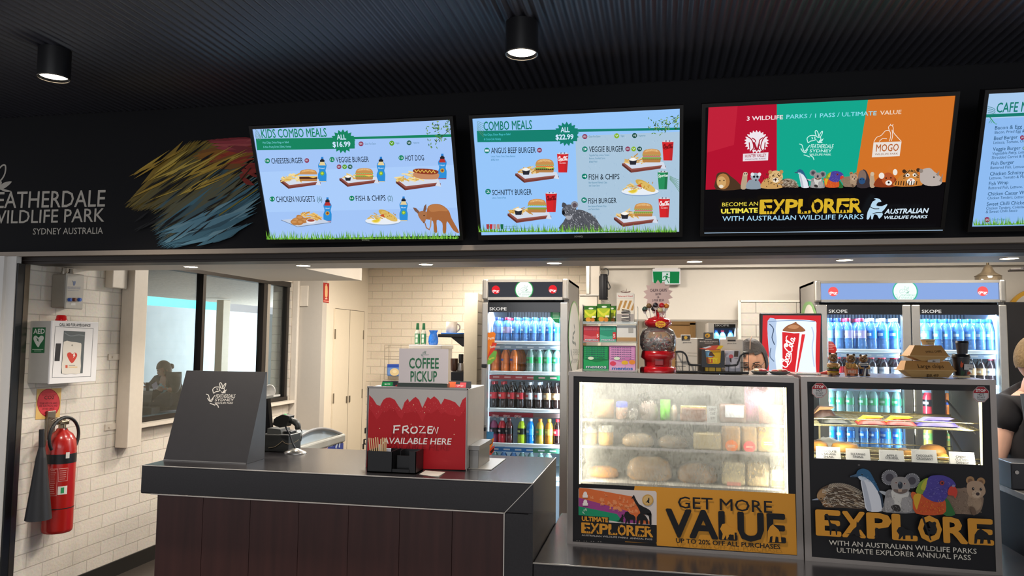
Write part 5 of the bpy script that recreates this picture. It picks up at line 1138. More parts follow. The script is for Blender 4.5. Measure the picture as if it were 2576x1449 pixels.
def fridge(label, X0, X1, Yf, D, Ztop, zhead, shelves, doors, header, inner_power, hcol):
    """shelves: heights; doors: list of (x0, x1) glass openings"""
    t = thing('drinks_fridge', label, 'fridge', ((X0+X1)/2, Yf, 0))
    m = MB(); w = .035; zb = .16
    for a, b in (((X0, Yf+.05, 0), (X0+w, Yf+D, Ztop-.004)), ((X1-w, Yf+.05, 0), (X1, Yf+D, Ztop-.004)), ((X0, Yf+D-w, 0), (X1, Yf+D, Ztop-.004)), ((X0, Yf+.05, Ztop-.02), (X1, Yf+D, Ztop-.003)), ((X0, Yf+.05, 0), (X1, Yf+D, zb))): m.box(a, b)
    m.build('cabinet', pm('#8e8984', .4, .3), t)
    m = MB(); m.box((X0+w, Yf+D-w-.006, zb), (X1-w, Yf+D-w-.002, zhead)); m.box((X0+w+.001, Yf+.06, zb), (X0+w+.004, Yf+D-w, zhead)); m.box((X1-w-.004, Yf+.06, zb), (X1-w-.001, Yf+D-w, zhead)); m.box((X0+w, Yf+.06, zhead), (X1-w, Yf+D-w, zhead+.01))
    for i in range(int((X1-X0-.1)/.022)): m.box((X0+.05+i*.022, Yf+D-w-.010, zhead-.10), (X0+.058+i*.022, Yf+D-w-.006, zhead-.03), 1)
    m.build('lining', [WHITE_IN, pm('#5a6a78', .5)], t)
    # header light box
    m = MB(); m.rbox((X0, Yf, zhead+.03), (X0+.042, Yf+.06, Ztop), .012, 3); m.rbox((X1-.042, Yf, zhead+.03), (X1, Yf+.06, Ztop), .012, 3); m.box((X0+.04, Yf+.004, Ztop-.022), (X1-.04, Yf+.06, Ztop-.004)); m.box((X0+.04, Yf+.004, zhead+.03), (X1-.04, Yf+.06, zhead+.048)); m.box((X0+.04, Yf+.02, zhead+.048), (X1-.04, Yf+.06, Ztop-.022))
    hd = m.build('header_box', ALU, t)
    S = Sheet((X0, Yf+.02, zhead), base=.001); header(S, X0+.042, X1-.042, zhead+.048, Ztop-.022); S.build('header_panel', LIT, hd)
    # doors
    nd = len(doors); FC = (.74, .88, 1) if nd == 1 else (.58, .80, 1)
    for i, (a, b) in enumerate(doors):
        da = X0+.002 if i == 0 else (doors[i-1][1]+a)/2+.002; db = X1-.002 if i == nd-1 else (b+doors[i+1][0])/2-.002; ztp = zhead+.012
        m = MB(); m.rbox((da, Yf, .1), (a, Yf+.045, ztp), .006); m.rbox((b, Yf, .1), (db, Yf+.045, ztp), .006); m.box((a, Yf+.003, .1), (b, Yf+.045, .2))
        d = m.build('door_frame', ALU, t)
        m = MB(); m.box((a, Yf+.002, zhead-.055), (b, Yf+.045, ztp)); m.build('door_top_band', BLACKG, d)
        m = MB(); m.box((a, Yf+.012, .2), (b, Yf+.016, zhead-.055)); m.build('door_glass', glass('fridge_glass', (.95, .98, 1), .05), d)
        S = Sheet((a, Yf+.002, zhead-.055), base=.0006); S.box = (.01, .012, .16, .03); S.text('SKOPE', 0, 0, .75, 0, .7, '#b9bcc0', .02); S.build('maker_mark', PRINT, d)
        for k, z in enumerate(shelves):
            m = MB(); m.box((a-.01, Yf+.10, z-.012), (b+.01, Yf+D-.06, z-.006)); m.rbox((a-.006, Yf+.075, z-.016), (b+.006, Yf+.10, z+.008), .004)
            sh = m.build('shelf', pm('#eef4f6', .3, var=.01), t)
            STRIP[0](sh, label, i, k, a, b, Yf+.074, z)
        # strip light behind the door edge
        for xx, ss in ((a-.012, 1), (b+.012, -1)): area('fridge_strip', (xx, Yf+.07, (zhead+zb)/2), zhead-zb, inner_power/nd, FC, (0, radians(90)*-ss, 0), .02)
        area('fridge_top_light', ((a+b)/2, Yf+.14, zhead-.02), b-a, inner_power*.8/nd, FC, (radians(-25), 0, 0), .05)
    return t


STRIP = [None]
ST1 = [['#93a6b8', '#93a6b8'], ['#a5323a', '#1c6a42'], ['#8d2733', '#6f5a55'], ['#3f7fc0', '#4c8a6a'], ['#93a6b8', '#93a6b8']]
def strip(sh, label, i, k, a, b, y, z):
    S = Sheet((a, y, z-.05), base=.0005); S.box = (0, 0, b-a, .03)
    two = 'two' in label; c = ['#a9bfd6', '#a9bfd6'] if two else ST1[min(k, 4)]
    S.rect(0, 1, .62, 0, c[0]); S.rect(.62, 1, 1, 0, c[1])
    if k == 2 and not two:
        for j in range(3): d_coca(S, .04+j*.16, .3, .14+j*.16, .3, .45, '#d8b4b4', .18)
    else:
        for j in range(6): S.rect(.05+j*.16, .7, .14+j*.16, .35, '#d5dee6' if k != 1 else '#d9a8a8')
    S.build('price_strip', PRINT, sh)
STRIP[0] = strip


def roundel(S, x, y, r, k):       # red script roundel in local metres (S.box maps metres)
    S.disc(x, y, r, '#d8202a', n=28); d_coca(S, x-.82*r, y-.16*r, x+.86*r, y-.16*r, .42*r, '#f8ecec', .17)


def hdr1(S, a, b, z0, z1):
    S.box = (a-S.O.x, z0-S.O.z, 1, 1); w, h = b-a, z1-z0
    S.rect(0, h, w, 0, '#33353c'); cx = w*.485
    R_ = h*.62; P_ = [(cx+R_*cos(t), min(max(h/2+R_*sin(t), 0), h)) for t in [2*pi*i/40 for i in range(40)]]
    S.poly(P_, '#2f9a50'); S.poly([(cx+(R_-.006)*cos(t), min(max(h/2+(R_-.006)*sin(t), 0), h)) for t in [2*pi*i/40 for i in range(40)]], '#e8eeea')
    flip_logo(S, cx-.045, h*.78, .10, '#8fae9c'); roundel(S, w*.10, h*.5, h*.28, 1); roundel(S, w*.87, h*.52, h*.28, 1)


def hdr2(S, a, b, z0, z1):
    S.box = (a-S.O.x, z0-S.O.z, 1, 1); w, h = b-a, z1-z0
    S.rect(0, h, w, 0, '#7f9bcf'); cx = w*.485; R_ = h*.72
    S.poly([(cx+R_*cos(t), min(max(h/2+R_*sin(t), 0), h)) for t in [2*pi*i/48 for i in range(48)]], '#3fae94'); S.poly([(cx+(R_-.008)*cos(t), min(max(h/2+(R_-.008)*sin(t), 0), h)) for t in [2*pi*i/48 for i in range(48)]], '#e2f2ec')
    flip_logo(S, cx-.065, h*.80, .13, '#8cb8a8'); S.disc(w*.072, h*.5, h*.29, '#ee5a5a', n=28); S.disc(w*.915, h*.5, h*.29, '#ee5a5a', n=28)
    for f_ in (.072, .915): d_coca(S, w*f_-.24*h, h*.45, w*f_+.25*h, h*.45, .12*h, '#ffffff', .17)


def flip_logo(S, x0, y0, w, c):     # the logo in an upward-y local frame
    k = S.box; S.box = (k[0], k[1], k[2], -k[3]); S.k += 1
    d_logo(S, x0, -y0, w, c, False, .6); S.box = k
    S.text('FEATHERDALE', x0+w*.33, y0-w*.52, x0+w, y0-w*.52, w*.11, c, 0); S.text('SYDNEY', x0+w*.31, y0-w*.65, x0+w*.95, y0-w*.65, w*.085, c, 0); S.text('WILDLIFE PARK', x0+w*.3, y0-w*.74, x0+w*.93, y0-w*.74, w*.05, c, 0)


# ---- single-door fridge
F1 = dict(X0=-1.194, X1=-.594, Y=5.051)
zsh = [onY(1320, y, F1['Y']+.08).z for y in (861, 937, 1031, 1119, 1200)]
ga, gb = onY(1226, 900, F1['Y']).x, onY(1408, 900, F1['Y']).x
f1 = fridge('single-door drinks fridge with dark lit header behind the counter end', F1['X0'], F1['X1'], F1['Y'], .70, 2.03, onY(1320, 765, F1['Y']).z, zsh, [(ga, gb)], hdr1, 17, 0)
S = Sheet((F1['X1'], 5.4, 1), (0, 1, 0), base=.002).at(1190, 680, 3.814)
S.disc(968, 640, 55, '#7fb06a', 345, 40); S.disc(968, 648, 49, '#d8d4cc', 340, 40)
for p in ([(965, 520), (975, 580), (955, 620), (965, 660)], [(960, 600), (950, 680), (972, 700)], [(935, 760), (950, 850), (940, 890)], [(975, 690), (985, 720)]): S.line(smooth(p, 3), 3, '#6f766f')
S.text('FEATHERDALE', 957, 815, 1010, 812, 60, '#7d847c'); S.text('SYDNEY', 955, 888, 1010, 885, 40, '#7d847c'); S.build('side_sticker', PRINT, f1)
h = MB(); hx = F1['X0']+.03
h.rbox((hx-.018, F1['Y']-.03, onY(1222, 1070, 5.05).z), (hx+.012, F1['Y']-.001, onY(1222, 925, 5.05).z), .005); h.build('door_handle', pm('#a3a09b', .3, .7), f1)
for yy in (920, 1079): h = MB(); z = onY(1222, yy, 5.05).z; h.rbox((hx-.02, F1['Y']-.032, z-.012), (hx+.014, F1['Y']-.001, z+.012), .003); h.build('handle_end', BLACK, f1)
S = Sheet((F1['X0'], F1['Y']+.002, 1), base=-.004).at(1190, 680, 3.814)     # stuck on the door edge, fanta bottles cut-out
S.poly([(130, 600), (200, 590), (215, 610), (205, 690), (140, 830), (128, 830)], '#e07a22'); S.poly([(130, 860), (185, 690), (228, 700), (205, 760), (150, 830), (132, 890)], '#cf3a2a'); S.poly([(130, 895), (150, 830), (200, 770), (228, 780), (215, 850), (170, 900), (132, 905)], '#6fae4a')
S.text('Fanta', 150, 668, 205, 655, 26, '#f0e6d6', .02); S.text('Fanta', 165, 750, 215, 738, 24, '#f0e6d6', .02); S.text('Sprite', 150, 862, 205, 846, 22, '#e8e25a', .02)
S.build('bottle_sticker', PRINT, f1); S = Sheet((F1['X0'], F1['Y']+.002, 1), base=-.004).at(1190, 1000, 4.528); S.poly([(140, 385), (232, 392), (228, 470), (150, 520), (137, 655)], '#3f7fae'); S.poly([(140, 655), (150, 560), (215, 470), (238, 460), (222, 540), (160, 655)], '#d97a2a'); S.poly([(165, 540), (215, 480), (222, 520), (180, 550)], '#4d2a1c'); S.poly([(160, 655), (200, 580), (245, 545), (238, 610), (205, 655)], '#c9402c'); S.poly([(190, 620), (235, 570), (238, 600), (205, 640)], '#3d2018')
S.build('bottle_sticker', PRINT, f1)
S = Sheet((F1['X0'], F1['Y']+.012, 1), base=.001).at(1190, 680, 3.814); S.poly([(745, 400), (835, 395), (830, 510), (790, 500), (745, 450)], '#1f8a55')
for i in range(5): S.rect(765, 405+i*13, 825, 411+i*13, '#a9d9bd')
S.build('green_sticker', PRINT, f1)
YB = F1['Y']+.14


def fill(fname, xs, Y, z, kinds, k, deep, s=1.0, dx=.004, dy=.068, grp=None):
    for r in range(deep):
        for i, x in enumerate(xs):
            kd = kinds[i]
            if kd is None: continue
            bottle(kd, (x+dx*r, Y+dy*r, z), '%s bottle, %s, %s, %s shelf, %s' % (kd, ORD[i], ROWN[r], SHELF[k], fname), 'bottles on the %s shelf, %s' % (SHELF[k], fname), s)


xs1 = lambda zs, y, yb, s=3.814, ox=1190, oy=680: [onY(ox+z/s, oy+y/s, yb).x for z in zs]
SW = 'spring water'
fill('single-door fridge', xs1((230, 325, 412, 497, 582, 668, 738, 803), 560, YB), YB, zsh[0], ['pump water', 'berry water', SW, SW, SW, SW, 'crown water', 'crown water'], 0, 3, .95)
fill('single-door fridge', xs1((212, 308, 395, 552, 636, 720, 806), 860, YB), YB, zsh[1], ['orange soft drink']*3+['lemonade', 'lemonade', 'green-capped lemonade', 'green-capped lemonade'], 1, 2, .94)
for i, (zx, dp) in enumerate(((450, .14), (468, .22))): bottle('orange soft drink', (onY(1190+zx/3.814, 900, YB+dp).x, YB+dp, zsh[1]), 'orange soft drink bottle, %s line beside the gap, second shelf, single-door fridge' % ('third', 'fourth')[i], 'bottles on the second shelf, single-door fridge', .94)
fill('single-door fridge', xs1((195, 285, 370, 458, 544, 630, 716, 798), 1200, YB), YB, zsh[2], ['cola', 'cola', 'black-capped cola', 'black-capped cola', 'silver-label cola', 'silver-label cola', 'tan-label cola', 'tan-label cola'], 2, 2, 1.02)
fill('single-door fridge', xs1((238, 332, 410, 555, 655, 765, 868, 962), 380, YB, 4.528, 1190, 1000), YB, zsh[3], ['purple sports drink', 'red sports drink', 'dark berry drink', 'lime sports drink', 'blue sports drink', 'orange-capped iced tea', 'yellow-capped iced tea', 'cola'], 3, 1, .95)
fill('single-door fridge', xs1((250, 350, 460, 560, 660, 770, 860), 640, YB, 4.528, 1190, 1000), YB, zsh[4], ['lemonade', 'crown water', 'crown water', 'lemonade', 'lemonade', 'lemonade', 'lemonade'], 4, 1, .95)

# ---- double-door fridge
F2Y = 5.506
zsh2 = [onY(2180, y, F2Y+.08).z for y in (881, 966, 1046, 1130)]
f2 = fridge('wide two-door drinks fridge with pale blue lit header, right', 1.072, 2.273, F2Y, .58, 2.046, onY(2300, 771, F2Y).z, zsh2, [(onY(2083, 880, F2Y).x, onY(2272, 880, F2Y).x), (onY(2318, 880, F2Y).x, onY(2516, 880, F2Y).x)], hdr2, 26, 0)
S = Sheet((1.072, 5.8, 2), (0, -1, 0), base=.002).at(1900, 660, 3.811); S.poly(smooth([(440, 490), (470, 400), (515, 375), (555, 400), (600, 520)], 4)+[(600, 560), (440, 560)], '#6f9a5c'); S.poly(smooth([(470, 500), (490, 430), (515, 405), (545, 430), (580, 540)], 4)+[(580, 580), (470, 580)], '#c9c4ba'); S.build('side_sticker', PRINT, f2)
S = Sheet((1.072, F2Y+.012, 1), base=.001).at(1900, 660, 3.811); S.poly([(700, 755), (740, 760), (770, 800), (782, 840), (760, 880), (700, 900)], '#b52a26')
for i in range(5): S.rect(706, 770+i*15, 740+(i % 3)*12, 776+i*15, '#e0a8a0')
S.build('red_sticker', PRINT, f2)
YC = F2Y+.14; x2 = lambda zs, Y=YC: [onY(1900+z/3.811, 870, Y).x for z in zs]
PW, BW, CW = 'pump water', 'berry water', 'crown water'
L1 = x2((712, 800, 890, 1020, 1115, 1225, 1345)); R1 = x2((1640, 1745, 1840, 1950, 2060, 2150, 2245))
fill('left door of wide fridge', L1, YC, zsh2[0], [PW, PW, BW, BW, CW, CW, CW], 0, 3, 1.22, -.002, .085)
fill('right door of wide fridge', R1, YC, zsh2[0], [SW]*7, 0, 3, 1.2, -.002, .085)
fill('left door of wide fridge', L1, YC, zsh2[1], ['cola', 'cola', 'cola']+['white-label cola']*4, 1, 2, 1.05, -.002, .08)
fill('right door of wide fridge', R1, YC, zsh2[1], ['silver-label cola']*4+['tan-label cola', 'tan-label cola', 'white-label cola'], 1, 1, 1.05)
fill('left door of wide fridge', L1, YC, zsh2[2], ['green-capped lemonade']*7, 2, 1, 1.05)
fill('right door of wide fridge', R1, YC, zsh2[2], ['red sports drink', 'red sports drink', 'orange soft drink', 'lime sports drink', 'lime sports drink', 'yellow-capped iced tea', 'yellow-capped iced tea'], 2, 1, 1.05)
fill('left door of wide fridge', L1, YC, zsh2[3], ['crown water']*7, 3, 1, 1.05)
fill('right door of wide fridge', R1, YC, zsh2[3], ['orange-capped iced tea']*3+['lemonade']*4, 3, 1, 1.05)

# ================================================================ other kitchen furniture
# ice cream freezer at the left wall
q = onZ(866, 1091, .9); t = thing('ice_cream_freezer', 'blue ice cream chest freezer with curved glass lid at the left', 'freezer', (q.x-.35, q.y-.6, 0))
fx, fy1 = q.x, q.y; fx0, fy0 = fx-.52, fy1-.95
m = MB(); m.rbox((fx0, fy0, .05), (fx, fy1, .84), .01); m.build('freezer_body', pm('#1f3fa0', .35), t)
m = MB(); m.rbox((fx0-.01, fy0-.01, .84), (fx+.01, fy1+.01, .9), .012); m.build('rim', pm('#a9a9a2', .4), t)
m = MB(); m.prism(smooth([(fy0+.03, .9), (fy0+.25, .95), ((fy0+fy1)/2, .972), (fy1-.25, .95), (fy1-.03, .9)], 5), lambda u, v, w: (w, u, v), fx0+.03, fx-.03); m.build('glass_lid', pm('#b9c9d6', .08, coat=.5), t)
for xx in (fx0+.005, fx-.025): m = MB(); m.tube([(xx+.01, u, v) for u, v in smooth([(fy0+.02, .9), (fy0+.25, .958), ((fy0+fy1)/2, .982), (fy1-.25, .958), (fy1-.02, .9)], 5)], .012, 8); m.build('lid_frame', pm('#77787a', .35), t)
S = Sheet((fx, fy0, .5), (0, 1, 0), base=.002).at(660, 930, 6.586); S.line(smooth([(1210, 1300), (1235, 1230), (1262, 1140), (1275, 1200), (1285, 1160), (1270, 1290)], 3), 22, '#c9d8ee'); S.disc(1305, 1140, 14, '#6f8fd0'); S.text('cool', 1055, 1290, 1170, 1265, 50, '#b9cbea', .02, .2); S.text('treats', 960, 1330, 1080, 1300, 40, '#e2b9a8', .02); S.build('side_print', PRINT, t)

# coffee corner between closet and partition
cz = .92
t = thing('back_counter', 'pale back counter along the brick wall behind the frozen drink machine', 'counter', (-1.85, 6.0, 0))
m = MB(); m.box((-1.95, 5.72, 0), (-1.44, 6.35, cz-.04)); m.build('counter_body', pm('#b3a99a', .5), t); m = MB(); m.rbox((-1.97, 5.70, cz-.04), (-1.44, 6.36, cz), .004); m.build('counter_top', pm('#cfc6b8', .3), t)
YM = 5.95; a, b = onY(1033, 868, YM), onY(1112, 870, YM)
t = thing('coffee_machine', 'white coffee machine whose flat top holds the bottles and jug', 'coffee machine', ((a.x+b.x)/2, YM, cz))
m = MB(); m.rbox((a.x, YM-.02, cz+.001), (b.x, YM+.32, a.z), .008); m.build('machine_body', pm('#cfc8bf', .35), t); m = MB(); m.rbox((a.x-.006, YM-.03, a.z-.03), (b.x+.006, YM+.33, a.z+.002), .004); m.build('machine_top', pm('#ddd6cc', .3), t)
mt = a.z+.0025
for i, (z0, z1) in enumerate(((605, 700), (718, 810))):
    p0 = onY(960+z0/7.246, 860, YM+.06); p1 = onY(960+z1/7.246, 860, YM+.06); zt = onY(1050, 780+240/7.246, YM+.06).z; cx = (p0.x+p1.x)/2; r = (p1.x-p0.x)/2; hh = zt-mt
    t = thing('syrup_bottle', ('left', 'right')[i]+' of two green-labelled syrup bottles on the coffee machine', 'bottle', (cx, YM+.06, mt), 'syrup bottles on the coffee machine')
    m = MB(); m.lathe([(r*.95, 0), (r, .01), (r, hh*.55), (r*.55, hh*.68), (r*.5, hh*.82)], 18, (cx, YM+.06, mt)); m.build('bottle_body', glass('syrup_glass', (.85, .9, .85), .1, ('#d9d8cc', .45)), t)
    m = MB(); m.lathe([(r*1.02, hh*.05), (r*1.02, hh*.52)], 18, (cx, YM+.06, mt)); m.build('label_band', pm('#2a6b44', .5), t); m = MB(); m.lathe([(r*.55, hh*.70), (r*.6, hh*.72), (r*.5, hh)], 14, (cx, YM+.06, mt)); m.build('cap', pm('#1f5f38', .4), t)
    S = Sheet((cx-r, YM+.06-r*1.04, mt), base=0); S.box = (0, 0, 2*r, hh*.5); S.rect(.28, .95, .72, .66, '#cfd6cc'); S.rect(.3, .58, .7, .2, '#c4ccc0'); S.build('label_print', PRINT, t)
p0, p1 = onY(1077, 866, YM+.07), onY(1103, 866, YM+.07); zt = onY(1090, 831, YM+.07).z; cx = (p0.x+p1.x)/2; r = (p1.x-p0.x)/2; hh = zt-mt
t = thing('blue_jug', 'translucent bright blue jug on the coffee machine', 'jug', (cx, YM+.07, mt)); m = MB(); m.lathe([(r*.8, 0), (r*.95, hh*.2), (r*.9, hh*.5), (r*.62, hh*.8), (r*.9, hh)], 18, (cx, YM+.07, mt)); m.build('jug_body', glass('blue_plastic', (.35, .6, 1), .15, ('#2f7fe0', .6)), t)
# black wall shelf with cup beside the partition
a, b = onY(1106, 845, 5.6), onY(1170, 836, 5.6)
t = thing('wall_shelf', 'black bracket shelf with blue cloth fixed to the brick partition', 'shelf', (b.x, 5.62, a.z))
m = MB(); m.rbox((a.x, 5.55, a.z-.01), (b.x+.0, 5.80, a.z+.014), .004); m.build('shelf_board', BLACK, t)
m = MB(); c = onY(1168, 872, 5.6); m.prism([(a.x+.09, a.z-.01), (b.x, a.z-.01), (b.x, c.z), (b.x-.02, c.z)], lambda u, v, w: (u, w, v), 5.60, 5.62); m.build('shelf_bracket', BLACK, t)
m = MB(); m.rbox((a.x+.02, 5.56, a.z+.0145), (b.x, 5.79, a.z+.024), .003); m.build('shelf_cloth', pm('#3a78cc', .6), t)
p0, p1 = onY(1122, 836, 5.66), onY(1150, 836, 5.66); cx = (p0.x+p1.x)/2; r = (p1.x-p0.x)/2; z0 = a.z+.0245; hh = onY(1136, 810, 5.66).z-z0
t = thing('mug', 'white mug on the black bracket shelf', 'mug', (cx, 5.66, z0)); m = MB(); m.lathe([(r*.9, 0), (r, .008), (r, hh), (r*.92, hh), (r*.9, .01), (.001, .008)], 20, (cx, 5.66, z0)); m.build('mug_body', pm('#cfc4b8', .35), t)
m = MB(); m.tube([(cx+r+.022*sin(i*pi/8), 5.66, z0+hh*.5+hh*.32*cos(i*pi/8)) for i in range(9)], .006, 8); m.build('mug_handle', pm('#cfc4b8', .35), t)
# grinder and jug below it
a, b = onY(1131, 957, 5.62), onY(1166, 936, 5.62)
t = thing('coffee_grinder', 'black coffee grinder with brown hopper below the bracket shelf', 'grinder', ((a.x+b.x)/2, 5.72, cz)); m = MB(); m.rbox((a.x-.02, 5.72, cz+.0), (b.x+.03, 5.9, b.z), .01); m.build('grinder_body', BLACK, t)
m = MB(); c0 = onY(1140, 935, 5.75); m.lathe([(.02, 0), (.028, .01), (.03, .07), (.03, .10)], 14, (c0.x, 5.78, b.z)); m.build('hopper', pm('#5c3f30', .3), t)
m = MB(); c1 = onY(1158, 916, 5.75); m.lathe([(.028, 0), (.03, .01), (.024, .06), (.024, .064)], 16, (c1.x, 5.77, b.z)); m.build('steel_jug', STEEL, t); m = MB(); m.lathe([(.018, .064), (.02, .07), (.02, .13), (.018, .135)], 14, (c1.x, 5.77, b.z)); m.build('black_lid', BLACK, t)
# wire rack with snack bag on the far wall
a, b = onY(967, 868, 8.12), onY(1030, 955, 8.12)
t = thing('wire_rack', 'thin wire rack hung on the far brick wall left of the coffee sign', 'rack', (a.x, 8.15, b.z)); m = MB()
for x in (a.x, a.x+.05, b.x): m.tube([(x, 8.13, a.z), (x, 8.13, b.z)], .003, 6)
for i in range(4): z = a.z+(b.z-a.z)*i/3; m.tube([(a.x, 8.13, z), (b.x, 8.13, z)], .003, 6)
m.tube([(a.x+.05, 8.13, a.z), (a.x+.05, 8.199, a.z)], .003, 6); m.build('rack_wire', pm('#a39a8c', .4, .6), t); a2, b2 = onY(974, 916, 8.08), onY(1006, 947, 8.08)
t = thing('snack_packet', 'blue-topped snack packet hanging on the thin wire rack', 'packet', (a2.x, 8.08, b2.z)); m = MB(); m.rbox((a2.x, 8.06, b2.z), (b2.x+.06, 8.127, a2.z), .02); m.build('packet_body', pm('#5f86c4', .4), t)
S = Sheet((a2.x, 8.06, b2.z), base=.001).at(960, 780, 7.246); S.rect(105, 985, 330, 1045, '#2446a0'); S.disc(235, 1130, 85, '#cdb88a', 70); S.disc(238, 1120, 40, '#d9c9a4', 28); S.build('packet_print', PRINT, t)

# exit sign
Yx = 6.14; t = thing('exit_sign', 'green and white running man exit sign below the kitchen ceiling', 'sign', onY(1676, 700, Yx))
S0 = lambda x, y, Y=Yx: onY(1430+x/4.519, 660+y/4.519, Y)
a, b = S0(955, 70), S0(1275, 250); m = MB(); m.rbox((a.x, Yx, b.z-.002), (b.x, Yx+.045, a.z), .006); m.box((a.x+.02, Yx+.01, a.z-.002), (b.x-.02, Yx+.05, 2.205)); m.build('sign_case', pm('#d6d3d4', .4), t)
S = Sheet((a.x, Yx, b.z), base=.0008).at(1430, 660, 4.519); S.poly([(958, 96), (1266, 102), (1262, 244), (962, 244)], '#e9f4ee'); S.poly([(960, 104), (1262, 104), (1258, 238), (968, 238)], '#168a4a'); S.poly([(1066, 112), (1154, 112), (1152, 238), (1066, 238)], '#e6f3ec')
G = '#168a4a'; S.disc(1122, 136, 11, G); S.poly([(1100, 150), (1124, 152), (1122, 192), (1104, 190)], G)
for p in ([(1104, 156), (1086, 160), (1076, 180)], [(1120, 158), (1136, 174), (1156, 174)], [(1108, 188), (1096, 204), (1066, 206)], [(1116, 188), (1128, 210), (1140, 234)]): S.line(p, 9, G)
S.build('sign_face', attr_mat('exit_glow', em=.75), t)
# black canister hanging on the pier
c0, c1 = onY(1522, 690, 6.0), onY(1518, 754, 6.0); r = .036
t = thing('hanging_canister', 'black canister with looped cord on a wire hook beside the white pier', 'canister', c1); m = MB(); m.lathe([(r*.95, 0), (r, .01), (r, c0.z-c1.z-.02), (r*.8, c0.z-c1.z)], 18, c1); m.build('canister_body', pm('#0d0c12', .5, spec=.3), t)
m = MB(); S1 = lambda x, y: onY(1400+x/8.523, 640+y/8.523, 5.98); m.tube(smooth([S1(1010, 320), S1(1060, 300), S1(1105, 340), S1(1110, 420), S1(1075, 520), S1(1120, 620), S1(1150, 700), S1(1120, 750), S1(1085, 690), S1(1095, 600)], 4), .004, 6); m.build('cord', BLACK, t)
m = MB(); m.tube(smooth([S1(1000, 380), S1(940, 380), S1(935, 900), S1(1000, 1010), S1(1110, 1010), S1(1120, 960), S1(1080, 910)], 3), .0025, 6); m.build('wire_hook', STEEL, t)
# glass lantern on the wide fridge
c = onY(2486, 705, 5.75); zt = 2.0465
t = thing('glass_lantern', 'clear amber glass lantern standing on top of the wide fridge', 'lantern', (c.x, 5.75, zt)); r = (onY(2519, 700, 5.75).x-onY(2453, 700, 5.75).x)/2; hh = onY(2486, 662, 5.75).z-zt
m = MB(); m.lathe([(r, 0), (r, hh*.30), (r*.97, hh*.33), (r*.55, hh*.5), (r*.45, hh*.6), (r*.26, hh*.85), (r*.1, hh*.92)], 28, (c.x, 5.75, zt)); m.build('shade', glass('amber_glass', (.85, .76, .6), .25, ('#a8957a', .35)), t)
m = MB(); m.cyl((c.x, 5.75, zt+hh*.9), (c.x, 5.75, zt+hh*1.02), .008); m.lathe([(r*1.01, hh*.29), (r*1.02, hh*.31)], 28, (c.x, 5.75, zt)); m.build('metal_band', pm('#6b5c46', .3, .9), t)
# round sign and fan at the far right
c = onY(2615, 800, 6.12); r = c.x-onY(2530, 742, 6.12).x
t = thing('round_sign', 'round white sign with yellow rim, cut off at the right edge', 'sign', c); m = MB(); m.cyl((c.x, 6.15, c.z), (c.x, 6.12, c.z), r, n=48); m.build('rim', pm('#c9962a', .4), t); m = MB(); m.cyl((c.x, 6.13, c.z), (c.x, 6.117, c.z), r*.88, n=48); m.build('face', pm('#c9c1b4', .5), t)
c = onY(2680, 676, 5.3); t = thing('ceiling_fan', 'dark blades of a ceiling fan just entering the right edge', 'fan', (c.x, 5.3, c.z)); m = MB(); m.cyl((c.x, 5.3, c.z-.02), (c.x, 5.3, 2.5), .05); m.build('hub', pm('#2a2422', .4), t)
for ang in (2.9, 3.6, .7, -1): m = MB(); m.T = Matrix.Translation((c.x, 5.3, c.z)) @ Matrix.Rotation(ang, 4, 'Z'); m.rbox((.04, -.05, -.006), (.30, .05, .004), .002); m.build('blade', pm('#2e2725', .4), t)

# lit red frozen-drink dispenser behind the cases
Yd = 4.75; a, b = onY(1912, 788, Yd), onY(2068, 793, Yd)
t = thing('drink_dispenser', 'tall black drink dispenser with glowing red iced cup panel', 'drink machine', ((a.x+b.x)/2, Yd, 0))
m = MB(); m.rbox((a.x, Yd+.002, onY(1912, 960, Yd).z), (b.x, Yd+.06, a.z), .006); m.rbox((a.x+.05, Yd+.06, 0), (b.x-.02, Yd+.45, a.z-.16), .01); m.rbox((a.x+.05, Yd+.01, 0), (b.x-.02, Yd+.06, onY(1912, 960, Yd).z), .01); m.build('dispenser_body', pm('#17161a', .3), t)
S = Sheet((a.x, Yd+.002, 1), base=.001).at(1900, 660, 3.811)
S.poly([(72, 508), (628, 510), (612, 1100), (60, 1100)], '#c2262c')
S.poly(smooth([(118, 560), (200, 545), (350, 548), (560, 560), (585, 620), (580, 800), (578, 960), (590, 1100)], 4)+[(130, 1100), (130, 860), (118, 700)], '#dde6f2')
S.poly(smooth([(118, 560), (200, 550), (195, 640), (205, 760), (190, 900), (205, 1100), (140, 1100), (130, 860)], 3, True), '#a9bcd6'); S.line(smooth([(135, 590), (175, 640), (160, 720), (185, 790)], 3), 10, '#46566e'); S.line(smooth([(150, 820), (140, 900), (180, 950)], 3), 9, '#5a6b84'); S.line(smooth([(125, 570), (260, 560), (420, 556), (570, 568)], 3), 9, '#8298b8'); S.line(smooth([(540, 620), (560, 700), (545, 820), (565, 1000)], 3), 12, '#b4c6de')
S.poly([(258, 668), (480, 676), (400, 1100), (262, 1100)], '#c92028'); S.poly([(425, 678), (480, 676), (400, 1100), (375, 1100)], '#eef2f6'); S.poly([(445, 690), (478, 690), (405, 1060), (392, 1060)], '#d02a30')
S.poly(smooth([(262, 660), (300, 610), (360, 585), (390, 570), (400, 585), (450, 620), (478, 660), (370, 668)], 3, True), '#8f5a38'); S.poly(smooth([(310, 625), (360, 598), (420, 615), (380, 640)], 3, True), '#b57f58'); S.line([(256, 662), (370, 676), (482, 672)], 9, '#f4f6f8')
d_coca(S, 300, 1010, 385, 715, 70, '#f8f4f4', .14)
S.build('glowing_panel', LIT, t)
# ================================================================ the two display cases on the low bench
GOLD, INK = '#d9952f', '#121013'
CASES = {}


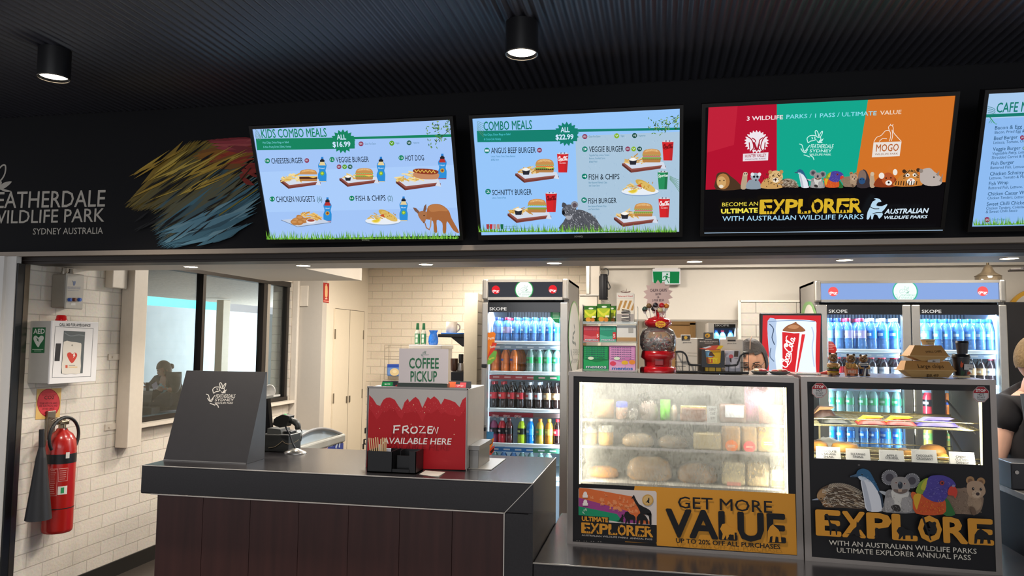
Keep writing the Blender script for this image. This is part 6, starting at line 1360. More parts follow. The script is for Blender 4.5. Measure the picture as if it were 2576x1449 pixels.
def fog_glass():
    m, nt, b, N = _mat('fogged_glass'); L = nt.links.new; N.remove(b)
    tc = N.new('ShaderNodeTexCoord'); n1 = N.new('ShaderNodeTexNoise'); n1.inputs['Scale'].default_value = 7; n1.inputs['Detail'].default_value = 3
    n2 = N.new('ShaderNodeTexNoise'); n2.inputs['Scale'].default_value = 140; n2.inputs['Detail'].default_value = 2
    mp = N.new('ShaderNodeMapping'); mp.inputs['Scale'].default_value = (1, 1, .45); L(tc.outputs['Object'], mp.inputs[0]); L(mp.outputs[0], n2.inputs['Vector'])
    L(tc.outputs['Object'], n1.inputs['Vector'])
    r1 = N.new('ShaderNodeMapRange'); r1.inputs[1].default_value = .38; r1.inputs[2].default_value = .62; r1.inputs[3].default_value = .35; r1.inputs[4].default_value = .95; L(n1.outputs['Fac'], r1.inputs[0])
    r2 = N.new('ShaderNodeMapRange'); r2.inputs[1].default_value = .5; r2.inputs[2].default_value = .62; r2.inputs[3].default_value = 1; r2.inputs[4].default_value = .45; L(n2.outputs['Fac'], r2.inputs[0])
    mu = N.new('ShaderNodeMath'); mu.operation = 'MULTIPLY'; L(r1.outputs[0], mu.inputs[0]); L(r2.outputs[0], mu.inputs[1])
    rf = N.new('ShaderNodeBsdfRefraction'); rf.inputs['Roughness'].default_value = .22; rf.inputs['IOR'].default_value = 1.12
    tl = N.new('ShaderNodeBsdfTranslucent'); tl.inputs[0].default_value = (.9, .9, .84, 1); df = N.new('ShaderNodeBsdfDiffuse'); df.inputs[0].default_value = (.75, .76, .74, 1)
    a1 = N.new('ShaderNodeMixShader'); a1.inputs[0].default_value = .35; L(tl.outputs[0], a1.inputs[1]); L(df.outputs[0], a1.inputs[2])
    a2 = N.new('ShaderNodeMixShader'); a2.inputs[0].default_value = .33; L(rf.outputs[0], a2.inputs[1]); L(a1.outputs[0], a2.inputs[2])
    tr = N.new('ShaderNodeBsdfTransparent'); a3 = N.new('ShaderNodeMixShader'); L(mu.outputs[0], a3.inputs[0]); L(tr.outputs[0], a3.inputs[1]); L(a2.outputs[0], a3.inputs[2])
    L(a3.outputs[0], N['Material Output'].inputs[0]); return m


class Case:
    def __init__(c, key, label, pA, pB, ztop, depth, outer, inner, hole, warm):
        A, B = onZ(*pA, BZ), onZ(*pB, BZ); c.A = A; c.U = (B-A).normalized(); c.D = Vector((-c.U.y, c.U.x, 0)); c.w = (B-A).length; c.zt = ztop; c.dep = depth; c.hole = hole
        c.t = thing('display_case', label, 'display case', A+c.U*c.w/2+Vector((0, 0, .001)), 'glass fronted display cases on the bench'); c.N = c.U.cross(Vector((0, 0, 1)))
        q = c.q; fr = MB()
        o, i = outer, inner     # corners TL TR BR BL in pixels
        for k in range(4): q(fr, [o[k], o[(k+1) % 4], i[(k+1) % 4], i[k]], -.03, .004)
        fr.build('steel_frame', pm('#8d857f', .32, .85, sc_=12), c.t)
        zb = BZ+.001; F_ = lambda u, d, z: A+c.U*u+c.D*d+Vector((0, 0, z))
        c.F = F_; lo = c.uz(hole[3])[1]-.02
        m = MB(); bx = lambda m, u0, d0, z0, u1, d1, z1, mi=0: m.prism([(u0, d0), (u1, d0), (u1, d1), (u0, d1)], lambda a, b, w: F_(a, b, w-0), z0-BZ, z1-BZ, mi)
        c.bx = bx
        bx(m, .002, .031, zb+.02, c.w-.002, depth, lo); m.build('machine_base', pm('#3a3638', .4), c.t)
        m = MB(); bx(m, .01, .02, zb-.0009, c.w-.01, depth-.02, zb+.02); m.build('plinth', BLACK, c.t)
        m = MB(); bx(m, 0, -.002, ztop-.016, c.w, depth, ztop); m.build('top_panel', pm('#9b948c', .25, .85, sc_=8), c.t)
        for u0, u1 in ((.002, .012), (c.w-.012, c.w-.002)): m = MB(); bx(m, u0, .03, lo, u1, depth, ztop-.016); m.build('side_panel', pm('#4a4644', .35), c.t)
        hx0, hx1 = c.uz(hole[0])[0], c.uz(hole[1])[0]
        for u in (hx0-.004, hx1+.004):
            m = MB(); bx(m, u-.005, .032, lo+.01, u+.005, .04, ztop-.03); m.build('light_strip', pm('#fff0b8', .4, em=3.5 if warm else 2.5), c.t)
        for u, s_ in ((hx0-.002, 1), (hx1+.002, -1)):
            L = area('case_strip', F_(u+s_*.006, .05, (lo+ztop)/2-BZ), ztop-lo-.05, 3.6 if warm else 3.2, (1, .93, .76), (0, radians(90)*-s_, 0), .012)
        area('case_fill', F_(c.w/2, .1, ztop-BZ-.02), c.w*.9, 6 if warm else 5, (1, .97, .90), (radians(-18), 0, 0), .03)  # unseen fill added near the top front to brighten the case interior
        g = MB(); h = [c.pt(p) for p in hole]; g.add([p-c.N*.006 for p in h]+[p-c.N*.010 for p in h], [(3, 2, 1, 0), (4, 5, 6, 7), (0, 1, 5, 4), (1, 2, 6, 5), (2, 3, 7, 6), (3, 0, 4, 7)]); c.g = g
        c.S = Sheet(A, c.U, (0, 0, 1), base=.0005)
        S = c.S
        for k in range(4): S.poly([i[k], i[(k+1) % 4], hole[(k+1) % 4], hole[k]], INK)
        CASES[key] = c
    def pt(c, p): d = ray(*p); return CAM+d*((c.A-CAM).dot(c.N)/d.dot(c.N))
    def uz(c, p): q = c.pt(p)-c.A; return q.dot(c.U), q.z+c.A.z
    def q(c, m, px, w0, w1):
        P_ = [c.pt(p) for p in px]; n = len(P_)
        m.add([p+c.N*w1 for p in P_]+[p+c.N*w0 for p in P_], [tuple(range(n-1, -1, -1)), tuple(range(n, 2*n))]+[(k, (k+1) % n, n+(k+1) % n, n+k) for k in range(n)])
    def inside(c, p, d):       # pixel -> (u, z) on the plane d metres behind the front
        r = ray(*p); O = c.A+c.D*d; q = CAM+r*((O-CAM).dot(c.N)/r.dot(c.N))-c.A; return q.dot(c.U), q.z+c.A.z


# -------- chilled case
c1 = Case('cold', 'chilled display case with fogged glass and GET MORE VALUE poster', (1428, 1367), (2006, 1406.5), 1.460, .60,
          [(1432, 934), (2009, 951), (2022, 1409), (1427, 1368)], [(1443, 946), (1997, 963), (2005, 1397), (1441, 1362)], [(1458, 961), (1978, 975), (1983, 1243), (1457, 1217)], True)
S = c1.S.at(1340, 1200, 3.68)
S.poly([(945, 82), (2430, 156), (2446, 722), (1150, 634), (1148, 614), (855, 602)], GOLD)
S.poly([(425, 112), (435, 98), (1135, 130), (1148, 145), (1148, 600), (1138, 614), (425, 566)], '#d9cdc6')
S.poly([(428, 100), (500, 104), (935, 182), (1000, 300), (1100, 438), (870, 420), (430, 200)], '#d96c35'); S.poly([(426, 190), (880, 315), (985, 430), (790, 418), (426, 275)], '#9c3f86'); S.poly([(425, 270), (780, 342), (840, 422), (425, 360)], '#199065')
for i in range(70):
    x = R.uniform(520, 950); y = R.uniform(120, 330); k = R.choice(list(SIL)); c_ = '#e58f5c' if y < 120+.35*(x-430)+60 else '#b565a0'
    if y > 108+.17*(x-430) and y < 150+.42*(x-400): sil(S, k, x, y, 34, 30, c_)
S.poly([(425, 352), (705, 372), (705, 420), (1148, 444), (1148, 600), (1138, 614), (425, 566)], INK)
S.poly(smooth([(912, 200), (935, 165), (945, 180), (985, 250), (1060, 290), (1095, 320), (1105, 380), (1098, 330), (1100, 436), (1082, 436), (1075, 360), (1020, 345), (1010, 436), (995, 436), (995, 320), (950, 240), (930, 195)], 2), INK)
for x, y, w_, h_, k in ((845, 318, 110, 110, 'lion'), (960, 330, 110, 104, 'gorilla'), (775, 340, 80, 80, 'roo')): sil(S, k, x, y, w_, h_, INK)
S.disc(1066, 212, 52, '#c99b4d', n=28); S.disc(1066, 212, 42, '#d8b273', n=28); sil(S, 'roo', 1040, 188, 50, 52, INK)
for x, y in ((487, 165), (488, 240)): S.rect(x-24, y-2, x+24, y+24, '#efe6e0'); S.disc(x, y-8, 18, '#efe6e0', 24)
d_logo(S, 458, 290, 62, '#d9eee4', False, 1.3)
S.text('ULTIMATE', 458, 402, 697, 416, 40, GOLD, .05); d_explore(S, 'EXPLORER', 452, 512, 1118, 552, 92, GOLD, INK); S.text('AUSTRALIAN WILDLIFE PARKS  ANNUAL PASS', 456, 542, 1108, 582, 15, '#c9c2bc', .008)
S.text('GET MORE', 1345, 283, 2216, 330, 108, INK, .004); S.text('VALUE', 1245, 541, 2332, 600, 248, INK, .032)
sil(S, 'lion', 1735, 425, 160, 150, GOLD); sil(S, 'gorilla', 2170, 435, 130, 165, GOLD); S.poly([(1800, 572), (1830, 525), (1862, 574)], INK); S.poly([(1868, 575), (1868, 510), (1888, 512), (1884, 576)], INK)
S.text('UP TO 20% OFF ALL PURCHASES', 1328, 604, 2290, 664, 42, INK, .018)
for i in range(12): S.rect(385+i*22, 583+i, 395+i*22, 588+i, '#9d968e' if i % 3 else INK)
S.build('front_poster', PRINT, c1.t)
c1.g.build('glass_pane', fog_glass(), c1.t)
shz = [c1.inside(p, .10)[1] for p in ((1721, 1062), (1721, 1131), (1721, 1217))]
m = MB(); c1.bx(m, .012, .57, shz[2]-.02, c1.w-.012, .58, 1.444); m.build('back_panel', pm('#b9b3a6', .3), c1.t)
m = MB(); c1.bx(m, .012, .05, shz[2]-.012, c1.w-.012, .57, shz[2]-.002); m.build('case_floor', pm('#c9c6bf', .3), c1.t)
for z in shz[:2]:
    m = MB(); c1.bx(m, .02, .085, z-.004, c1.w-.02, .50, z-.0005)
    m.build('glass_shelf', glass('shelf_glass', (.93, .97, .96), .1, ('#cfd6d2', .15)), c1.t); m = MB(); c1.bx(m, .02, .08, z-.008, c1.w-.02, .085, z+.004); m.build('shelf_edge', STEEL, c1.t)

CG = 'food in the chilled case, %s'
CL = ('top shelf', 'middle shelf', 'bottom shelf')


def food(case, name, label, cat, box, d, level, shape, col, dep=.07, zz=None, z0=(1420, 930, 4.155), grp=None, extra=None, mat=None):
    ox, oy, s = z0; a = case.inside((ox+box[0]/s, oy+box[3]/s), d); b = case.inside((ox+box[2]/s, oy+box[1]/s), d)
    z = zz; h = max(.012, b[1]-z); u0, u1 = a[0], b[0]; F_ = lambda u, dd, q: case.F(u, dd, q-BZ); cu = (u0+u1)/2
    t = thing(name, label, cat, F_(cu, d, z), grp); M_ = mat or pm(col, .45, bump=.15, sc_=60); z += .0008
    m = MB()
    if shape == 'box': m.T = Matrix(((case.U.x, case.D.x, 0, 0), (case.U.y, case.D.y, 0, 0), (0, 0, 1, 0), (0, 0, 0, 1))); m.T.translation = F_(u0, d, z); m.rbox((0, 0, 0), (u1-u0, dep, h), min(.012, h*.3), 3)
    elif shape == 'loaf':
        m.T = Matrix(((case.U.x, case.D.x, 0, 0), (case.U.y, case.D.y, 0, 0), (0, 0, 1, 0), (0, 0, 0, 1))); m.T.translation = F_(cu, d+dep/2, z)
        w_ = (u1-u0)/2; m.lathe([(.80, 0), (1, h*.15), (1.0, h*.5), (.85, h*.82), (.45, h)], 22, (0, 0, 0), 0, True, w_, dep/2)
    elif shape == 'jar': m.lathe([(.9, 0), (1, .01), (1, h*.66), (.8, h*.7)], 18, F_(cu, d+dep/2, z), 0, True, (u1-u0)/2, (u1-u0)/2)
    elif shape == 'pillow':
        n = 10; vs = []
        for sg in (1, -1):
            for i in range(n+1):
                for j in range(n+1):
                    x, y = i/n, j/n; e = (sin(pi*x)*sin(pi*y))**.5 if 0 < i < n and 0 < j < n else 0
                    vs.append(F_(u0+(u1-u0)*x, d+dep/2+sg*e*dep*.5*(1+.12*sin(9*x+7*y)), z+h*y+.0*e))
        k = (n+1)**2; fs = [(b_*k+i*(n+1)+j, b_*k+(i+1)*(n+1)+j, b_*k+(i+1)*(n+1)+j+1, b_*k+i*(n+1)+j+1) for b_ in (0, 1) for i in range(n) for j in range(n)]
        m.add(vs, fs, 0, True)
    elif shape == 'flat':      # a bag lying on its shelf
        n = 12; vs = []
        for sg in (1, 0):
            for i in range(n+1):
                for j in range(n+1):
                    x, y = i/n, j/n; e = (max(0, sin(pi*x))*max(0, sin(pi*y)))**.4 if 0 < i < n and 0 < j < n else .12
                    vs.append(F_(u0+(u1-u0)*x, d+dep*y, z+(h*(e*(1+.1*sin(20*x)*sin(11*y)))*.9 if sg else 0)))
        k = (n+1)**2; m.add(vs, [(b_*k+i*(n+1)+j, b_*k+(i+1)*(n+1)+j, b_*k+(i+1)*(n+1)+j+1, b_*k+i*(n+1)+j+1) for b_ in (0, 1) for i in range(n) for j in range(n)], 0, True)
    elif shape == 'snail':
        P_ = [F_(cu+(u1-u0)*.5*(i/40)*cos(i*.5), d+dep*.5+dep*.5*(i/40)*sin(i*.5), z+h*.5) for i in range(3, 41)]; m.tube(P_, h*.45, 8)
    m.build('food_body', M_, t)
    if extra: extra(case, t, u0, u1, d, z, h, F_)
    return t


def front_tag(col, box, txt=None, tc='#26262a', name='label_print'):
    def f(case, t, u0, u1, d, z, h, F_):
        S = Sheet(F_(u0, d-.002, z), case.U, (0, 0, 1), base=.0008); S.box = (0, 0, u1-u0, h); x0, y0, x1, y1 = box
        S.rect(x0, y1, x1, y0, col)
        for i, w_ in enumerate(txt or []): S.text(w_, x0+.12*(x1-x0), y1-(y1-y0)*(.3+.25*i), x1-.12*(x1-x0), y1-(y1-y0)*(.3+.25*i), (y1-y0)*.17, tc, .01)
        S.build(name, PRINT, t)
    return f


def disc_tag(col, cx, cy, r):
    def f(case, t, u0, u1, d, z, h, F_):
        S = Sheet(F_(u0, d-.002, z), case.U, (0, 0, 1), base=.0012); S.box = (0, 0, u1-u0, u1-u0); S.disc(cx, cy, r, col, n=24); S.rect(cx-r*.6, cy+.06, cx+r*.6, cy+.02, '#ead0bc'); S.rect(cx-r*.6, cy-.03, cx+r*.6, cy-.07, '#ead0bc'); S.build('round_sticker', PRINT, t)
    return f


WRAP = glass('cling_wrap', (.99, .99, .98), .05, ('#efeae0', .14))
def wrapped(col):
    def f(case, t, u0, u1, d, z, h, F_):
        m = MB(); c = F_((u0+u1)/2, d+.045, z); m.lathe([(.8, 0), (1.05, h*.2), (1.06, h*.6), (.8, h*.95), (.3, h*1.08)], 14, c, 0, True, (u1-u0)/2, .05); m.build('cling_wrap', WRAP, t)
    return f


def icing(case, t, u0, u1, d, z, h, F_):
    m = MB(); m.T = Matrix.Identity(4); m.prism([(u0+.003, d+.002), (u1-.003, d+.002), (u1-.003, d+.06), (u0+.003, d+.06)], lambda a, b, w: F_(a, b, w), z+h*.55, z+h*1.02); m.build('icing', pm('#e8d07a', .5, bump=.4, sc_=80), t)
    S = Sheet(F_(u1, d-.002, z), case.U, (0, 0, 1), base=.001); S.box = (0, 0, .045, h*1.1); S.rect(0, 1, 1, 0, '#cfd2d2'); S.text('CARROT', .2, .72, .9, .72, .16, '#2a2a2c', .01); S.text('CAKE', .3, .48, .8, .48, .16, '#2a2a2c', .01); S.text('$8.99', .35, .2, .75, .2, .16, '#2a2a2c', .01); S.build('price_label', PRINT, t)


def lidded(col):
    def f(case, t, u0, u1, d, z, h, F_):
        m = MB(); r = (u1-u0)/2; m.lathe([(r*1.02, h*.66), (r*1.05, h*.7), (r*1.03, h*.95), (r*.8, h)], 18, F_((u0+u1)/2, d+.035, z)); m.build('lid', pm(col, .4), t)
    return f


T0, T1, T2 = shz
for nm, lb, ct, bx, d, lv, sh, cl, ex in (
    ('brown_bag', 'brown paper bag at the left end of the chilled case top shelf', 'bag', (290, 320, 510, 490), .14, 0, 'pillow', '#b08a5c', None),
    ('dessert_jar', 'dessert jar with blue lid on the chilled case top shelf', 'jar', (535, 340, 652, 490), .13, 0, 'jar', '#c9a38c', lidded('#3f52c4')),
    ('wrapped_slice', 'small white wrapped slice next to the blue-lidded jar', 'cake', (665, 420, 775, 505), .13, 0, 'loaf', '#d8d2cb', wrapped(0)),
    ('wrapped_slice', 'brown and white wrapped slice in the middle of the chilled top shelf', 'cake', (780, 335, 975, 510), .13, 0, 'loaf', '#a58a7c', wrapped(0)),
    ('sweet_bag', 'bright green sweet bag standing on the chilled case top shelf', 'bag', (1000, 320, 1105, 520), .12, 0, 'pillow', '#6fd02a', None),
    ('wrapped_slice', 'pale wrapped slice directly right of the bright green bag', 'cake', (1108, 380, 1180, 505), .13, 0, 'loaf', '#c9a98c', wrapped(0)),
    ('carrot_cake', 'yellow iced carrot cake slice with its price label, chilled top shelf', 'cake', (1210, 395, 1490, 505), .11, 0, 'box', '#7a4a2c', icing),
    ('brownie', 'dark brownie with blank white label, chilled top shelf right of carrot cake', 'cake', (1625, 370, 1900, 515), .13, 0, 'box', '#5c4032', front_tag('#e3e8ee', (.2, .3, .9, .95))),
    ('pink_bag', 'large pale pink sweet bag at the right of the chilled top shelf', 'bag', (1890, 190, 2200, 545), .17, 0, 'pillow', '#d98fb0', None),
    ('pink_bag', 'salmon pink sweet bag in the right corner of the chilled top shelf', 'bag', (2040, 380, 2310, 565), .12, 0, 'pillow', '#ee8f84', None),
    ('fruit_cup', 'orange and green fruit cup at the far left of the middle shelf', 'cup', (175, 600, 335, 800), .13, 1, 'jar', '#c9a94a', lidded('#d8d6cc')),
    ('fruit_cup', 'yellow and orange fruit cup, second from left, middle shelf', 'cup', (350, 590, 505, 800), .13, 1, 'jar', '#dfa95c', lidded('#d8d6cc')),
    ('wrapped_sandwich', 'wrapped pale sandwich, left of three on the middle shelf', 'sandwich', (600, 680, 930, 815), .12, 1, 'loaf', '#d8b58a', wrapped(0)),
    ('wrapped_sandwich', 'wrapped sandwich with dark filling, second along the middle shelf', 'sandwich', (980, 705, 1290, 830), .12, 1, 'loaf', '#bb9a74', wrapped(0)),
    ('square_sandwich', 'square packed toastie with round black logo on the middle shelf', 'sandwich', (1350, 670, 1645, 848), .10, 1, 'box', '#cfb98a', front_tag('#cdbb8f', (.12, .12, .9, .9), None)),
    ('baguette_pack', 'brown baguette pack with orange sticker on the middle shelf', 'sandwich', (1650, 600, 1840, 862), .10, 1, 'box', '#b98f5c', disc_tag('#ea7a30', .5, .3, .34)),
    ('baguette_pack', 'brown baguette pack with red sticker on the middle shelf', 'sandwich', (1855, 600, 2010, 875), .10, 1, 'box', '#b59062', disc_tag('#e8414a', .5, .35, .4)),
    ('baguette_pack', 'yellow-green baguette pack at the right end of the middle shelf', 'sandwich', (2020, 600, 2255, 890), .12, 1, 'box', '#cfa85a', disc_tag('#b9c04a', .45, .4, .3)),
    ('pastry', 'golden round pastry at the left of the chilled bottom shelf', 'pastry', (230, 1030, 560, 1165), .14, 2, 'loaf', '#d9923c', None),
    ('bread_roll', 'large wrapped brown-topped roll, left one on the bottom shelf', 'bread', (650, 930, 1120, 1185), .12, 2, 'loaf', '#c9a070', wrapped(0)),
    ('bread_roll', 'wrapped long roll in the middle of the chilled bottom shelf', 'bread', (1180, 1000, 1600, 1205), .12, 2, 'loaf', '#c89b6c', wrapped(0)),
    ('sandwich_pack', 'clear sandwich wedge pack with pink label on the bottom shelf', 'sandwich', (1650, 980, 1890, 1225), .11, 2, 'box', '#d8c9a4', front_tag('#d98f80', (.2, .0, .8, .16))),
    ('sandwich_pack', 'clear sandwich wedge pack with dark filling on the bottom shelf', 'sandwich', (1905, 990, 2145, 1230), .11, 2, 'box', '#cdb58a', front_tag('#8f7a54', (.3, .45, .7, .6))),
    ('sandwich_pack', 'pale wrap pack with green label in the bottom right corner', 'sandwich', (2155, 1040, 2310, 1250), .10, 2, 'box', '#dcd0ae', front_tag('#6fc44a', (.1, .1, .9, .4)))):
    food(c1, nm, lb, ct, bx, d, lv, sh, cl, zz=shz[lv], grp=None, extra=ex)

# -------- heated case
c2 = Case('hot', 'heated display case with STOP HOT stickers and EXPLORE animal poster', (2025, 1409.5), (2521, 1447.5), 1.459, .58,
          [(2014, 947), (2504, 956), (2522, 1448), (2025, 1410)], [(2030, 960), (2489, 969), (2505, 1438), (2042, 1400)], [(2047, 976), (2470, 984), (2472, 1170), (2048, 1152.5)], False)
S = c2.S.at(2000, 1140, 4.472)
for f_ in (d_quokka, d_echidna, d_penguin, d_koala, d_lorikeet): f_(S)
d_explore(S, 'EXPLORE', 225, 892, 2205, 1004, 272, GOLD, INK)
S.text('WITH AN AUSTRALIAN WILDLIFE PARKS', 368, 1007, 2010, 1106, 54, '#d9d2c4', .006); S.text('ULTIMATE EXPLORER ANNUAL PASS', 456, 1090, 1946, 1176, 54, '#d9d2c4', .006)
S.rect(690, 115, 712, 122, '#8f8a86')
S.at(2000, 930, 4.472)
for cx, cy, r in ((260, 227, 90), (2056, 272, 95)):
    oc = lambda rr: [(cx+rr*cos(pi/8+i*pi/4), cy+rr*sin(pi/8+i*pi/4)) for i in range(8)]
    S.poly(oc(r), '#c9b9b4'); S.poly(oc(r*.94), '#a5202a'); k = r*.9; S.poly([(cx-k*.924, cy-k*.16), (cx+k*.924, cy-k*.16), (cx+k*.924, cy+k*.38), (cx+k*.38, cy+k*.924), (cx-k*.38, cy+k*.924), (cx-k*.924, cy+k*.38)], '#c9c6c4')
    S.text('STOP', cx-.56*r, cy-.33*r, cx+.56*r, cy-.28*r, .3*r, '#efe3df', .035); S.text('HOT', cx-.36*r, cy+.13*r, cx+.36*r, cy+.16*r, .27*r, '#2a282a', .02); S.text('DO NOT', cx-.44*r, cy+.42*r, cx+.48*r, cy+.45*r, .19*r, '#2a282a', .012); S.text('TOUCH', cx-.42*r, cy+.7*r, cx+.46*r, cy+.72*r, .19*r, '#2a282a', .012)
S.build('front_poster', PRINT, c2.t)
c2.g.build('glass_pane', glass('case_glass', (.96, .98, .97), .06), c2.t)
uz = lambda x, y, d: c2.inside((2000+x/4.472, 930+y/4.472), d)
h1, h2 = uz(1250, 655, .10)[1], uz(1250, 1020, .10)[1]
m = MB(); c2.bx(m, .012, .54, h2-.03, c2.w-.012, .545, 1.443); m.build('back_glass', glass('case_glass', (.96, .98, .97), .06), c2.t)
m = MB(); c2.bx(m, .012, .05, h2-.014, c2.w-.012, .54, h2-.006); m.build('case_floor', pm('#8f8d86', .25, .6), c2.t)
m = MB(); u0 = uz(1565, 400, .5)[0]; u1 = uz(1705, 400, .5)[0]; c2.bx(m, u0, .52, h2, u1, .54, 1.443); m.build('back_post', pm('#2a2a28', .4), c2.t)
for z, zr in ((h1, .03), (h2, .02)):
    m = MB(); W_ = c2.w-.03; Ft = lambda u, d, q: c2.F(u, d, q-BZ)
    for k in range(14): d = .09+.4*k/13; m.tube([Ft(.02, d, z+(.0 if z == h2 else .06)*(d-.09)), Ft(W_, d, z+(.0 if z == h2 else .06)*(d-.09))], .0022 if k not in (0, 13) else .0035, 6)
    for k in range(26): u = .02+(W_-.02)*k/25; m.tube([Ft(u, .09, z-.002), Ft(u, .49, z-.002+(0 if z == h2 else .024))], .0017, 5)
    for d in (.09, .49): m.tube([Ft(.02, d, z+.001), Ft(.02, d, z+zr), Ft(W_, d, z+zr), Ft(W_, d, z+.001)], .003, 6)
    m.build('wire_shelf', pm('#b5a77c', .25, .9), c2.t)
m = MB(); Ft = lambda u, d, q: c2.F(u, d, q-BZ)
for z in (h1, h2+.06): m.prism([(.50, z+.10), (.52, z+.10), (.14, z-.02), (.12, z-.02)] if z == h1 else [(.50, z+.04), (.52, z+.04), (.30, z-.05), (.28, z-.05)], lambda d, q, w: Ft(w, d, q), c2.w-.045, c2.w-.038)
m.build('shelf_bracket', pm('#3a3833', .4), c2.t)
m = MB(); u = uz(262, 500, .3)[0]; c2.bx(m, u, .30, h2, u+.008, .308, h1+.06); m.build('shelf_upright', pm('#c9b98a', .3, .7), c2.t)


def stripes(c1_, c2_):
    def f(case, t, u0, u1, d, z, h, F_):
        m = MB(); m.prism([(u0+(u1-u0)*.02, z+h*.35), (u0+(u1-u0)*.3, z+h*1.02), (u0+(u1-u0)*.9, z+h*1.0), (u0+(u1-u0)*.75, z+h*.8), (u0+(u1-u0)*.3, z+h*.75)], lambda a, b, w: F_(a, w, b), d+.02, d+.085); m.build('printed_band', pm(c1_, .35), t)
    return f


Z4 = (2000, 930, 4.472); HG = dict(z0=Z4)
zs = h1+.002
for nm, lb, bx, d, cl, ex in (
    ('snack_bar', 'brown chocolate bar packet at the back left of the wire shelf', (205, 430, 480, 535), .24, '#4a3024', stripes('#b98a5c', 0)),
    ('snack_bar', 'black wrapped bar packet at the left front of the wire shelf', (285, 535, 645, 625), .12, '#26261f', None),
    ('snack_bar', 'red and yellow bar packet, left of the two on the wire shelf', (715, 540, 1045, 652), .12, '#d0342a', stripes('#e0b02e', 0)),
    ('snack_bar', 'red and yellow bar packet, right of the two on the wire shelf', (1030, 545, 1375, 655), .12, '#d0342a', stripes('#e0b02e', 0)),
    ('snack_bar', 'purple bar packets lying at the right of the wire shelf', (1380, 562, 1860, 672), .12, '#4d4292', stripes('#7a6fb4', 0))):
    food(c2, nm, lb, 'snack', bx, d, 0, 'flat', cl, dep=.11, zz=zs+.06*(d-.09), extra=ex, **HG)
for nm, lb, bx, d, cl, sh in (
    ('pastry_snail', 'glazed snail pastry behind the leftmost heated case card', (210, 815, 335, 990), .16, '#c98a3c', 'snail'), ('pastry_snail', 'glazed snail pastry behind the sultanas card', (470, 838, 690, 1000), .16, '#cf9442', 'snail'),
    ('strudel', 'golden strudel piece between the strudel and croissant cards', (1225, 915, 1330, 1030), .14, '#d39a48', 'box'), ('croissant', 'brown croissant with dark chocolate behind the croissant card', (1440, 870, 1740, 1030), .17, '#c98b45', 'loaf'), ('danish', 'custard danish beside the rightmost heated case card', (1605, 960, 1760, 1050), .12, '#dda548', 'loaf')):
    food(c2, nm, lb, 'pastry', bx, d, 1, sh, cl, dep=.11, zz=h2+.003, **HG)
t = food(c2, 'paper_sheet', 'white baking paper sheet lying left in the heated case', 'paper', (215, 785, 590, 850), .22, 1, 'flat', '#d8d2c4', dep=.2, zz=h2+.003, **HG)
for i, (bx, txt) in enumerate((((245, 880, 515, 1000), ('CHOCOLATE', '& BANANA', 'SNAIL')), ((580, 902, 848, 1020), ('SULTANAS', 'SNAIL')), ((958, 918, 1232, 1030), ('APPLE', 'STRUDEL')), ((1325, 913, 1603, 1042), ('CHOCOLATE', 'CROISSANT')), ((1750, 940, 2030, 1062), ('CHERRY', 'CUSTARD', 'DANISH')))):
    d = .05; a = uz(bx[0], bx[3]-8, d); b = uz(bx[2], bx[1], d); t = thing('price_card', 'grey card lettered %s in the heated case' % ' '.join(txt), 'card', c2.F((a[0]+b[0])/2, d, h2-.006-BZ), 'price cards in the heated case')
    zb = h2-.0055; m = MB(); m.prism([(d, zb), (d+.02, zb+b[1]-zb), (d+.0215, b[1]), (d+.0215, zb)], lambda q, z, w: c2.F(w, q, z-BZ), a[0], b[0]); m.build('card_body', pm('#a5a1a0', .5, var=.01), t)
    S = Sheet(c2.F(a[0], d, zb-BZ), c2.U, c2.D*.02+Vector((0, 0, b[1]-zb)), base=.0008); S.box = (0, 0, b[0]-a[0], (b[1]-zb)*1.01)
    for k, w_ in enumerate(txt): l = .032*len(w_)+.1; y = (.60 if len(txt) == 3 else .52)-.22*k; S.text(w_, .5-l*.85, y, .5+l*.85, y, .17, '#2c2b2b', .015)
    S.line([(.04, .9), (.1, .8), (.14, .92)], .02, '#8a8682'); S.line([(.9, .1), (.96, .2)], .02, '#8a8682'); S.build('card_print', PRINT, t)

# ================================================================ things on top of the cases
zt = 1.4605; YT = 3.60
Z8 = lambda x, y, Y=YT: onY(1430+x/4.519, 660+y/4.519, Y)
# three-tier acrylic sweet rack
a, b = Z8(165, 1222), Z8(780, 560); YR = 3.60; DR = .17
t = thing('sweet_rack', 'clear three-tier acrylic rack full of sweets on the chilled case', 'rack', ((a.x+b.x)/2, YR, zt))
AC = glass('acrylic', (.96, .98, .96), .12, ('#d8e0da', .12)); zz = [zt, Z8(300, 918).z, Z8(300, 700).z]
m = MB()
for z in zz: m.box((a.x, YR, z), (b.x, YR+DR, z+.004)); m.box((a.x, YR-.002, z), (b.x, YR, z+.012))
m.build('rack_shelves', AC, t); 
for x0, x1, yy in ((a.x-.003, a.x, 480), (b.x, b.x+.003, 500)): m = MB(); m.box((x0, YR, zt), (x1, YR+DR, Z8(165, yy).z)); m.build('rack_side', AC, t)


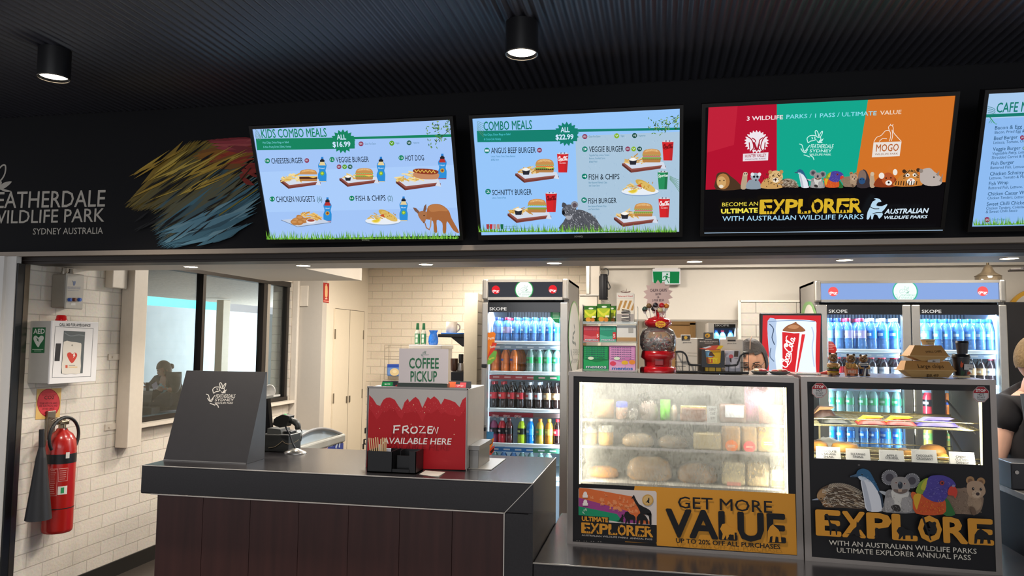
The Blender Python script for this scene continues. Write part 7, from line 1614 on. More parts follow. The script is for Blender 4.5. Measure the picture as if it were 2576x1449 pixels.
def sweets(name, label, box, level, col, draw, dep=.07, dy=.01, mat=None, grp=None, shape='box'):
    p, q = Z8(box[0], box[3], YR+dy), Z8(box[2], box[1], YR+dy); z = zz[level]+.0045
    t = thing(name, label, 'sweets', ((p.x+q.x)/2, YR+dy, z), grp); m = MB()
    if shape == 'box': m.rbox((p.x, YR+dy, z), (q.x, YR+dy+dep, q.z), .003)
    else:
        n = 8; vs = []
        for sg in (1, -1):
            for i in range(n+1):
                for j in range(n+1):
                    x, y = i/n, j/n; e = (max(0, sin(pi*x))*max(0, sin(pi*min(y*1.25, 1))))**.5 if 0 < i < n and 0 < j < n else 0
                    vs.append((p.x+(q.x-p.x)*x, YR+dy+dep/2-sg*e*dep*.5, z+(q.z-z)*y))
        k = (n+1)**2; m.add(vs, [(b_*k+i*(n+1)+j, b_*k+(i+1)*(n+1)+j, b_*k+(i+1)*(n+1)+j+1, b_*k+i*(n+1)+j+1) for b_ in (0, 1) for i in range(n) for j in range(n)], 0, True)
    m.build('packet_body', pm(col, .35), t); S = Sheet((p.x, YR+dy, z), base=.0008 if shape == 'box' else .0012); S.box = (0, 0, q.x-p.x, q.z-z); draw(S); S.build('packet_print', PRINT, t); return t


def bagprint(S):
    S.poly([(.05, .78), (.95, .78), (.97, .98), (.03, .98)], '#2d6a1f'); S.poly([(.06, .3), (.9, .3), (.95, .76), (.06, .76)], '#a9bf24'); S.poly(smooth([(.1, .75), (.5, .5), (.9, .72), (.9, .6), (.5, .35), (.12, .6)], 3, True), '#d8d83a')
    S.disc(.35, .2, .2, '#d9962e', .13); S.disc(.68, .18, .16, '#c97a22', .12); S.disc(.55, .84, .18, '#e6ecd9', .05); S.rect(.62, .4, .9, .3, '#efe9c8')
sweets('sweet_bag', 'green and yellow sweet bag, left of three on the rack top', (172, 492, 325, 662), 2, '#4f7d24', bagprint, .05, .02, shape='bag', grp='sweet bags on the rack top')
sweets('sweet_bag', 'green and yellow sweet bag, tallest in the middle of three on the rack', (318, 470, 480, 662), 2, '#557f22', bagprint, .05, .012, shape='bag', grp='sweet bags on the rack top')
sweets('sweet_bag', 'green and yellow sweet bag partly hidden by the striped box', (440, 492, 542, 662), 2, '#3f6a22', bagprint, .05, .07, shape='bag', grp='sweet bags on the rack top')


def fishprint(S):
    S.rect(0, 1, 1, 0, '#d9d2c6'); S.rect(.05, .93, .95, .84, '#e3ddd2'); S.text("Fisherman's Friend", .08, .86, .92, .86, .06, '#b5342a', .02); S.rect(.02, .80, .98, .30, '#e4dac8')
    for i in range(4): S.poly([(.02+i*.26, .42), (.16+i*.26, .42), (.36+i*.26, .74), (.22+i*.26, .74)] if i < 3 else [(.80, .42), (.94, .42), (.98, .50), (.98, .68)], '#b98a4a')
    S.rect(.02, .30, .98, 0, '#a9a09a')
ft = sweets('lozenge_box', 'tall striped lozenge box with a little boat on top, rack top right', (548, 345, 745, 700), 2, '#d0c9bd', fishprint, .07, .02)
p = Z8(590, 345, YR+.02); q = Z8(710, 298, YR+.02); S = Sheet((p.x, YR+.022, p.z), base=0); S.box = (0, 0, q.x-p.x, q.z-p.z); S.poly([(.0, .35), (.1, .1), (.5, 0), (.9, .1), (1, .4), (.7, .25), (.3, .22)], '#5c2f28'); S.line([(.58, .2), (.6, 1)], .05, '#4a2a26'); S.line([(.1, .4), (.3, .6), (.5, .3), (.6, .75)], .06, '#6b4a40'); S.build('boat_print', PRINT, ft)
for i in range(5): m = MB(); z = Z8(600, 660-i*32, YR).z; m.T = Matrix.Translation((Z8(645, 600).x, YR+.012, z)) @ Matrix.Rotation((.12, -.1, .06, -.14, .2)[i], 4, 'Y'); m.rbox((-.019, -.004, -.003), (.019, .004, .004), .002); m.build('lozenge_packet', pm(('#8d857f', '#d8d0c4', '#b9a9a2', '#4a4442', '#dccfb8')[i], .4), ft)


def mento(c, c2_, word='mentos', three=False):
    def f(S):
        S.rect(0, 1, 1, 0, c)
        for i in range(3 if not three else 6): S.rect(.04, .96-i*.085, .96, .90-i*.085, c2_); S.text(word, .1, .905-i*.085, .85, .905-i*.085, .045, '#26325c', .02)
        S.poly([(0, 0), (1, 0), (1, .42), (.5, .34), (0, .46)], c2_); S.text(word, .12, .09, .92, .09, .15, '#1f3064', .05); S.text(word, .11, .10, .91, .10, .13, '#e6ecea', .008)
        if not three: S.rect(.8, .62, 1, .2, '#c5342f'); S.text('5', .84, .3, .95, .3, .2, '#f0e2e0', .02)
        else: S.disc(.3, .5, .12, '#d8e6c8', .06); S.disc(.7, .5, .1, c, .06)
    return f
sweets('mint_box', 'red mint roll box on the middle tier of the sweet rack', (170, 722, 352, 908), 1, '#a8242c', mento('#b5303a', '#c9565c'), .08)
sweets('mint_box', 'teal mint roll box on the middle tier of the sweet rack', (357, 722, 540, 908), 1, '#1f7a5c', mento('#2a8f70', '#4fae90'), .08)
sweets('mint_box', 'large green mint box at the bottom left of the rack', (170, 950, 455, 1212), 0, '#156b3a', mento('#157a43', '#1f9a56', three=True), .10)
def fruit(S):
    mento('#c97ab0', '#d99ac4', three=True)(S); S.disc(.15, .3, .12, '#d8405c', .09); S.disc(.6, .34, .13, '#e0b02e', .08); S.disc(.88, .36, .12, '#e58a2e', .09); S.rect(0, .2, 1, 0, '#d9a8c9'); S.text('mentos', .12, .05, .9, .05, .13, '#2f6ab0', .04)
sweets('mint_box', 'pink and orange fruit sweet box at the bottom right of the rack', (462, 950, 760, 1216), 0, '#c983b0', fruit, .10)
def clearbox(S): S.rect(0, .28, 1, 0, '#b08a5c'); S.rect(.0, .31, 1, .28, '#d9cdb8'); S.rect(.6, .85, .85, .55, '#a9a69f')
sweets('empty_tray', 'almost empty white card tray on the middle tier', (548, 712, 770, 915), 1, '#d9d6cf', clearbox, .08)

# lollipop dispenser
Yl = 3.70; cx = Z8(1018, 1200, Yl).x; X = lambda v: Z8(v, 1000, Yl).x-cx; ZZ = lambda v: Z8(1018, v, Yl).z
t = thing('lollipop_dispenser', 'red lollipop dispenser with clear globe and price star', 'dispenser', (cx, Yl, zt)); RD = pm('#b5121c', .2, coat=.5); r0 = X(1225)
m = MB(); m.lathe([(r0, 0), (r0, ZZ(1200)-zt), (r0*.92, ZZ(1185)-zt), (r0*.75, ZZ(1180)-zt)], 32, (cx, Yl, zt+.0005)); m.build('base', RD, t)
m = MB(); m.lathe([(r0*.75, ZZ(1182)-zt), (r0*.78, ZZ(1110)-zt), (r0*.95, ZZ(1080)-zt), (r0*.9, ZZ(1010)-zt), (r0*.8, ZZ(1000)-zt)], 32, (cx, Yl, zt)); m.build('body', RD, t)
m = MB(); m.rbox((cx-r0*.18, Yl-r0*.84, ZZ(1170)), (cx+r0*.3, Yl-r0*.6, ZZ(1090)), .004); m.build('chute_flap', pm('#8d0f18', .25), t)
GL = glass('globe_plastic', (.97, .97, .96), .2, ('#e8e6e2', .1)); m = MB(); m.lathe([(r0*.86, ZZ(1010)-zt), (r0*1.0, ZZ(940)-zt), (r0*1.0, ZZ(840)-zt), (r0*.85, ZZ(770)-zt), (r0*.55, ZZ(735)-zt)], 32, (cx, Yl, zt)); m.build('globe', GL, t)
m = MB(); m.lathe([(r0*.42, ZZ(790)-zt), (r0*.55, ZZ(740)-zt), (r0*.74, ZZ(715)-zt), (r0*.76, ZZ(670)-zt), (r0*.6, ZZ(640)-zt), (r0*.3, ZZ(622)-zt), (.012, ZZ(610)-zt), (.012, ZZ(540)-zt)], 28, (cx, Yl, zt)); m.build('lid', RD, t)
S = Sheet((cx, Yl-r0*.78, 1), base=.001).at(1430, 660, 4.519); S.poly([(1046+(64 if i % 2 else 54)*cos(2*pi*i/24), 704+(42 if i % 2 else 35)*sin(2*pi*i/24)) for i in range(24)], '#e8b52a'); S.text('Chupa', 1006, 700, 1085, 700, 24, '#c22a22', .03); S.text('Chups', 1006, 728, 1085, 728, 22, '#c22a22', .03); S.build('flower_badge', PRINT, t)
m = MB()
for i in range(150):
    a_ = R.uniform(0, 2*pi); rr = r0*.78*R.uniform(0, 1)**.5; p = Vector((cx+rr*cos(a_), Yl+rr*sin(a_), R.uniform(ZZ(1000), ZZ(860)))); d = Vector((R.uniform(-1, 1), R.uniform(-1, 1), R.uniform(-.6, .6))).normalized()*.022
    m.tube([p-d, p+d], .0022, 5, i % 4)
for i in range(45):
    a_ = R.uniform(0, 2*pi); rr = r0*.74*R.uniform(0, 1)**.5; m.ball((cx+rr*cos(a_), Yl+rr*sin(a_), R.uniform(ZZ(995), ZZ(880))), .008, 8, R.choice((1, 4, 5)), 6)
o = m.build('lollipop_heap', [pm('#dcd6d0', .4), pm('#b5222c', .3), pm('#d8c9c4', .4), pm('#a9a09c', .4), pm('#2c2326', .3), pm('#c98f5c', .3)], t); o['kind'] = 'stuff'
for i, (x, y, c, lb) in enumerate(((868, 532, '#3f5248', 'dark green'), (915, 495, '#7a5a34', 'brown'), (970, 527, '#2a2220', 'black'), (990, 488, '#241f26', 'dark purple'), (1060, 490, '#c5202c', 'red'), (1114, 496, '#d9832a', 'orange'), (1042, 545, '#c9b88a', 'cream'), (1078, 548, '#d0d0c4', 'white'))):
    p = Z8(x, y, Yl-.02+.012*(i % 3)); l = thing('lollipop', '%s wrapped lollipop standing in the dispenser lid' % lb, 'lollipop', (p.x, p.y, ZZ(640)), 'lollipops standing in the dispenser lid')
    m = MB(); m.ball(p, .0135, 14); m.build('sweet', pm(c, .2, coat=.6), l); m = MB(); bx_ = cx+(p.x-cx)*.75; m.tube([(bx_, Yl-.02+.012*(i % 3), ZZ(650)), (p.x, p.y, p.z-.010)], .002, 6); m.cyl((p.x, p.y, p.z-.022), (p.x, p.y, p.z-.010), .004, .008, 8); m.build('stick', pm('#e0d8d4', .4), l)
t2 = thing('price_star', 'pale pink starburst price card above the lollipop dispenser', 'sign', (cx, Yl+.0, ZZ(470))); cc = Z8(1018, 365, Yl); r1 = Z8(1190, 365, Yl).x-cc.x
m = MB(); m.prism([(cc.x+(r1 if i % 2 == 0 else r1*.76)*cos(2*pi*i/28+pi/2), cc.z+(r1 if i % 2 == 0 else r1*.76)*sin(2*pi*i/28+pi/2)) for i in range(28)], lambda u, v, w: (u, w, v), Yl-.001, Yl+.0012); m.build('star_card', pm('#d9b9b0', .5, var=.02), t2)
S = Sheet((cx, Yl-.001, 1), base=.0008).at(1430, 660, 4.519)
for s_, x0, x1, y, h in (('CHUPA CHUPS', 930, 1118, 336, 34), ('$0.90', 990, 1052, 374, 24), ('OR', 1008, 1034, 408, 20), ('3 FOR $2.50', 955, 1084, 444, 24)): S.text(s_, x0, y, x1, y-4, h, '#5c4348', .01)
S.build('star_print', PRINT, t2); m = MB(); m.cyl((cx, Yl+.004, ZZ(560)), (cx, Yl+.004, ZZ(440)), .003, n=8); m.build('star_stem', pm('#d8ccc6', .4), t2)

# biscuit basket
Z9 = lambda x, y, Y=3.60: onY(1690+x/9.541, 820+y/9.541, Y)
Yk = 3.58; a, b = Z9(110, 1130, Yk), Z9(1845, 1130, Yk); dp = .18; zb = zt+.001; zr = Z9(900, 640, Yk).z
t = thing('wire_basket', 'black wire basket of packaged biscuits on the chilled case', 'basket', ((a.x+b.x)/2, Yk, zb)); m = MB()
sag = [(a.x, Z9(110, 620, Yk).z), (a.x+.025, Z9(220, 620, Yk).z), (Z9(340, 700, Yk).x, Z9(340, 700, Yk).z), (Z9(400, 860, Yk).x, Z9(400, 880, Yk).z), (Z9(520, 935, Yk).x, Z9(520, 935, Yk).z), (Z9(1450, 950, Yk).x, Z9(1450, 950, Yk).z), (Z9(1590, 880, Yk).x, Z9(1590, 870, Yk).z), (Z9(1650, 740, Yk).x, Z9(1650, 720, Yk).z), (Z9(1740, 655, Yk).x, Z9(1740, 655, Yk).z), (b.x, Z9(1845, 650, Yk).z)]
m.tube(smooth([(x, Yk, z) for x, z in sag], 4), .0042, 8); m.tube([(a.x, Yk, zb+.006), (b.x, Yk, zb+.006)], .006, 8); m.tube([(a.x, Yk, sag[0][1]), (a.x, Yk+dp, sag[0][1]), (b.x, Yk+dp, sag[0][1]), (b.x, Yk, sag[-1][1])], .004, 8); m.build('basket_rim', BLACK, t); m = MB()
for i in range(12):
    x = a.x+(b.x-a.x)*i/11; top = next((z0+(z1-z0)*(x-x0_)/(x1_-x0_+1e-9) for (x0_, z0), (x1_, z1) in zip(sag, sag[1:]) if x0_ <= x <= x1_+1e-6), zr); m.tube([(x, Yk, zb+.004), (x, Yk, top)], .0014, 5); m.tube([(x, Yk, zb+.003), (x, Yk+dp, zb+.003), (x, Yk+dp, sag[0][1])], .0014, 5)
for k in range(1, 3): z = zb+.02*k+.012; m.tube([(a.x, Yk+dp, z), (a.x, Yk, z), (Z9(330, 880, Yk).x, Yk, z)], .0014, 5); m.tube([(Z9(1650, 900, Yk).x, Yk, z), (b.x, Yk, z), (b.x, Yk+dp, z)], .0014, 5)
m.build('basket_wires', BLACK, t)
m = MB(); m.rbox((Z9(715, 900, Yk).x, Yk-.006, zb+.012), (Z9(1265, 900, Yk).x, Yk-.001, Z9(900, 560, Yk).z), .002)
m = MB(); q = lambda x, y: (Z9(x, y, Yk-.004).x, Z9(x, y, Yk-.004).z)
m.prism([q(715, 570), q(800, 560), q(830, 880), q(860, 905), q(1130, 910), q(1165, 880), q(1185, 590), q(1262, 590), q(1265, 1000), q(715, 985)], lambda u, v, w: (u, w, v), Yk-.010, Yk-.005); m.build('card_holder', BLACK, t)


def biscuit(name, label, x0, y0, x1, y1, Y, col, draw, dep=.05, tab=None):
    p, q_ = Z9(x0, y1, Y), Z9(x1, y0, Y); z = zb+.004; t = thing(name, label, 'biscuits', ((p.x+q_.x)/2, Y, z), 'biscuit packs in the wire basket'); m = MB(); m.rbox((p.x, Y, z), (q_.x, Y+dep, q_.z), .004); m.build('pack_body', pm(col, .5), t)
    if tab: a_, b_ = Z9(tab[0], tab[1]+80, Y), Z9(tab[2], tab[1], Y); m = MB(); m.rbox((a_.x, Y, q_.z-.004), (b_.x, Y+.003, b_.z), .001); m.build('hang_tab', pm(tab[3], .5), t)
    S = Sheet((p.x, Y, z), base=.0008).at(1690, 820, 9.541); draw(S); S.build('pack_print', PRINT, t); return t


def pr1(S): S.rect(235, 228, 435, 352, '#3a3430'); S.disc(335, 280, 42, '#d8a93a', 40); S.rect(280, 330, 430, 342, '#c9bda8'); S.text('gluten free', 262, 408, 466, 408, 26, '#4a4440', .01, .2); S.line([(380, 640), (600, 650)], 8, '#b5aa94'); S.line([(380, 710), (600, 720)], 8, '#b5aa94')
def pr2(S): S.disc(860, 228, 62, '#d8a32e', 52); S.disc(845, 240, 22, '#4a463f'); S.text('BAKED IN BYRON', 675, 385, 1095, 392, 30, '#cfc9bf', .02); S.rect(800, 315, 960, 330, '#c9c2b8'); S.rect(790, 405, 985, 416, '#c9c2b8')
def pr3(S): S.rect(1338, 335, 1532, 368, '#2c2826'); S.poly([(1335, 330), (1530, 330), (1530, 270), (1335, 270)], '#b5aa9a'); S.text('gluten free', 1330, 430, 1548, 430, 26, '#4a4440', .01, .2)
biscuit('biscuit_box', 'white gluten free biscuit box at the left of the wire basket', 105, 290, 620, 1000, Yk+.03, '#d9cdbc', pr1, .05, (215, 210, 450, '#d9cdbc'))
biscuit('biscuit_box', 'dark grey biscuit box in the middle of the wire basket', 625, 300, 1140, 1000, Yk+.10, '#4a4642', pr2, .05, (760, 155, 990, '#4a4642'))
biscuit('biscuit_box', 'white gluten free biscuit box at the right of the wire basket', 1168, 318, 1712, 1000, Yk+.07, '#d8ccba', pr3, .05, (1300, 255, 1545, '#d8ccba'))
def pr4(S): S.poly([(800, 590), (1180, 570), (1165, 880), (1120, 908), (850, 905)], '#e0b41e'); S.poly([(800, 590), (900, 585), (1010, 700), (960, 760), (820, 740)], '#7fb8d8'); S.poly([(880, 720), (910, 625), (960, 620), (1010, 690), (1040, 730)], '#5c3a2c'); S.poly([(820, 760), (1000, 740), (980, 890), (850, 900)], '#c9602c'); S.text('TTY', 890, 865, 1100, 865, 95, '#e8d42a', .04)
def bis_top(S): S.poly([(650, 545), (730, 530), (900, 480), (1100, 462), (1240, 480), (1170, 560), (960, 578), (760, 560)], '#d8553c'); S.poly([(1060, 560), (1130, 470), (1240, 475), (1190, 545)], '#e8c01e'); S.poly([(730, 530), (900, 480), (960, 500), (820, 540)], '#d8dce0')
t = biscuit('biscuit_packet', 'bright yellow and red biscuit packet in the basket front pocket', 800, 585, 1180, 905, Yk+.001, '#d9ae22', pr4, .02); S = Sheet((0, Yk-.006, 1), base=.0016).at(1690, 820, 9.541); bis_top(S); S.build('packet_flap', PRINT, t)
def pr5(S): S.disc(1420, 730, 52, '#d0565c', 50); S.poly([(1385, 775), (1430, 770), (1430, 885), (1395, 850)], '#3a2c28'); S.poly([(1500, 600), (1600, 600), (1590, 740), (1490, 740)], '#4a3a30'); S.text('cookies', 1500, 790, 1590, 790, 30, '#6a6480', .01)
biscuit('biscuit_packet', 'white biscuit packet with pink biscuit print in the basket', 1275, 590, 1640, 905, Yk+.012, '#c4bfc6', pr5, .03)

# plates with food, price ticket, red tongs next to the basket
YP = 3.62; Zp = lambda x, y: onY(1430+x/4.519, 660+y/4.519, YP)
for i, (x0, x1, lb) in enumerate(((2085, 2300, 'left of two grey trays of sliced food beside the basket'), (2290, 2545, 'right of two grey trays of sliced food beside the basket'))):
    a, b = Zp(x0, 1240), Zp(x1, 1240); t = thing('food_tray', lb, 'tray', ((a.x+b.x)/2, YP, zt), 'food trays on the chilled case'); w_ = (b.x-a.x)/2; cx = (a.x+b.x)/2; zz0 = zt+.0006+.0005*i
    m = MB(); m.lathe([(.7, 0), (.95, .010), (1, .014), (.9, .012), (.68, .004), (.001, .004)], 26, (cx, YP+.05, zz0), 0, True, w_, .055); m.build('tray_dish', pm('#8f8d8a', .3), t)
    for k in range(7): m = MB(); m.ball((cx+R.uniform(-.5, .5)*w_, YP+.05+R.uniform(-.025, .025), zz0+.014+R.uniform(0, .006)), (.016, .012, .006), 10); m.build('food_piece', pm(('#c9404a', '#dccdb8', '#d8605c', '#8d4a2c', '#e0d8c8', '#a5302c', '#d9b88a')[k], .4), t)
a = onY(2003, 940, YP); b = onY(2066, 930, YP); t = thing('price_ticket', 'white price ticket holder lying between tray and burger bear', 'ticket', a); m = MB(); m.rbox((a.x, YP, zt+.0006), (b.x, YP+.03, zt+.009), .002); m.build('ticket_body', pm('#bdb6ae', .4), t); S = Sheet((a.x, YP, zt), base=.001); S.box = (0, .001, b.x-a.x, .008); S.rect(.8, .9, .97, .1, '#e6e3dd'); S.rect(.86, .6, .9, .4, '#2a2a2a'); S.build('ticket_print', PRINT, t)
a = onY(2066, 936, YP+.03); b = onY(2090, 925, YP+.03); t = thing('red_cone_cup', 'small red plastic cone lying beside the burger bear', 'cone', a); m = MB(); m.cyl((a.x, YP+.05, zt+.008), (b.x+.01, YP+.05, zt+.0145), .005, .0135, 14); m.build('cone_body', pm('#d8524c', .35), t)

# three novelty bears
Zb = lambda x, y, Y=3.60: onY(2060+x/12.88, 850+y/12.88, Y)


def bear(label, x0, x1, ztopz, kind):
    Y = 3.60; a, b = Zb(x0, 1230, Y), Zb(x1, 1230, Y); cx, w_ = (a.x+b.x)/2, (b.x-a.x)/2; h = Zb((x0+x1)/2, ztopz, Y).z-zt; y = Y+w_
    t = thing('bear_figurine', label, 'figurine', (cx, y, zt), 'novelty bear figurines on the heated case'); FUR, FUR2 = pm('#7d5a34', .4, bump=.4, sc_=120), pm('#a8824c', .4)
    hr = w_*.78; hz = zt+h*.78
    m = MB(); m.ball((cx, y, hz), (hr, hr*.9, hr*.92), 20, m=14); m.ball((cx, y-hr*.75, hz-hr*.25), (hr*.5, hr*.45, hr*.4), 14); m.build('head', FUR, t)
    for s_ in (-1, 1): m = MB(); m.ball((cx+s_*hr*.62, y, hz+hr*.80), (hr*.3, hr*.18, hr*.3), 12); m.build('ear', pm('#3a2a20', .5), t); m = MB(); m.ball((cx+s_*hr*.4, y-hr*.80, hz+hr*.15), hr*.16, 10); m.build('eye', BLACKG, t)
    m = MB(); m.ball((cx, y-hr*1.18, hz-hr*.12), (hr*.18, hr*.12, hr*.14), 10); m.build('nose', BLACKG, t)
    z0 = zt+.0006
    if kind == 'burger':
        for (r_, zl, zh, c) in ((.95, 0, .14, '#a8763c'), (1.05, .14, .18, '#e0b82e'), (.98, .18, .30, '#4a2c1c'), (1.08, .30, .36, '#4f6b2a'), (.98, .36, .54, '#b5854a')):
            m = MB(); m.lathe([(w_*r_*.9, h*zl), (w_*r_, h*(zl+.02)), (w_*r_, h*(zh-.02)), (w_*r_*(.55 if c == '#b5854a' else .92), h*zh)], 24, (cx, y, z0)); m.build('burger_layer', pm(c, .4, bump=.3, sc_=90), t)
    elif kind == 'fries':
        m = MB(); m.T = Matrix.Translation((cx, y, z0)); m.prism([(-.85*w_, 0), (.85*w_, 0), (1.0*w_, h*.42), (.5*w_, h*.36), (-.5*w_, h*.36), (-1.0*w_, h*.42)], lambda u, v, w: (u, w, v), -w_*.7, w_*.7); m.build('fries_carton', pm('#c9621c', .35), t)
        for i in range(11): m = MB(); x = cx+(-.8+i*.16)*w_; m.rbox((x-.003, y-w_*.5+.002*(i % 3), z0+h*.2), (x+.003, y-w_*.5+.008+.002*(i % 3), z0+h*R.uniform(.5, .6)), .001); m.build('chip', pm('#c9922c', .4), t)
        S = Sheet((cx-w_, y-w_*.7, z0), base=.001); S.box = (0, 0, 2*w_, h); S.text('FRIES', .2, .13, .8, .13, .12, '#e8d6c0', .01); S.build('carton_print', PRINT, t)
    else:
        m = MB(); m.lathe([(w_*.75, 0), (w_*.85, h*.1), (w_*.8, h*.4), (w_*.6, h*.55), (w_*.5, h*.6)], 22, (cx, y, z0)); m.build('body', pm('#1f2a4c', .4), t)
        S = Sheet((cx-w_, y-w_*.9, z0), base=0); S.box = (0, 0, 2*w_, h); S.poly([(.35, 0), (.5, .35), (.62, .35), (.55, 0)], '#d8d2c9'); S.poly([(.22, .05), (.4, .4), (.45, .4), (.3, .0)], '#8d6a5c'); S.rect(.75, .4, .85, .08, '#c9c9cf'); S.build('stripe_print', PRINT, t)
        for k, c in enumerate(('#dcd8d2', '#17161a', '#dcd8d2')): m = MB(); m.lathe([(w_*(.86-.03*k), h*(.48+.035*k)), (w_*(.86-.03*k), h*(.51+.035*k))], 20, (cx, y, z0)); m.build('scarf_stripe', pm(c, .5), t)
    for s_ in (-1, 1):
        m = MB(); m.tube([(cx+s_*w_*.85, y-w_*.3, z0+h*.46), (cx+s_*w_*.75, y-w_*1.0, z0+h*.36), (cx+s_*w_*.25, y-w_*1.05, z0+h*.36)], [w_*.2, w_*.2, w_*.15], 10); m.build('arm', FUR2, t)
        m = MB(); m.ball((cx+s_*w_*.62, y-w_*.85, z0+h*.05), (w_*.3, w_*.3, h*.05), 10); m.build('foot', pm('#5c4028', .5), t)


bear('bear figurine with a burger for its body, leftmost of the three bears', 310, 715, 470, 'burger')
bear('bear figurine in an orange carton lettered FRIES, middle of three bears', 895, 1300, 515, 'fries')
bear('bear figurine with navy body and striped scarf, rightmost of three bears', 1315, 1690, 520, 'scarf')

# chips boxes and tub
Zk = lambda x, y, Y=3.60: onY(2260+x/11.71, 840+y/11.71, Y)
KRAFT = pm('#b5854a', .6, var=.08); KRAFT2 = pm('#c9a066', .6, var=.08)


def clam(label, xs, ys, z0, words):
    """xs: left flap tip, front left top, front right top, right tip; ys: top, waist, bottom in zoom pixels"""
    Y = 3.58; g = lambda x, y: Zk(x, y, Y); xl, xa, xb, xr = [g(v, 900).x for v in xs]; zt_, zw, zb_ = [g(600, v).z for v in ys]; dz = z0-zb_; zt_ += dz; zw += dz; zb_ = z0
    t = thing('chip_box', label, 'box', ((xa+xb)/2, Y, z0), 'cardboard chip boxes on the heated case'); d = .11; e = .02
    def frus(m, zlo, zhi, xlo, ylo, xhi, yhi): m.add([(xlo[0], ylo[0], zlo), (xlo[1], ylo[0], zlo), (xlo[1], ylo[1], zlo), (xlo[0], ylo[1], zlo), (xhi[0], yhi[0], zhi), (xhi[1], yhi[0], zhi), (xhi[1], yhi[1], zhi), (xhi[0], yhi[1], zhi)], [(0, 3, 2, 1), (4, 5, 6, 7), (0, 1, 5, 4), (1, 2, 6, 5), (2, 3, 7, 6), (3, 0, 4, 7)])
    m = MB(); frus(m, zb_+.0005, zw, (xa+.004, xr-.02), (Y+.012, Y+d-.01), (xl+.005, xr), (Y-.004, Y+d)); m.build('box_bottom', KRAFT2, t)
    m = MB(); frus(m, zw+.0005, zt_, (xl+.003, xr+.003), (Y-.006, Y+d), (xa-.02, xb), (Y+.02, Y+d-.02)); m.build('box_lid', KRAFT, t)
    m = MB(); m.rbox((xl-.004, Y-.008, zw-.002), (xr+.006, Y+d+.003, zw+.002), .0008); m.build('lid_lip', KRAFT2, t)
    V = Vector((0, .026, zt_-zw)); S = Sheet(((xa+xb)/2, Y-.006, zw), (1, 0, 0), V, base=.001).at(2260, 840, 11.71)
    for w_, x0, y0, x1, y1, h in words[0]: S.text(w_, x0, y0, x1, y1, h, '#3a2a1c', .005)
    S.build('lid_writing', PRINT, t); S = Sheet(((xa+xb)/2, Y+.0, zw), (1, 0, 0), Vector((0, -.015, zw-zb_)), base=.006).at(2260, 840, 11.71)
    for f_ in words[1]: f_(S)
    S.build('front_writing', PRINT, t); return zt_


z1 = clam('large cardboard chip box lettered Large chips, under the smaller box', (125, 410, 1540, 1640), (815, 1085, 1295), zt+.0006, ([('Large chips', 590, 1005, 1340, 1010, 110)], [lambda S: S.text('$8.49', 810, 1245, 1165, 1245, 80, '#4a3520', .005)]))
def sticker(S): S.poly([(855, 740), (1215, 715), (1205, 825), (850, 808)], '#c9c4c0'); S.text('$6', 990, 798, 1075, 798, 40, '#33302e', .02)
z2 = clam('small cardboard chip box with price sticker on the larger box', (300, 690, 1330, 1465), (372, 690, 838), z1+.0006, ([('SMALL CHIPS', 810, 565, 1275, 545, 62)], [sticker]))
a, b = Zk(690, 385, 3.62), Zk(1130, 385, 3.62); r = (b.x-a.x)/2; cx = (a.x+b.x)/2; t = thing('paper_tub', 'small cream paper tub on the topmost chip box', 'tub', (cx, 3.635, z2)); hh = Zk(900, 205, 3.62).z-Zk(900, 385, 3.62).z
m = MB(); m.lathe([(r*.74, .0006), (r*.94, hh*.86), (r*1.0, hh*.88), (r*1.02, hh*.97), (r*.98, hh), (r*.92, hh*.97)], 28, (cx, 3.635, z2)); m.build('tub_body', pm('#d9c08f', .5), t)
S = Sheet((cx, 3.635-r*.9, z2), base=.001); S.box = (-r*.6, 0, r*1.2, hh); S.text('Sauces $1', .05, .5, .95, .52, .2, '#4a3520', .008); S.text('Gravy $2', .22, .2, .82, .2, .17, '#4a3520', .008); S.build('tub_writing', PRINT, t)
# two takeaway cups
a, b = Zk(1690, 1240, 3.6), Zk(2215, 1240, 3.6); cx = (a.x+b.x)/2; r = (b.x-a.x)/2; yc = 3.60+r; zf = lambda y: Zk(1950, y, yc-r*.9).z; base = zt+.0006; dz = zf(1300)-base; zf2 = lambda y: zf(y)-dz
t = thing('wooden_coaster', 'small cream block under the large black cup', 'block', (cx, yc, zt)); m = MB(); m.rbox((cx-r*.72, yc-r*.75, base), (cx+r*.72, yc+r*.75, zf2(1238)), .002); m.build('block_body', pm('#d8c498', .5), t)
zb = zf2(1238)+.0005; t = thing('takeaway_cup', 'large black takeaway cup with price sticker, under the small cup', 'cup', (cx, yc, zb), 'takeaway cups on the heated case')
m = MB(); m.lathe([(r*.74, 0), (r*.95, zf2(720)-zb)], 28, (cx, yc, zb)); m.build('cup_body', pm('#1d1a1d', .4), t); m = MB(); m.lathe([(r*1.02, zf2(720)-zb), (r*1.05, zf2(690)-zb), (r*1.0, zf2(670)-zb), (r*.96, zf2(610)-zb), (r*.9, zf2(595)-zb), (r*.5, zf2(590)-zb)], 28, (cx, yc, zb)); m.build('cup_lid', pm('#121214', .3), t)
S = Sheet((cx, yc-r*.93, zb), (1, 0, 0), (0, -.12, 1), base=.002).at(2260, 840, 11.71); S.poly([(1935, 885), (2205, 900), (2190, 1062), (1930, 1050)], '#c9c6c4'); S.text('$5', 2085, 1042, 2150, 1042, 38, '#3a3836', .02); S.rect(2020, 935, 2180, 950, '#8f8b88'); S.poly(smooth([(1820, 900), (1850, 790), (1870, 860), (1910, 840), (1890, 970), (1830, 980)], 2, True), '#c9502c'); S.poly(smooth([(1830, 1180), (1850, 1050), (1900, 1100), (1970, 1110), (1920, 1200), (1860, 1230)], 2, True), '#2f4a34'); S.poly(smooth([(2020, 1190), (2040, 1110), (2120, 1105), (2110, 1190)], 2, True), '#a84a30'); S.build('cup_print', PRINT, t)
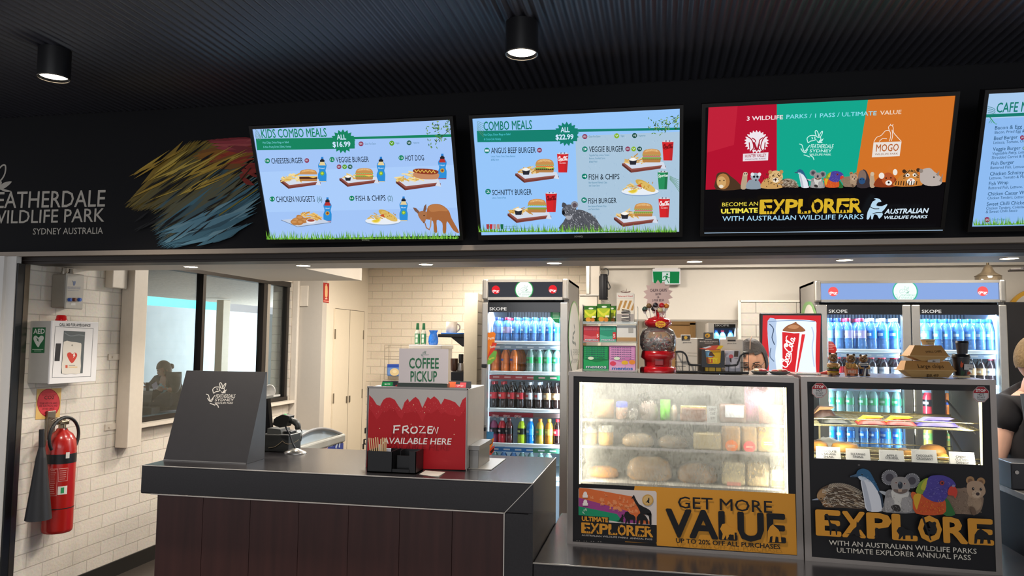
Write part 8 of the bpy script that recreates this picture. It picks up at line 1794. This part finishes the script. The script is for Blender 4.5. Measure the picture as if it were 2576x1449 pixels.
zs_ = zf2(590)+.0005; a, b = Zk(1720, 400, 3.62), Zk(2112, 400, 3.62); r2 = (b.x-a.x)/2; cx2 = (a.x+b.x)/2; t = thing('takeaway_cup', 'small plain black takeaway cup standing on the large one', 'cup', (cx2, yc, zs_), 'takeaway cups on the heated case'); hh = zf2(205)-zs_
m = MB(); m.lathe([(r2*.76, 0), (r2*.94, hh*.78)], 26, (cx2, yc, zs_)); m.build('cup_body', pm('#2a262a', .45), t); m = MB(); m.lathe([(r2*1.0, hh*.78), (r2*1.02, hh*.84), (r2*.96, hh*.87), (r2*.95, hh*.97), (r2*.88, hh)], 26, (cx2, yc, zs_)); m.build('cup_lid', pm('#1c1a1d', .3), t)
# ================================================================ people
def skinned(verts, edges, radii, levels=2):
    """a continuous body grown from a jointed skeleton; returns (vertices, faces)"""
    me = bpy.data.meshes.new('sk'); me.from_pydata([tuple(v) for v in verts], edges, []); o = bpy.data.objects.new('sk', me); COL.objects.link(o)
    o.modifiers.new('s', 'SKIN'); sv = me.skin_vertices[0].data
    for i, r in enumerate(radii): sv[i].radius = r if isinstance(r, tuple) else (r, r); sv[i].use_root = i == 0
    sb = o.modifiers.new('b', 'SUBSURF'); sb.levels = levels; sb.render_levels = levels
    dg = bpy.context.evaluated_depsgraph_get(); dg.update(); ev = bpy.data.meshes.new_from_object(o.evaluated_get(dg))
    out = ([v.co.copy() for v in ev.vertices], [tuple(p.vertices) for p in ev.polygons]); bpy.data.objects.remove(o); bpy.data.meshes.remove(ev); return out


def head_shape(k=1.0, n=28, m=20):
    """skull with brow, nose, lips and chin, looking along -y; about 0.23 m tall at k = 1"""
    vs, fs = [], []
    for i in range(m+1):
        t = pi*i/m
        for j in range(n):
            a = 2*pi*j/n; x, y, z = sin(t)*cos(a), sin(t)*sin(a), -cos(t)
            w, d = .076, .094
            if z < 0: w *= 1-.32*z*z; d *= 1-.18*z*z
            px, py, pz = x*w, y*d, z*.115
            if y < 0:
                f = lambda cx, cz, sx, sz: math.exp(-((px-cx)/sx)**2-((pz-cz)/sz)**2)
                py -= .022*f(0, -.020, .013, .022)+.007*f(0, -.062, .024, .010)+.010*f(0, -.095, .022, .014)+.004*f(0, .022, .05, .01)
                py += .010*f(.031, .006, .018, .012)+.010*f(-.031, .006, .018, .012)
            vs.append(Vector((px, py, pz))*k)
    fs = [(i*n+j, i*n+(j+1) % n, (i+1)*n+(j+1) % n, (i+1)*n+j) for i in range(m) for j in range(n)]
    return vs, fs


def hair_shape(k, cut, n=28, m=20, thick=1.09, low=-.55):
    vs, fs = head_shape(k, n, m); vs = [Vector((v.x*thick, v.y*thick+.004, v.z*thick+.004)) for v in vs]; keep = []
    for q in fs:
        c = sum((vs[i] for i in q), Vector())/4/k
        if cut(c): keep.append(q)
    return vs, keep


def place(m, vs, fs, M, mi=0): m.T = M; m.add(vs, fs, mi, True); m.T = None


def face_parts(t, M, k, eye='#2a1c16', glasses=False, lids=None, brow='#33241c', lip='#a8605a'):
    for s_ in (-1, 1):
        m = MB(); m.T = M; m.ball((s_*.031*k, -.079*k, .006*k), .0115*k, 12, 0); m.build('eye', pm('#ded6cf', .2), t); m = MB(); m.T = M; m.ball((s_*.031*k, -.0885*k, .005*k), .0050*k, 8); m.build('iris', pm(eye, .2), t)
        if lids: m = MB(); m.T = M; m.ball((s_*.031*k, -.0795*k, .0095*k), (.0140*k, .0125*k, .0115*k), 12); m.build('eyelid', pm(lids, .5, var=.03), t); m = MB(); m.T = M; m.tube([Vector((s_*q[0], q[1], q[2]))*k for q in ((.017, -.088, .000), (.031, -.0925, -.003), (.045, -.086, .000))], .0016*k, 5); m.build('eyelash', BLACK, t)
        m = MB(); m.T = M; m.tube([Vector((s_*q[0], q[1], q[2]))*k for q in ((.014, -.093, .021), (.031, -.092, .026), (.048, -.078, .020))], .0032*k, 6); m.build('eyebrow', pm(brow, .7), t)
        m = MB(); m.T = M; m.ball((s_*.076*k, .008*k, -.005*k), (.010*k, .018*k, .030*k), 12); m.build('ear', pm('#c99a80', .5), t)
        if glasses: m = MB(); m.T = M; m.tube([(s_*.032*k+.024*k*cos(a*pi/10), -.103*k, .002*k+.019*k*sin(a*pi/10)) for a in range(20)], .0018*k, 6, closed=True); m.tube([(s_*.056*k, -.101*k, .006*k), (s_*.078*k, -.01*k, .006*k)], .0016*k, 6); m.build('glasses_rim', BLACKG, t)
    m = MB(); m.T = M; m.tube([Vector(q)*k for q in ((-.022, -.090, -.062), (-.008, -.101, -.059), (.008, -.101, -.059), (.022, -.090, -.062))], .0042*k, 8); m.build('lips', pm(lip, .4), t)


def hand(m, wrist, d, side, k=1.0, curl=.5):
    """palm, four unequal bent fingers and a side thumb, from the wrist along d"""
    d = Vector(d).normalized(); side = (Vector(side)-d*d.dot(Vector(side))).normalized(); nrm = d.cross(side); w = Vector(wrist)
    V = [w, w+d*.045*k, w+d*.085*k]; E_ = [(0, 1), (1, 2)]; Rr = [(.020*k, .016*k), (.036*k, .014*k), (.036*k, .012*k)]
    v, f = skinned(V, E_, Rr, 1); m.add(v, f, 0, True)
    for i, L in enumerate((.066, .076, .070, .054)):
        b = w+d*.082*k+side*(.027-.018*i)*k; p = [b]; dd = d.copy()
        for s_ in (.45, .32, .25): dd = (dd+nrm*curl*.55).normalized(); p.append(p[-1]+dd*L*s_*k)
        m.tube([b-d*.015*k]+p, [.0088*k, .0088*k, .0082*k, .0076*k, .0055*k], 8)
    b = w+d*.028*k+side*.030*k; p = [b, b+(d*.6+side*.8).normalized()*.036*k]; p.append(p[-1]+(d+side*.1+nrm*.3).normalized()*.030*k); m.tube([b-side*.012*k]+p, [.011*k, .011*k, .0095*k, .007*k], 8)


def rot(yaw, pitch, roll=0): return Matrix.Rotation(yaw, 4, 'Z') @ Matrix.Rotation(pitch, 4, 'X') @ Matrix.Rotation(roll, 4, 'Y')


# ---- woman behind the chilled case, head bent towards her work
Yw = 4.42; hc = onY(1894, 908, Yw); wx = hc.x+.02
t = thing('person', 'person with dark parted hair and glasses bending behind the wire basket', 'person', (wx, Yw+.12, 0))
SK = pm('#c9977a', .5, var=.03); M = Matrix.Translation(hc) @ rot(radians(-14), radians(22), radians(-8))
m = MB(); B = Vector((wx, Yw+.12, 0)); neck = hc+Vector((.0, .06, -.09))
v, f = skinned([B+Vector((0, .02, .95)), B+Vector((0, .02, 1.12)), B+Vector((0, .0, 1.32)), neck+Vector((0, .03, -.05)), neck, B+Vector((.17, 0, 1.33)), B+Vector((.20, -.04, 1.10)), B+Vector((.14, -.20, 1.02)), B+Vector((-.17, 0, 1.33)), B+Vector((-.20, -.04, 1.10)), B+Vector((-.14, -.20, 1.02)), B+Vector((.09, .02, .88)), B+Vector((.10, .0, .48)), B+Vector((.10, .03, .06)), B+Vector((-.09, .02, .88)), B+Vector((-.10, .0, .48)), B+Vector((-.10, .03, .06))],
    [(0, 1), (1, 2), (2, 3), (3, 4), (2, 5), (5, 6), (6, 7), (2, 8), (8, 9), (9, 10), (0, 11), (11, 12), (12, 13), (0, 14), (14, 15), (15, 16)], [(.15, .11), (.13, .10), (.14, .10), .06, .052, .06, .042, .032, .06, .042, .032, .085, .06, .04, .085, .06, .04])
m.add(v, f, 0, True); v, f = head_shape(); place(m, v, f, M)
hand(m, B+Vector((.14, -.20, 1.02)), (-.3, -1, .1), (-1, .2, 0)); hand(m, B+Vector((-.14, -.20, 1.02)), (.3, -1, .1), (1, .2, 0)); m.build('body', SK, t)
v, f = hair_shape(1.0, lambda c: not (c.y < -.035 and c.z < .082-abs(c.x-.012)*.5) and c.z > -.12, thick=1.10); m = MB(); place(m, v, f, M); m.build('hair', pm('#1f1613', .6, var=.5, sc_=60, bump=.5), t)
m = MB(); m.T = M; m.tube([(.012, -.07, .098), (.014, -.02, .132), (.014, .05, .128)], .0025, 6); m.build('hair_parting', pm('#a07f6a', .6), t)
face_parts(t, M, 1.0, glasses=True, lids='#b98468')
v, f = skinned([B+Vector((0, .02, .86)), B+Vector((0, .02, 1.12)), B+Vector((0, .0, 1.31)), B+Vector((.17, 0, 1.33)), B+Vector((.20, -.04, 1.14)), B+Vector((-.17, 0, 1.33)), B+Vector((-.20, -.04, 1.14))], [(0, 1), (1, 2), (2, 3), (3, 4), (2, 5), (5, 6)], [(.165, .125), (.145, .115), (.155, .115), .07, .055, .07, .055]); m = MB(); m.add(v, f, 0, True); m.build('shirt', pm('#1f1e22', .8), t)
v, f = skinned([B+Vector((0, .02, .92)), B+Vector((.09, .02, .84)), B+Vector((.10, .0, .48)), B+Vector((.10, .03, .05)), B+Vector((-.09, .02, .84)), B+Vector((-.10, .0, .48)), B+Vector((-.10, .03, .05))], [(0, 1), (1, 2), (2, 3), (0, 4), (4, 5), (5, 6)], [(.15, .12), .095, .07, .055, .095, .07, .055]); m = MB(); m.add(v, f, 0, True); m.build('trousers', pm('#1a1a1e', .8), t)

# ---- man at the right edge, back turned to the photographer
Ym = 4.44; hc = onY(2602, 905, Ym); B = Vector((hc.x+.03, Ym+.02, 0))
t = thing('person', 'person in black shirt with short fair hair at the right edge', 'person', B); M = Matrix.Translation(hc) @ rot(radians(118), radians(8), 0)
m = MB(); S2 = pm('#d6a58c', .5, var=.03); sh = onY(2540, 1012, Ym); el = onY(2522, 1118, Ym); wr = onY(2507, 1172, Ym-.02)
sx = sh.x; V = [B+Vector((0, 0, .95)), B+Vector((0, 0, 1.15)), B+Vector((0, 0, 1.36)), hc+Vector((-.01, 0, -.16)), hc+Vector((0, 0, -.06)), Vector((sx+.02, Ym, sh.z-.01)), el, wr, B+Vector((.22, 0, 1.36)), B+Vector((.26, .03, 1.12)), B+Vector((.24, .22, 1.02)), B+Vector((.09, 0, .88)), B+Vector((.10, 0, .48)), B+Vector((.10, 0, .06)), B+Vector((-.09, 0, .88)), B+Vector((-.10, 0, .48)), B+Vector((-.10, 0, .06))]
v, f = skinned(V, [(0, 1), (1, 2), (2, 3), (3, 4), (2, 5), (5, 6), (6, 7), (2, 8), (8, 9), (9, 10), (0, 11), (11, 12), (12, 13), (0, 14), (14, 15), (15, 16)], [(.12, .09), (.11, .08), (.12, .08), .06, .06, .05, .044, .032, .05, .046, .034, .08, .06, .045, .08, .06, .045]); m.add(v, f, 0, True)
v, f = head_shape(1.0); place(m, v, f, M); hand(m, wr, (-.3, .2, -.9), (0, 1, 0)); hand(m, B+Vector((.24, .22, 1.02)), (-.5, .8, 0), (-1, 0, 0)); m.build('body', S2, t)
v, f = hair_shape(1.0, lambda c: c.z > (-.045 if c.y > .0 else .05-c.y*.1), thick=1.10); m = MB(); place(m, v, f, M); m.build('hair', pm('#7d6543', .7, var=.3, sc_=80, bump=.5), t); face_parts(t, M, 1.0, brow='#8d7350')
v, f = skinned([B+Vector((0, 0, .84)), B+Vector((0, 0, 1.15)), B+Vector((0, 0, 1.36)), Vector((sx+.02, Ym, sh.z-.01)), el+Vector((.004, 0, .05)), B+Vector((.22, 0, 1.36)), B+Vector((.26, .03, 1.16)), hc+Vector((-.01, 0, -.17))], [(0, 1), (1, 2), (2, 3), (3, 4), (2, 5), (5, 6), (2, 7)], [(.20, .16), (.20, .16), (.19, .15), .10, .08, .10, .075, .085]); m = MB(); m.add(v, f, 0, True); m.build('shirt', pm('#211e21', .8, var=.2), t)
v, f = skinned([B+Vector((0, 0, .92)), B+Vector((.09, 0, .84)), B+Vector((.10, 0, .48)), B+Vector((.10, .0, .05)), B+Vector((-.09, 0, .84)), B+Vector((-.10, .0, .48)), B+Vector((-.10, .0, .05))], [(0, 1), (1, 2), (2, 3), (0, 4), (4, 5), (5, 6)], [(.16, .13), .10, .075, .06, .10, .075, .06]); m = MB(); m.add(v, f, 0, True); m.build('trousers', pm('#18181b', .8), t)
m = MB(); ax = onY(2574, 1000, Ym-.16).x; m.tube([(ax, Ym-.15, 1.36), (ax+.01, Ym-.165, 1.2), (ax+.015, Ym-.16, 1.0)], .010, 8); m.build('apron_strap', pm('#4a4f56', .7), t)

# side counter with till at the far right
q = onZ(2513, 1217, .93); X0, t = q.x, None
t = thing('side_counter', 'dark side counter at the right edge beside the heated case', 'counter', (X0+.4, 3.5, 0)); m = MB(); m.rbox((X0, 3.22, .90), (2.6, q.y+.02, .93), .003); m.build('counter_top', pm('#6a6662', .25, var=.2), t); m = MB(); m.box((X0+.004, 3.23, 0), (2.59, q.y+.01, .90)); m.build('counter_body', pm('#1a191c', .6, spec=.2), t)
m = MB(); m.box((X0-.001, 3.22, .926), (X0+.003, q.y+.02, .9305)); m.build('edge_trim', pm('#b5b1ab', .35), t)
a = onZ(2546, 1232, .931); b = onY(2580, 1166, a.y); t = thing('till_box', 'black till box with key lock on the side counter', 'till', (a.x+.15, a.y, .93)); m = MB(); m.rbox((a.x, a.y, .9305), (a.x+.35, a.y+.17, b.z), .006); m.build('till_body', pm('#26262b', .4), t); k = onY(2557, 1188, a.y); m = MB(); m.cyl((k.x, a.y+.001, k.z), (k.x, a.y-.006, k.z), .009, n=14); m.build('key_lock', STEEL, t)

# ================================================================ terrace seen through the window (about 11 m away)
Q = lambda x, y, d=11.0: CAM + ray(320+x/6.585, 860+y/6.585)*d
a = onX(555, 800, -8.4); t = thing('terrace_post', 'pale post on the terrace seen through the right window pane', 'post', (a.x, a.y, TZ)); m = MB(); w_ = onX(577, 800, -8.4).y-a.y; m.rbox((-8.5, a.y, TZ), (-8.35, a.y+w_*.8, 2.36), .01); m.build('post_shaft', pm('#b3a489', .6), t)
t = thing('shade_sail', 'turquoise shade sail strip beyond the terrace wall', 'shade', (-10.6, 14, 2.3)); m = MB(); m.prism([(-10.5, 2.1), (-10.9, 2.75), (-10.88, 2.76), (-10.48, 2.11)], lambda u, v, w: (u, w, v), 6, 17.2); m.build('sail_cloth', pm('#6fe3e0', .7, em=.75), t)  # cloth is made to glow, standing in for daylight falling on it
tb = Q(400, 810); ux = _R.copy(); ux.z = 0; ux.normalize(); uy = Vector((-ux.y, ux.x, 0)); tz = tb.z
def slab(m, x0, x1, d0, d1, z0, z1, c=None): c = c or Vector((tb.x, tb.y, 0)); m.prism([(x0, d0), (x1, d0), (x1, d1), (x0, d1)], lambda u, v, w: c+ux*u+uy*v+Vector((0, 0, w)), z0, z1)
t = thing('picnic_table', 'grey timber picnic table seen through the window', 'table', (tb.x, tb.y, TZ)); m = MB(); slab(m, -1.4, .27, -.1, .75, tz-.05, tz); m.build('table_top', pm('#9a9793', .6), t); m = MB(); slab(m, -1.4, .05, -.08, -.03, tz-.16, tz-.05); m.build('table_apron', pm('#7d7b78', .6), t)
for x in (-1.2, -.3): m = MB(); slab(m, x, x+.09, .25, .35, TZ, tz-.05); m.build('leg', pm('#6f6d69', .6), t)
sz = Q(600, 1180).z; c2_ = Q(620, 1000); t = thing('picnic_bench', 'pale bench the terrace visitor sits on', 'bench', (c2_.x, c2_.y, TZ)); m = MB(); slab(m, -.55, .75, -.28, .2, sz, sz+.05, Vector((c2_.x, c2_.y, 0))); m.build('bench_seat', pm('#b9b6c4', .5), t)
for x in (-.45, .6): m = MB(); slab(m, x, x+.07, -.1, .0, TZ, sz, Vector((c2_.x, c2_.y, 0))); m.build('leg', pm('#6f6d69', .6), t)
t = thing('person', 'seated person in dark cardigan and pale blue top reading, seen through window', 'person', (c2_.x, c2_.y, sz+.05)); m = MB(); hc = Q(615, 455); D0 = 11.0
yw = math.atan2(-ux.y, ux.x); M = Matrix.Translation(hc) @ Matrix(((ux.x, uy.x, 0, 0), (ux.y, uy.y, 0, 0), (0, 0, 1, 0), (0, 0, 0, 1))) @ rot(radians(-52), radians(24), 0)
P_ = [Q(690, 930), Q(690, 760), Q(670, 640), Q(645, 580), Q(630, 530), Q(800, 610, 10.85), Q(800, 820, 10.8), Q(660, 780, 10.75), Q(520, 600, 11.2), Q(440, 710, 11.2), Q(330, 745, 11.1), Q(640, 960, 10.85), Q(420, 1010, 10.85), Q(440, 1290, 10.9), Q(660, 970, 11.1), Q(300, 1000, 11.15), Q(270, 1290, 11.15)]
EB = [(0, 1), (1, 2), (2, 3), (3, 4), (2, 5), (5, 6), (6, 7), (2, 8), (8, 9), (9, 10), (0, 11), (11, 12), (12, 13), (0, 14), (14, 15), (15, 16)]
v, f = skinned(P_, EB, [(.11, .09), (.10, .08), (.10, .08), .055, .055, .05, .045, .035, .05, .045, .035, .08, .06, .045, .08, .06, .045], 1); m.add(v, f, 0, True); v, f = head_shape(); place(m, v, f, M); hand(m, P_[7], tuple(-ux), (0, 0, 1)); hand(m, P_[10], tuple(-ux), (0, 0, 1)); m.build('body', S2, t)
v, f = hair_shape(1.0, lambda c: not (c.y < -.03 and c.z < .05) and c.z > -.09, thick=1.14); m = MB(); place(m, v, f, M); m.T = M; m.ball((0, .10, .0), .045, 12); m.T = None; m.build('hair', pm('#5c4c3f', .6, var=.3, sc_=40), t); face_parts(t, M, 1.0)
v, f = skinned([P_[0], P_[1], P_[2]], [(0, 1), (1, 2)], [(.18, .15), (.165, .135), (.165, .13)], 1); m = MB(); m.add(v, f, 0, True); m.build('top', pm('#a9d8e2', .7), t)
v, f = skinned([P_[2]+ux*.06, P_[5], P_[6], P_[7]+ux*.05, P_[1]+ux*.10, P_[0]+ux*.10], [(0, 1), (1, 2), (2, 3), (0, 4), (4, 5)], [.11, .105, .085, .06, .12, .12], 1); m = MB(); m.add(v, f, 0, True); v, f = skinned([P_[2]-ux*.03, P_[8], P_[9], P_[10]], [(0, 1), (1, 2), (2, 3)], [.09, .085, .07, .05], 1); m.add(v, f, 0, True); m.build('cardigan', pm('#33393a', .8), t)
v, f = skinned([P_[0]-Vector((0, 0, .06)), P_[11], P_[12], P_[13], P_[14], P_[15], P_[16]], [(0, 1), (1, 2), (2, 3), (0, 4), (4, 5), (5, 6)], [(.19, .15), .12, .095, .07, .12, .095, .07], 1); m = MB(); m.add(v, f, 0, True); m.build('trousers', pm('#3b3b42', .8), t)
for i, (x0, x1, y0, lb) in enumerate(((145, 225, 690, 'dark takeaway cup at the left end of the picnic table'), (300, 380, 672, 'dark takeaway cup held beside the seated reader'))):
    a, b = Q(x0, 803), Q(x1, 803); r = (b-a).length/2; c = (a+b)/2; t = thing('takeaway_cup', lb, 'cup', (c.x, c.y, tz), 'cups on the picnic table'); h = Q(x0, y0).z-tz; m = MB(); m.lathe([(r*.72, .001), (r*.95, h*.9), (r, h*.92), (r, h)], 18, (c.x, c.y, tz)); m.build('cup_body', pm('#2b2e30', .5), t)
t = thing('paper_leaflet', 'folded white leaflet in the hands of the seated reader', 'paper', Q(455, 740, 10.7)); m = MB(); P4 = [Q(400, 710, 10.7), Q(480, 655, 10.75), Q(515, 745, 10.7), Q(440, 800, 10.65)]; m.add(P4+[p+uy*.004 for p in P4], [(0, 1, 2, 3), (7, 6, 5, 4), (0, 4, 5, 1), (1, 5, 6, 2), (2, 6, 7, 3), (3, 7, 4, 0)]); m.build('paper', pm('#c9c6e0', .6), t)
a, b = Q(95, 1290, 10.4), Q(390, 1100, 10.4); t = thing('black_bag', 'black bag standing below the picnic table at the window', 'bag', (a.x, a.y, TZ)); m = MB(); slab(m, 0, (b-a).length*.85, 0, .25, TZ, b.z, Vector((a.x, a.y, 0))); m.build('bag_body', pm('#2a2b2e', .7), t)

# ================================================================ small fridge seen through the serving hatch
Ys = 7.5; a, b = onY(1782, 812, Ys), onY(1858, 812, Ys); g0, g1 = onY(1796, 812, Ys).x, onY(1850, 812, Ys).x; zg = onY(1820, 824, Ys).z
t = thing('storeroom_fridge', 'small blue lit drinks fridge seen through the serving hatch', 'fridge', ((a.x+b.x)/2, Ys, 0))
m = MB()
for p, q in (((a.x, Ys, 0), (g0, Ys+.5, a.z)), ((g1, Ys, 0), (b.x, Ys+.5, a.z)), ((g0, Ys+.46, 0), (g1, Ys+.5, a.z)), ((g0, Ys, a.z-.012), (g1, Ys+.46, a.z)), ((g0, Ys, 0), (g1, Ys+.46, .3))): m.box(p, q)
m.build('fridge_body', pm('#c4bfb8', .4), t); m = MB(); m.box((g0, Ys+.002, zg), (g1, Ys+.03, a.z-.012)); m.build('door_top_band', BLACKG, t); S = Sheet((g0, Ys+.002, zg), base=.0006); S.box = (.01, .012, .13, .022); S.text('SKOPE', 0, 0, 1, 0, .8, '#b9bcc0', .02); S.build('maker_mark', PRINT, t)
m = MB(); m.box((g0, Ys+.44, .3), (g1, Ys+.455, zg)); m.build('lining', pm('#7fb4ee', .5), t); m = MB(); m.box((g0, Ys+.01, .3), (g1, Ys+.014, zg)); m.build('door_glass', glass('fridge_glass'), t); zz_ = onY(1820, 880, Ys+.1).z
m = MB(); m.box((g0, Ys+.05, zz_-.012), (g1, Ys+.42, zz_-.002)); m.build('shelf', pm('#e4eef4', .3), t)
area('storeroom_fridge_light', ((g0+g1)/2, Ys+.06, zg-.02), g1-g0-.02, 5, (.55, .78, 1), (radians(-20), 0, 0), .04)
for i, x in enumerate((1802, 1818, 1838)): p = onY(x, 870, Ys+.12); bottle(('spring water', 'berry water', 'spring water')[i], (p.x, p.y, zz_), 'water bottle, %s of three in the fridge behind the serving hatch' % ('left', 'middle', 'right')[i], 'bottles in the fridge behind the hatch', 1.05)
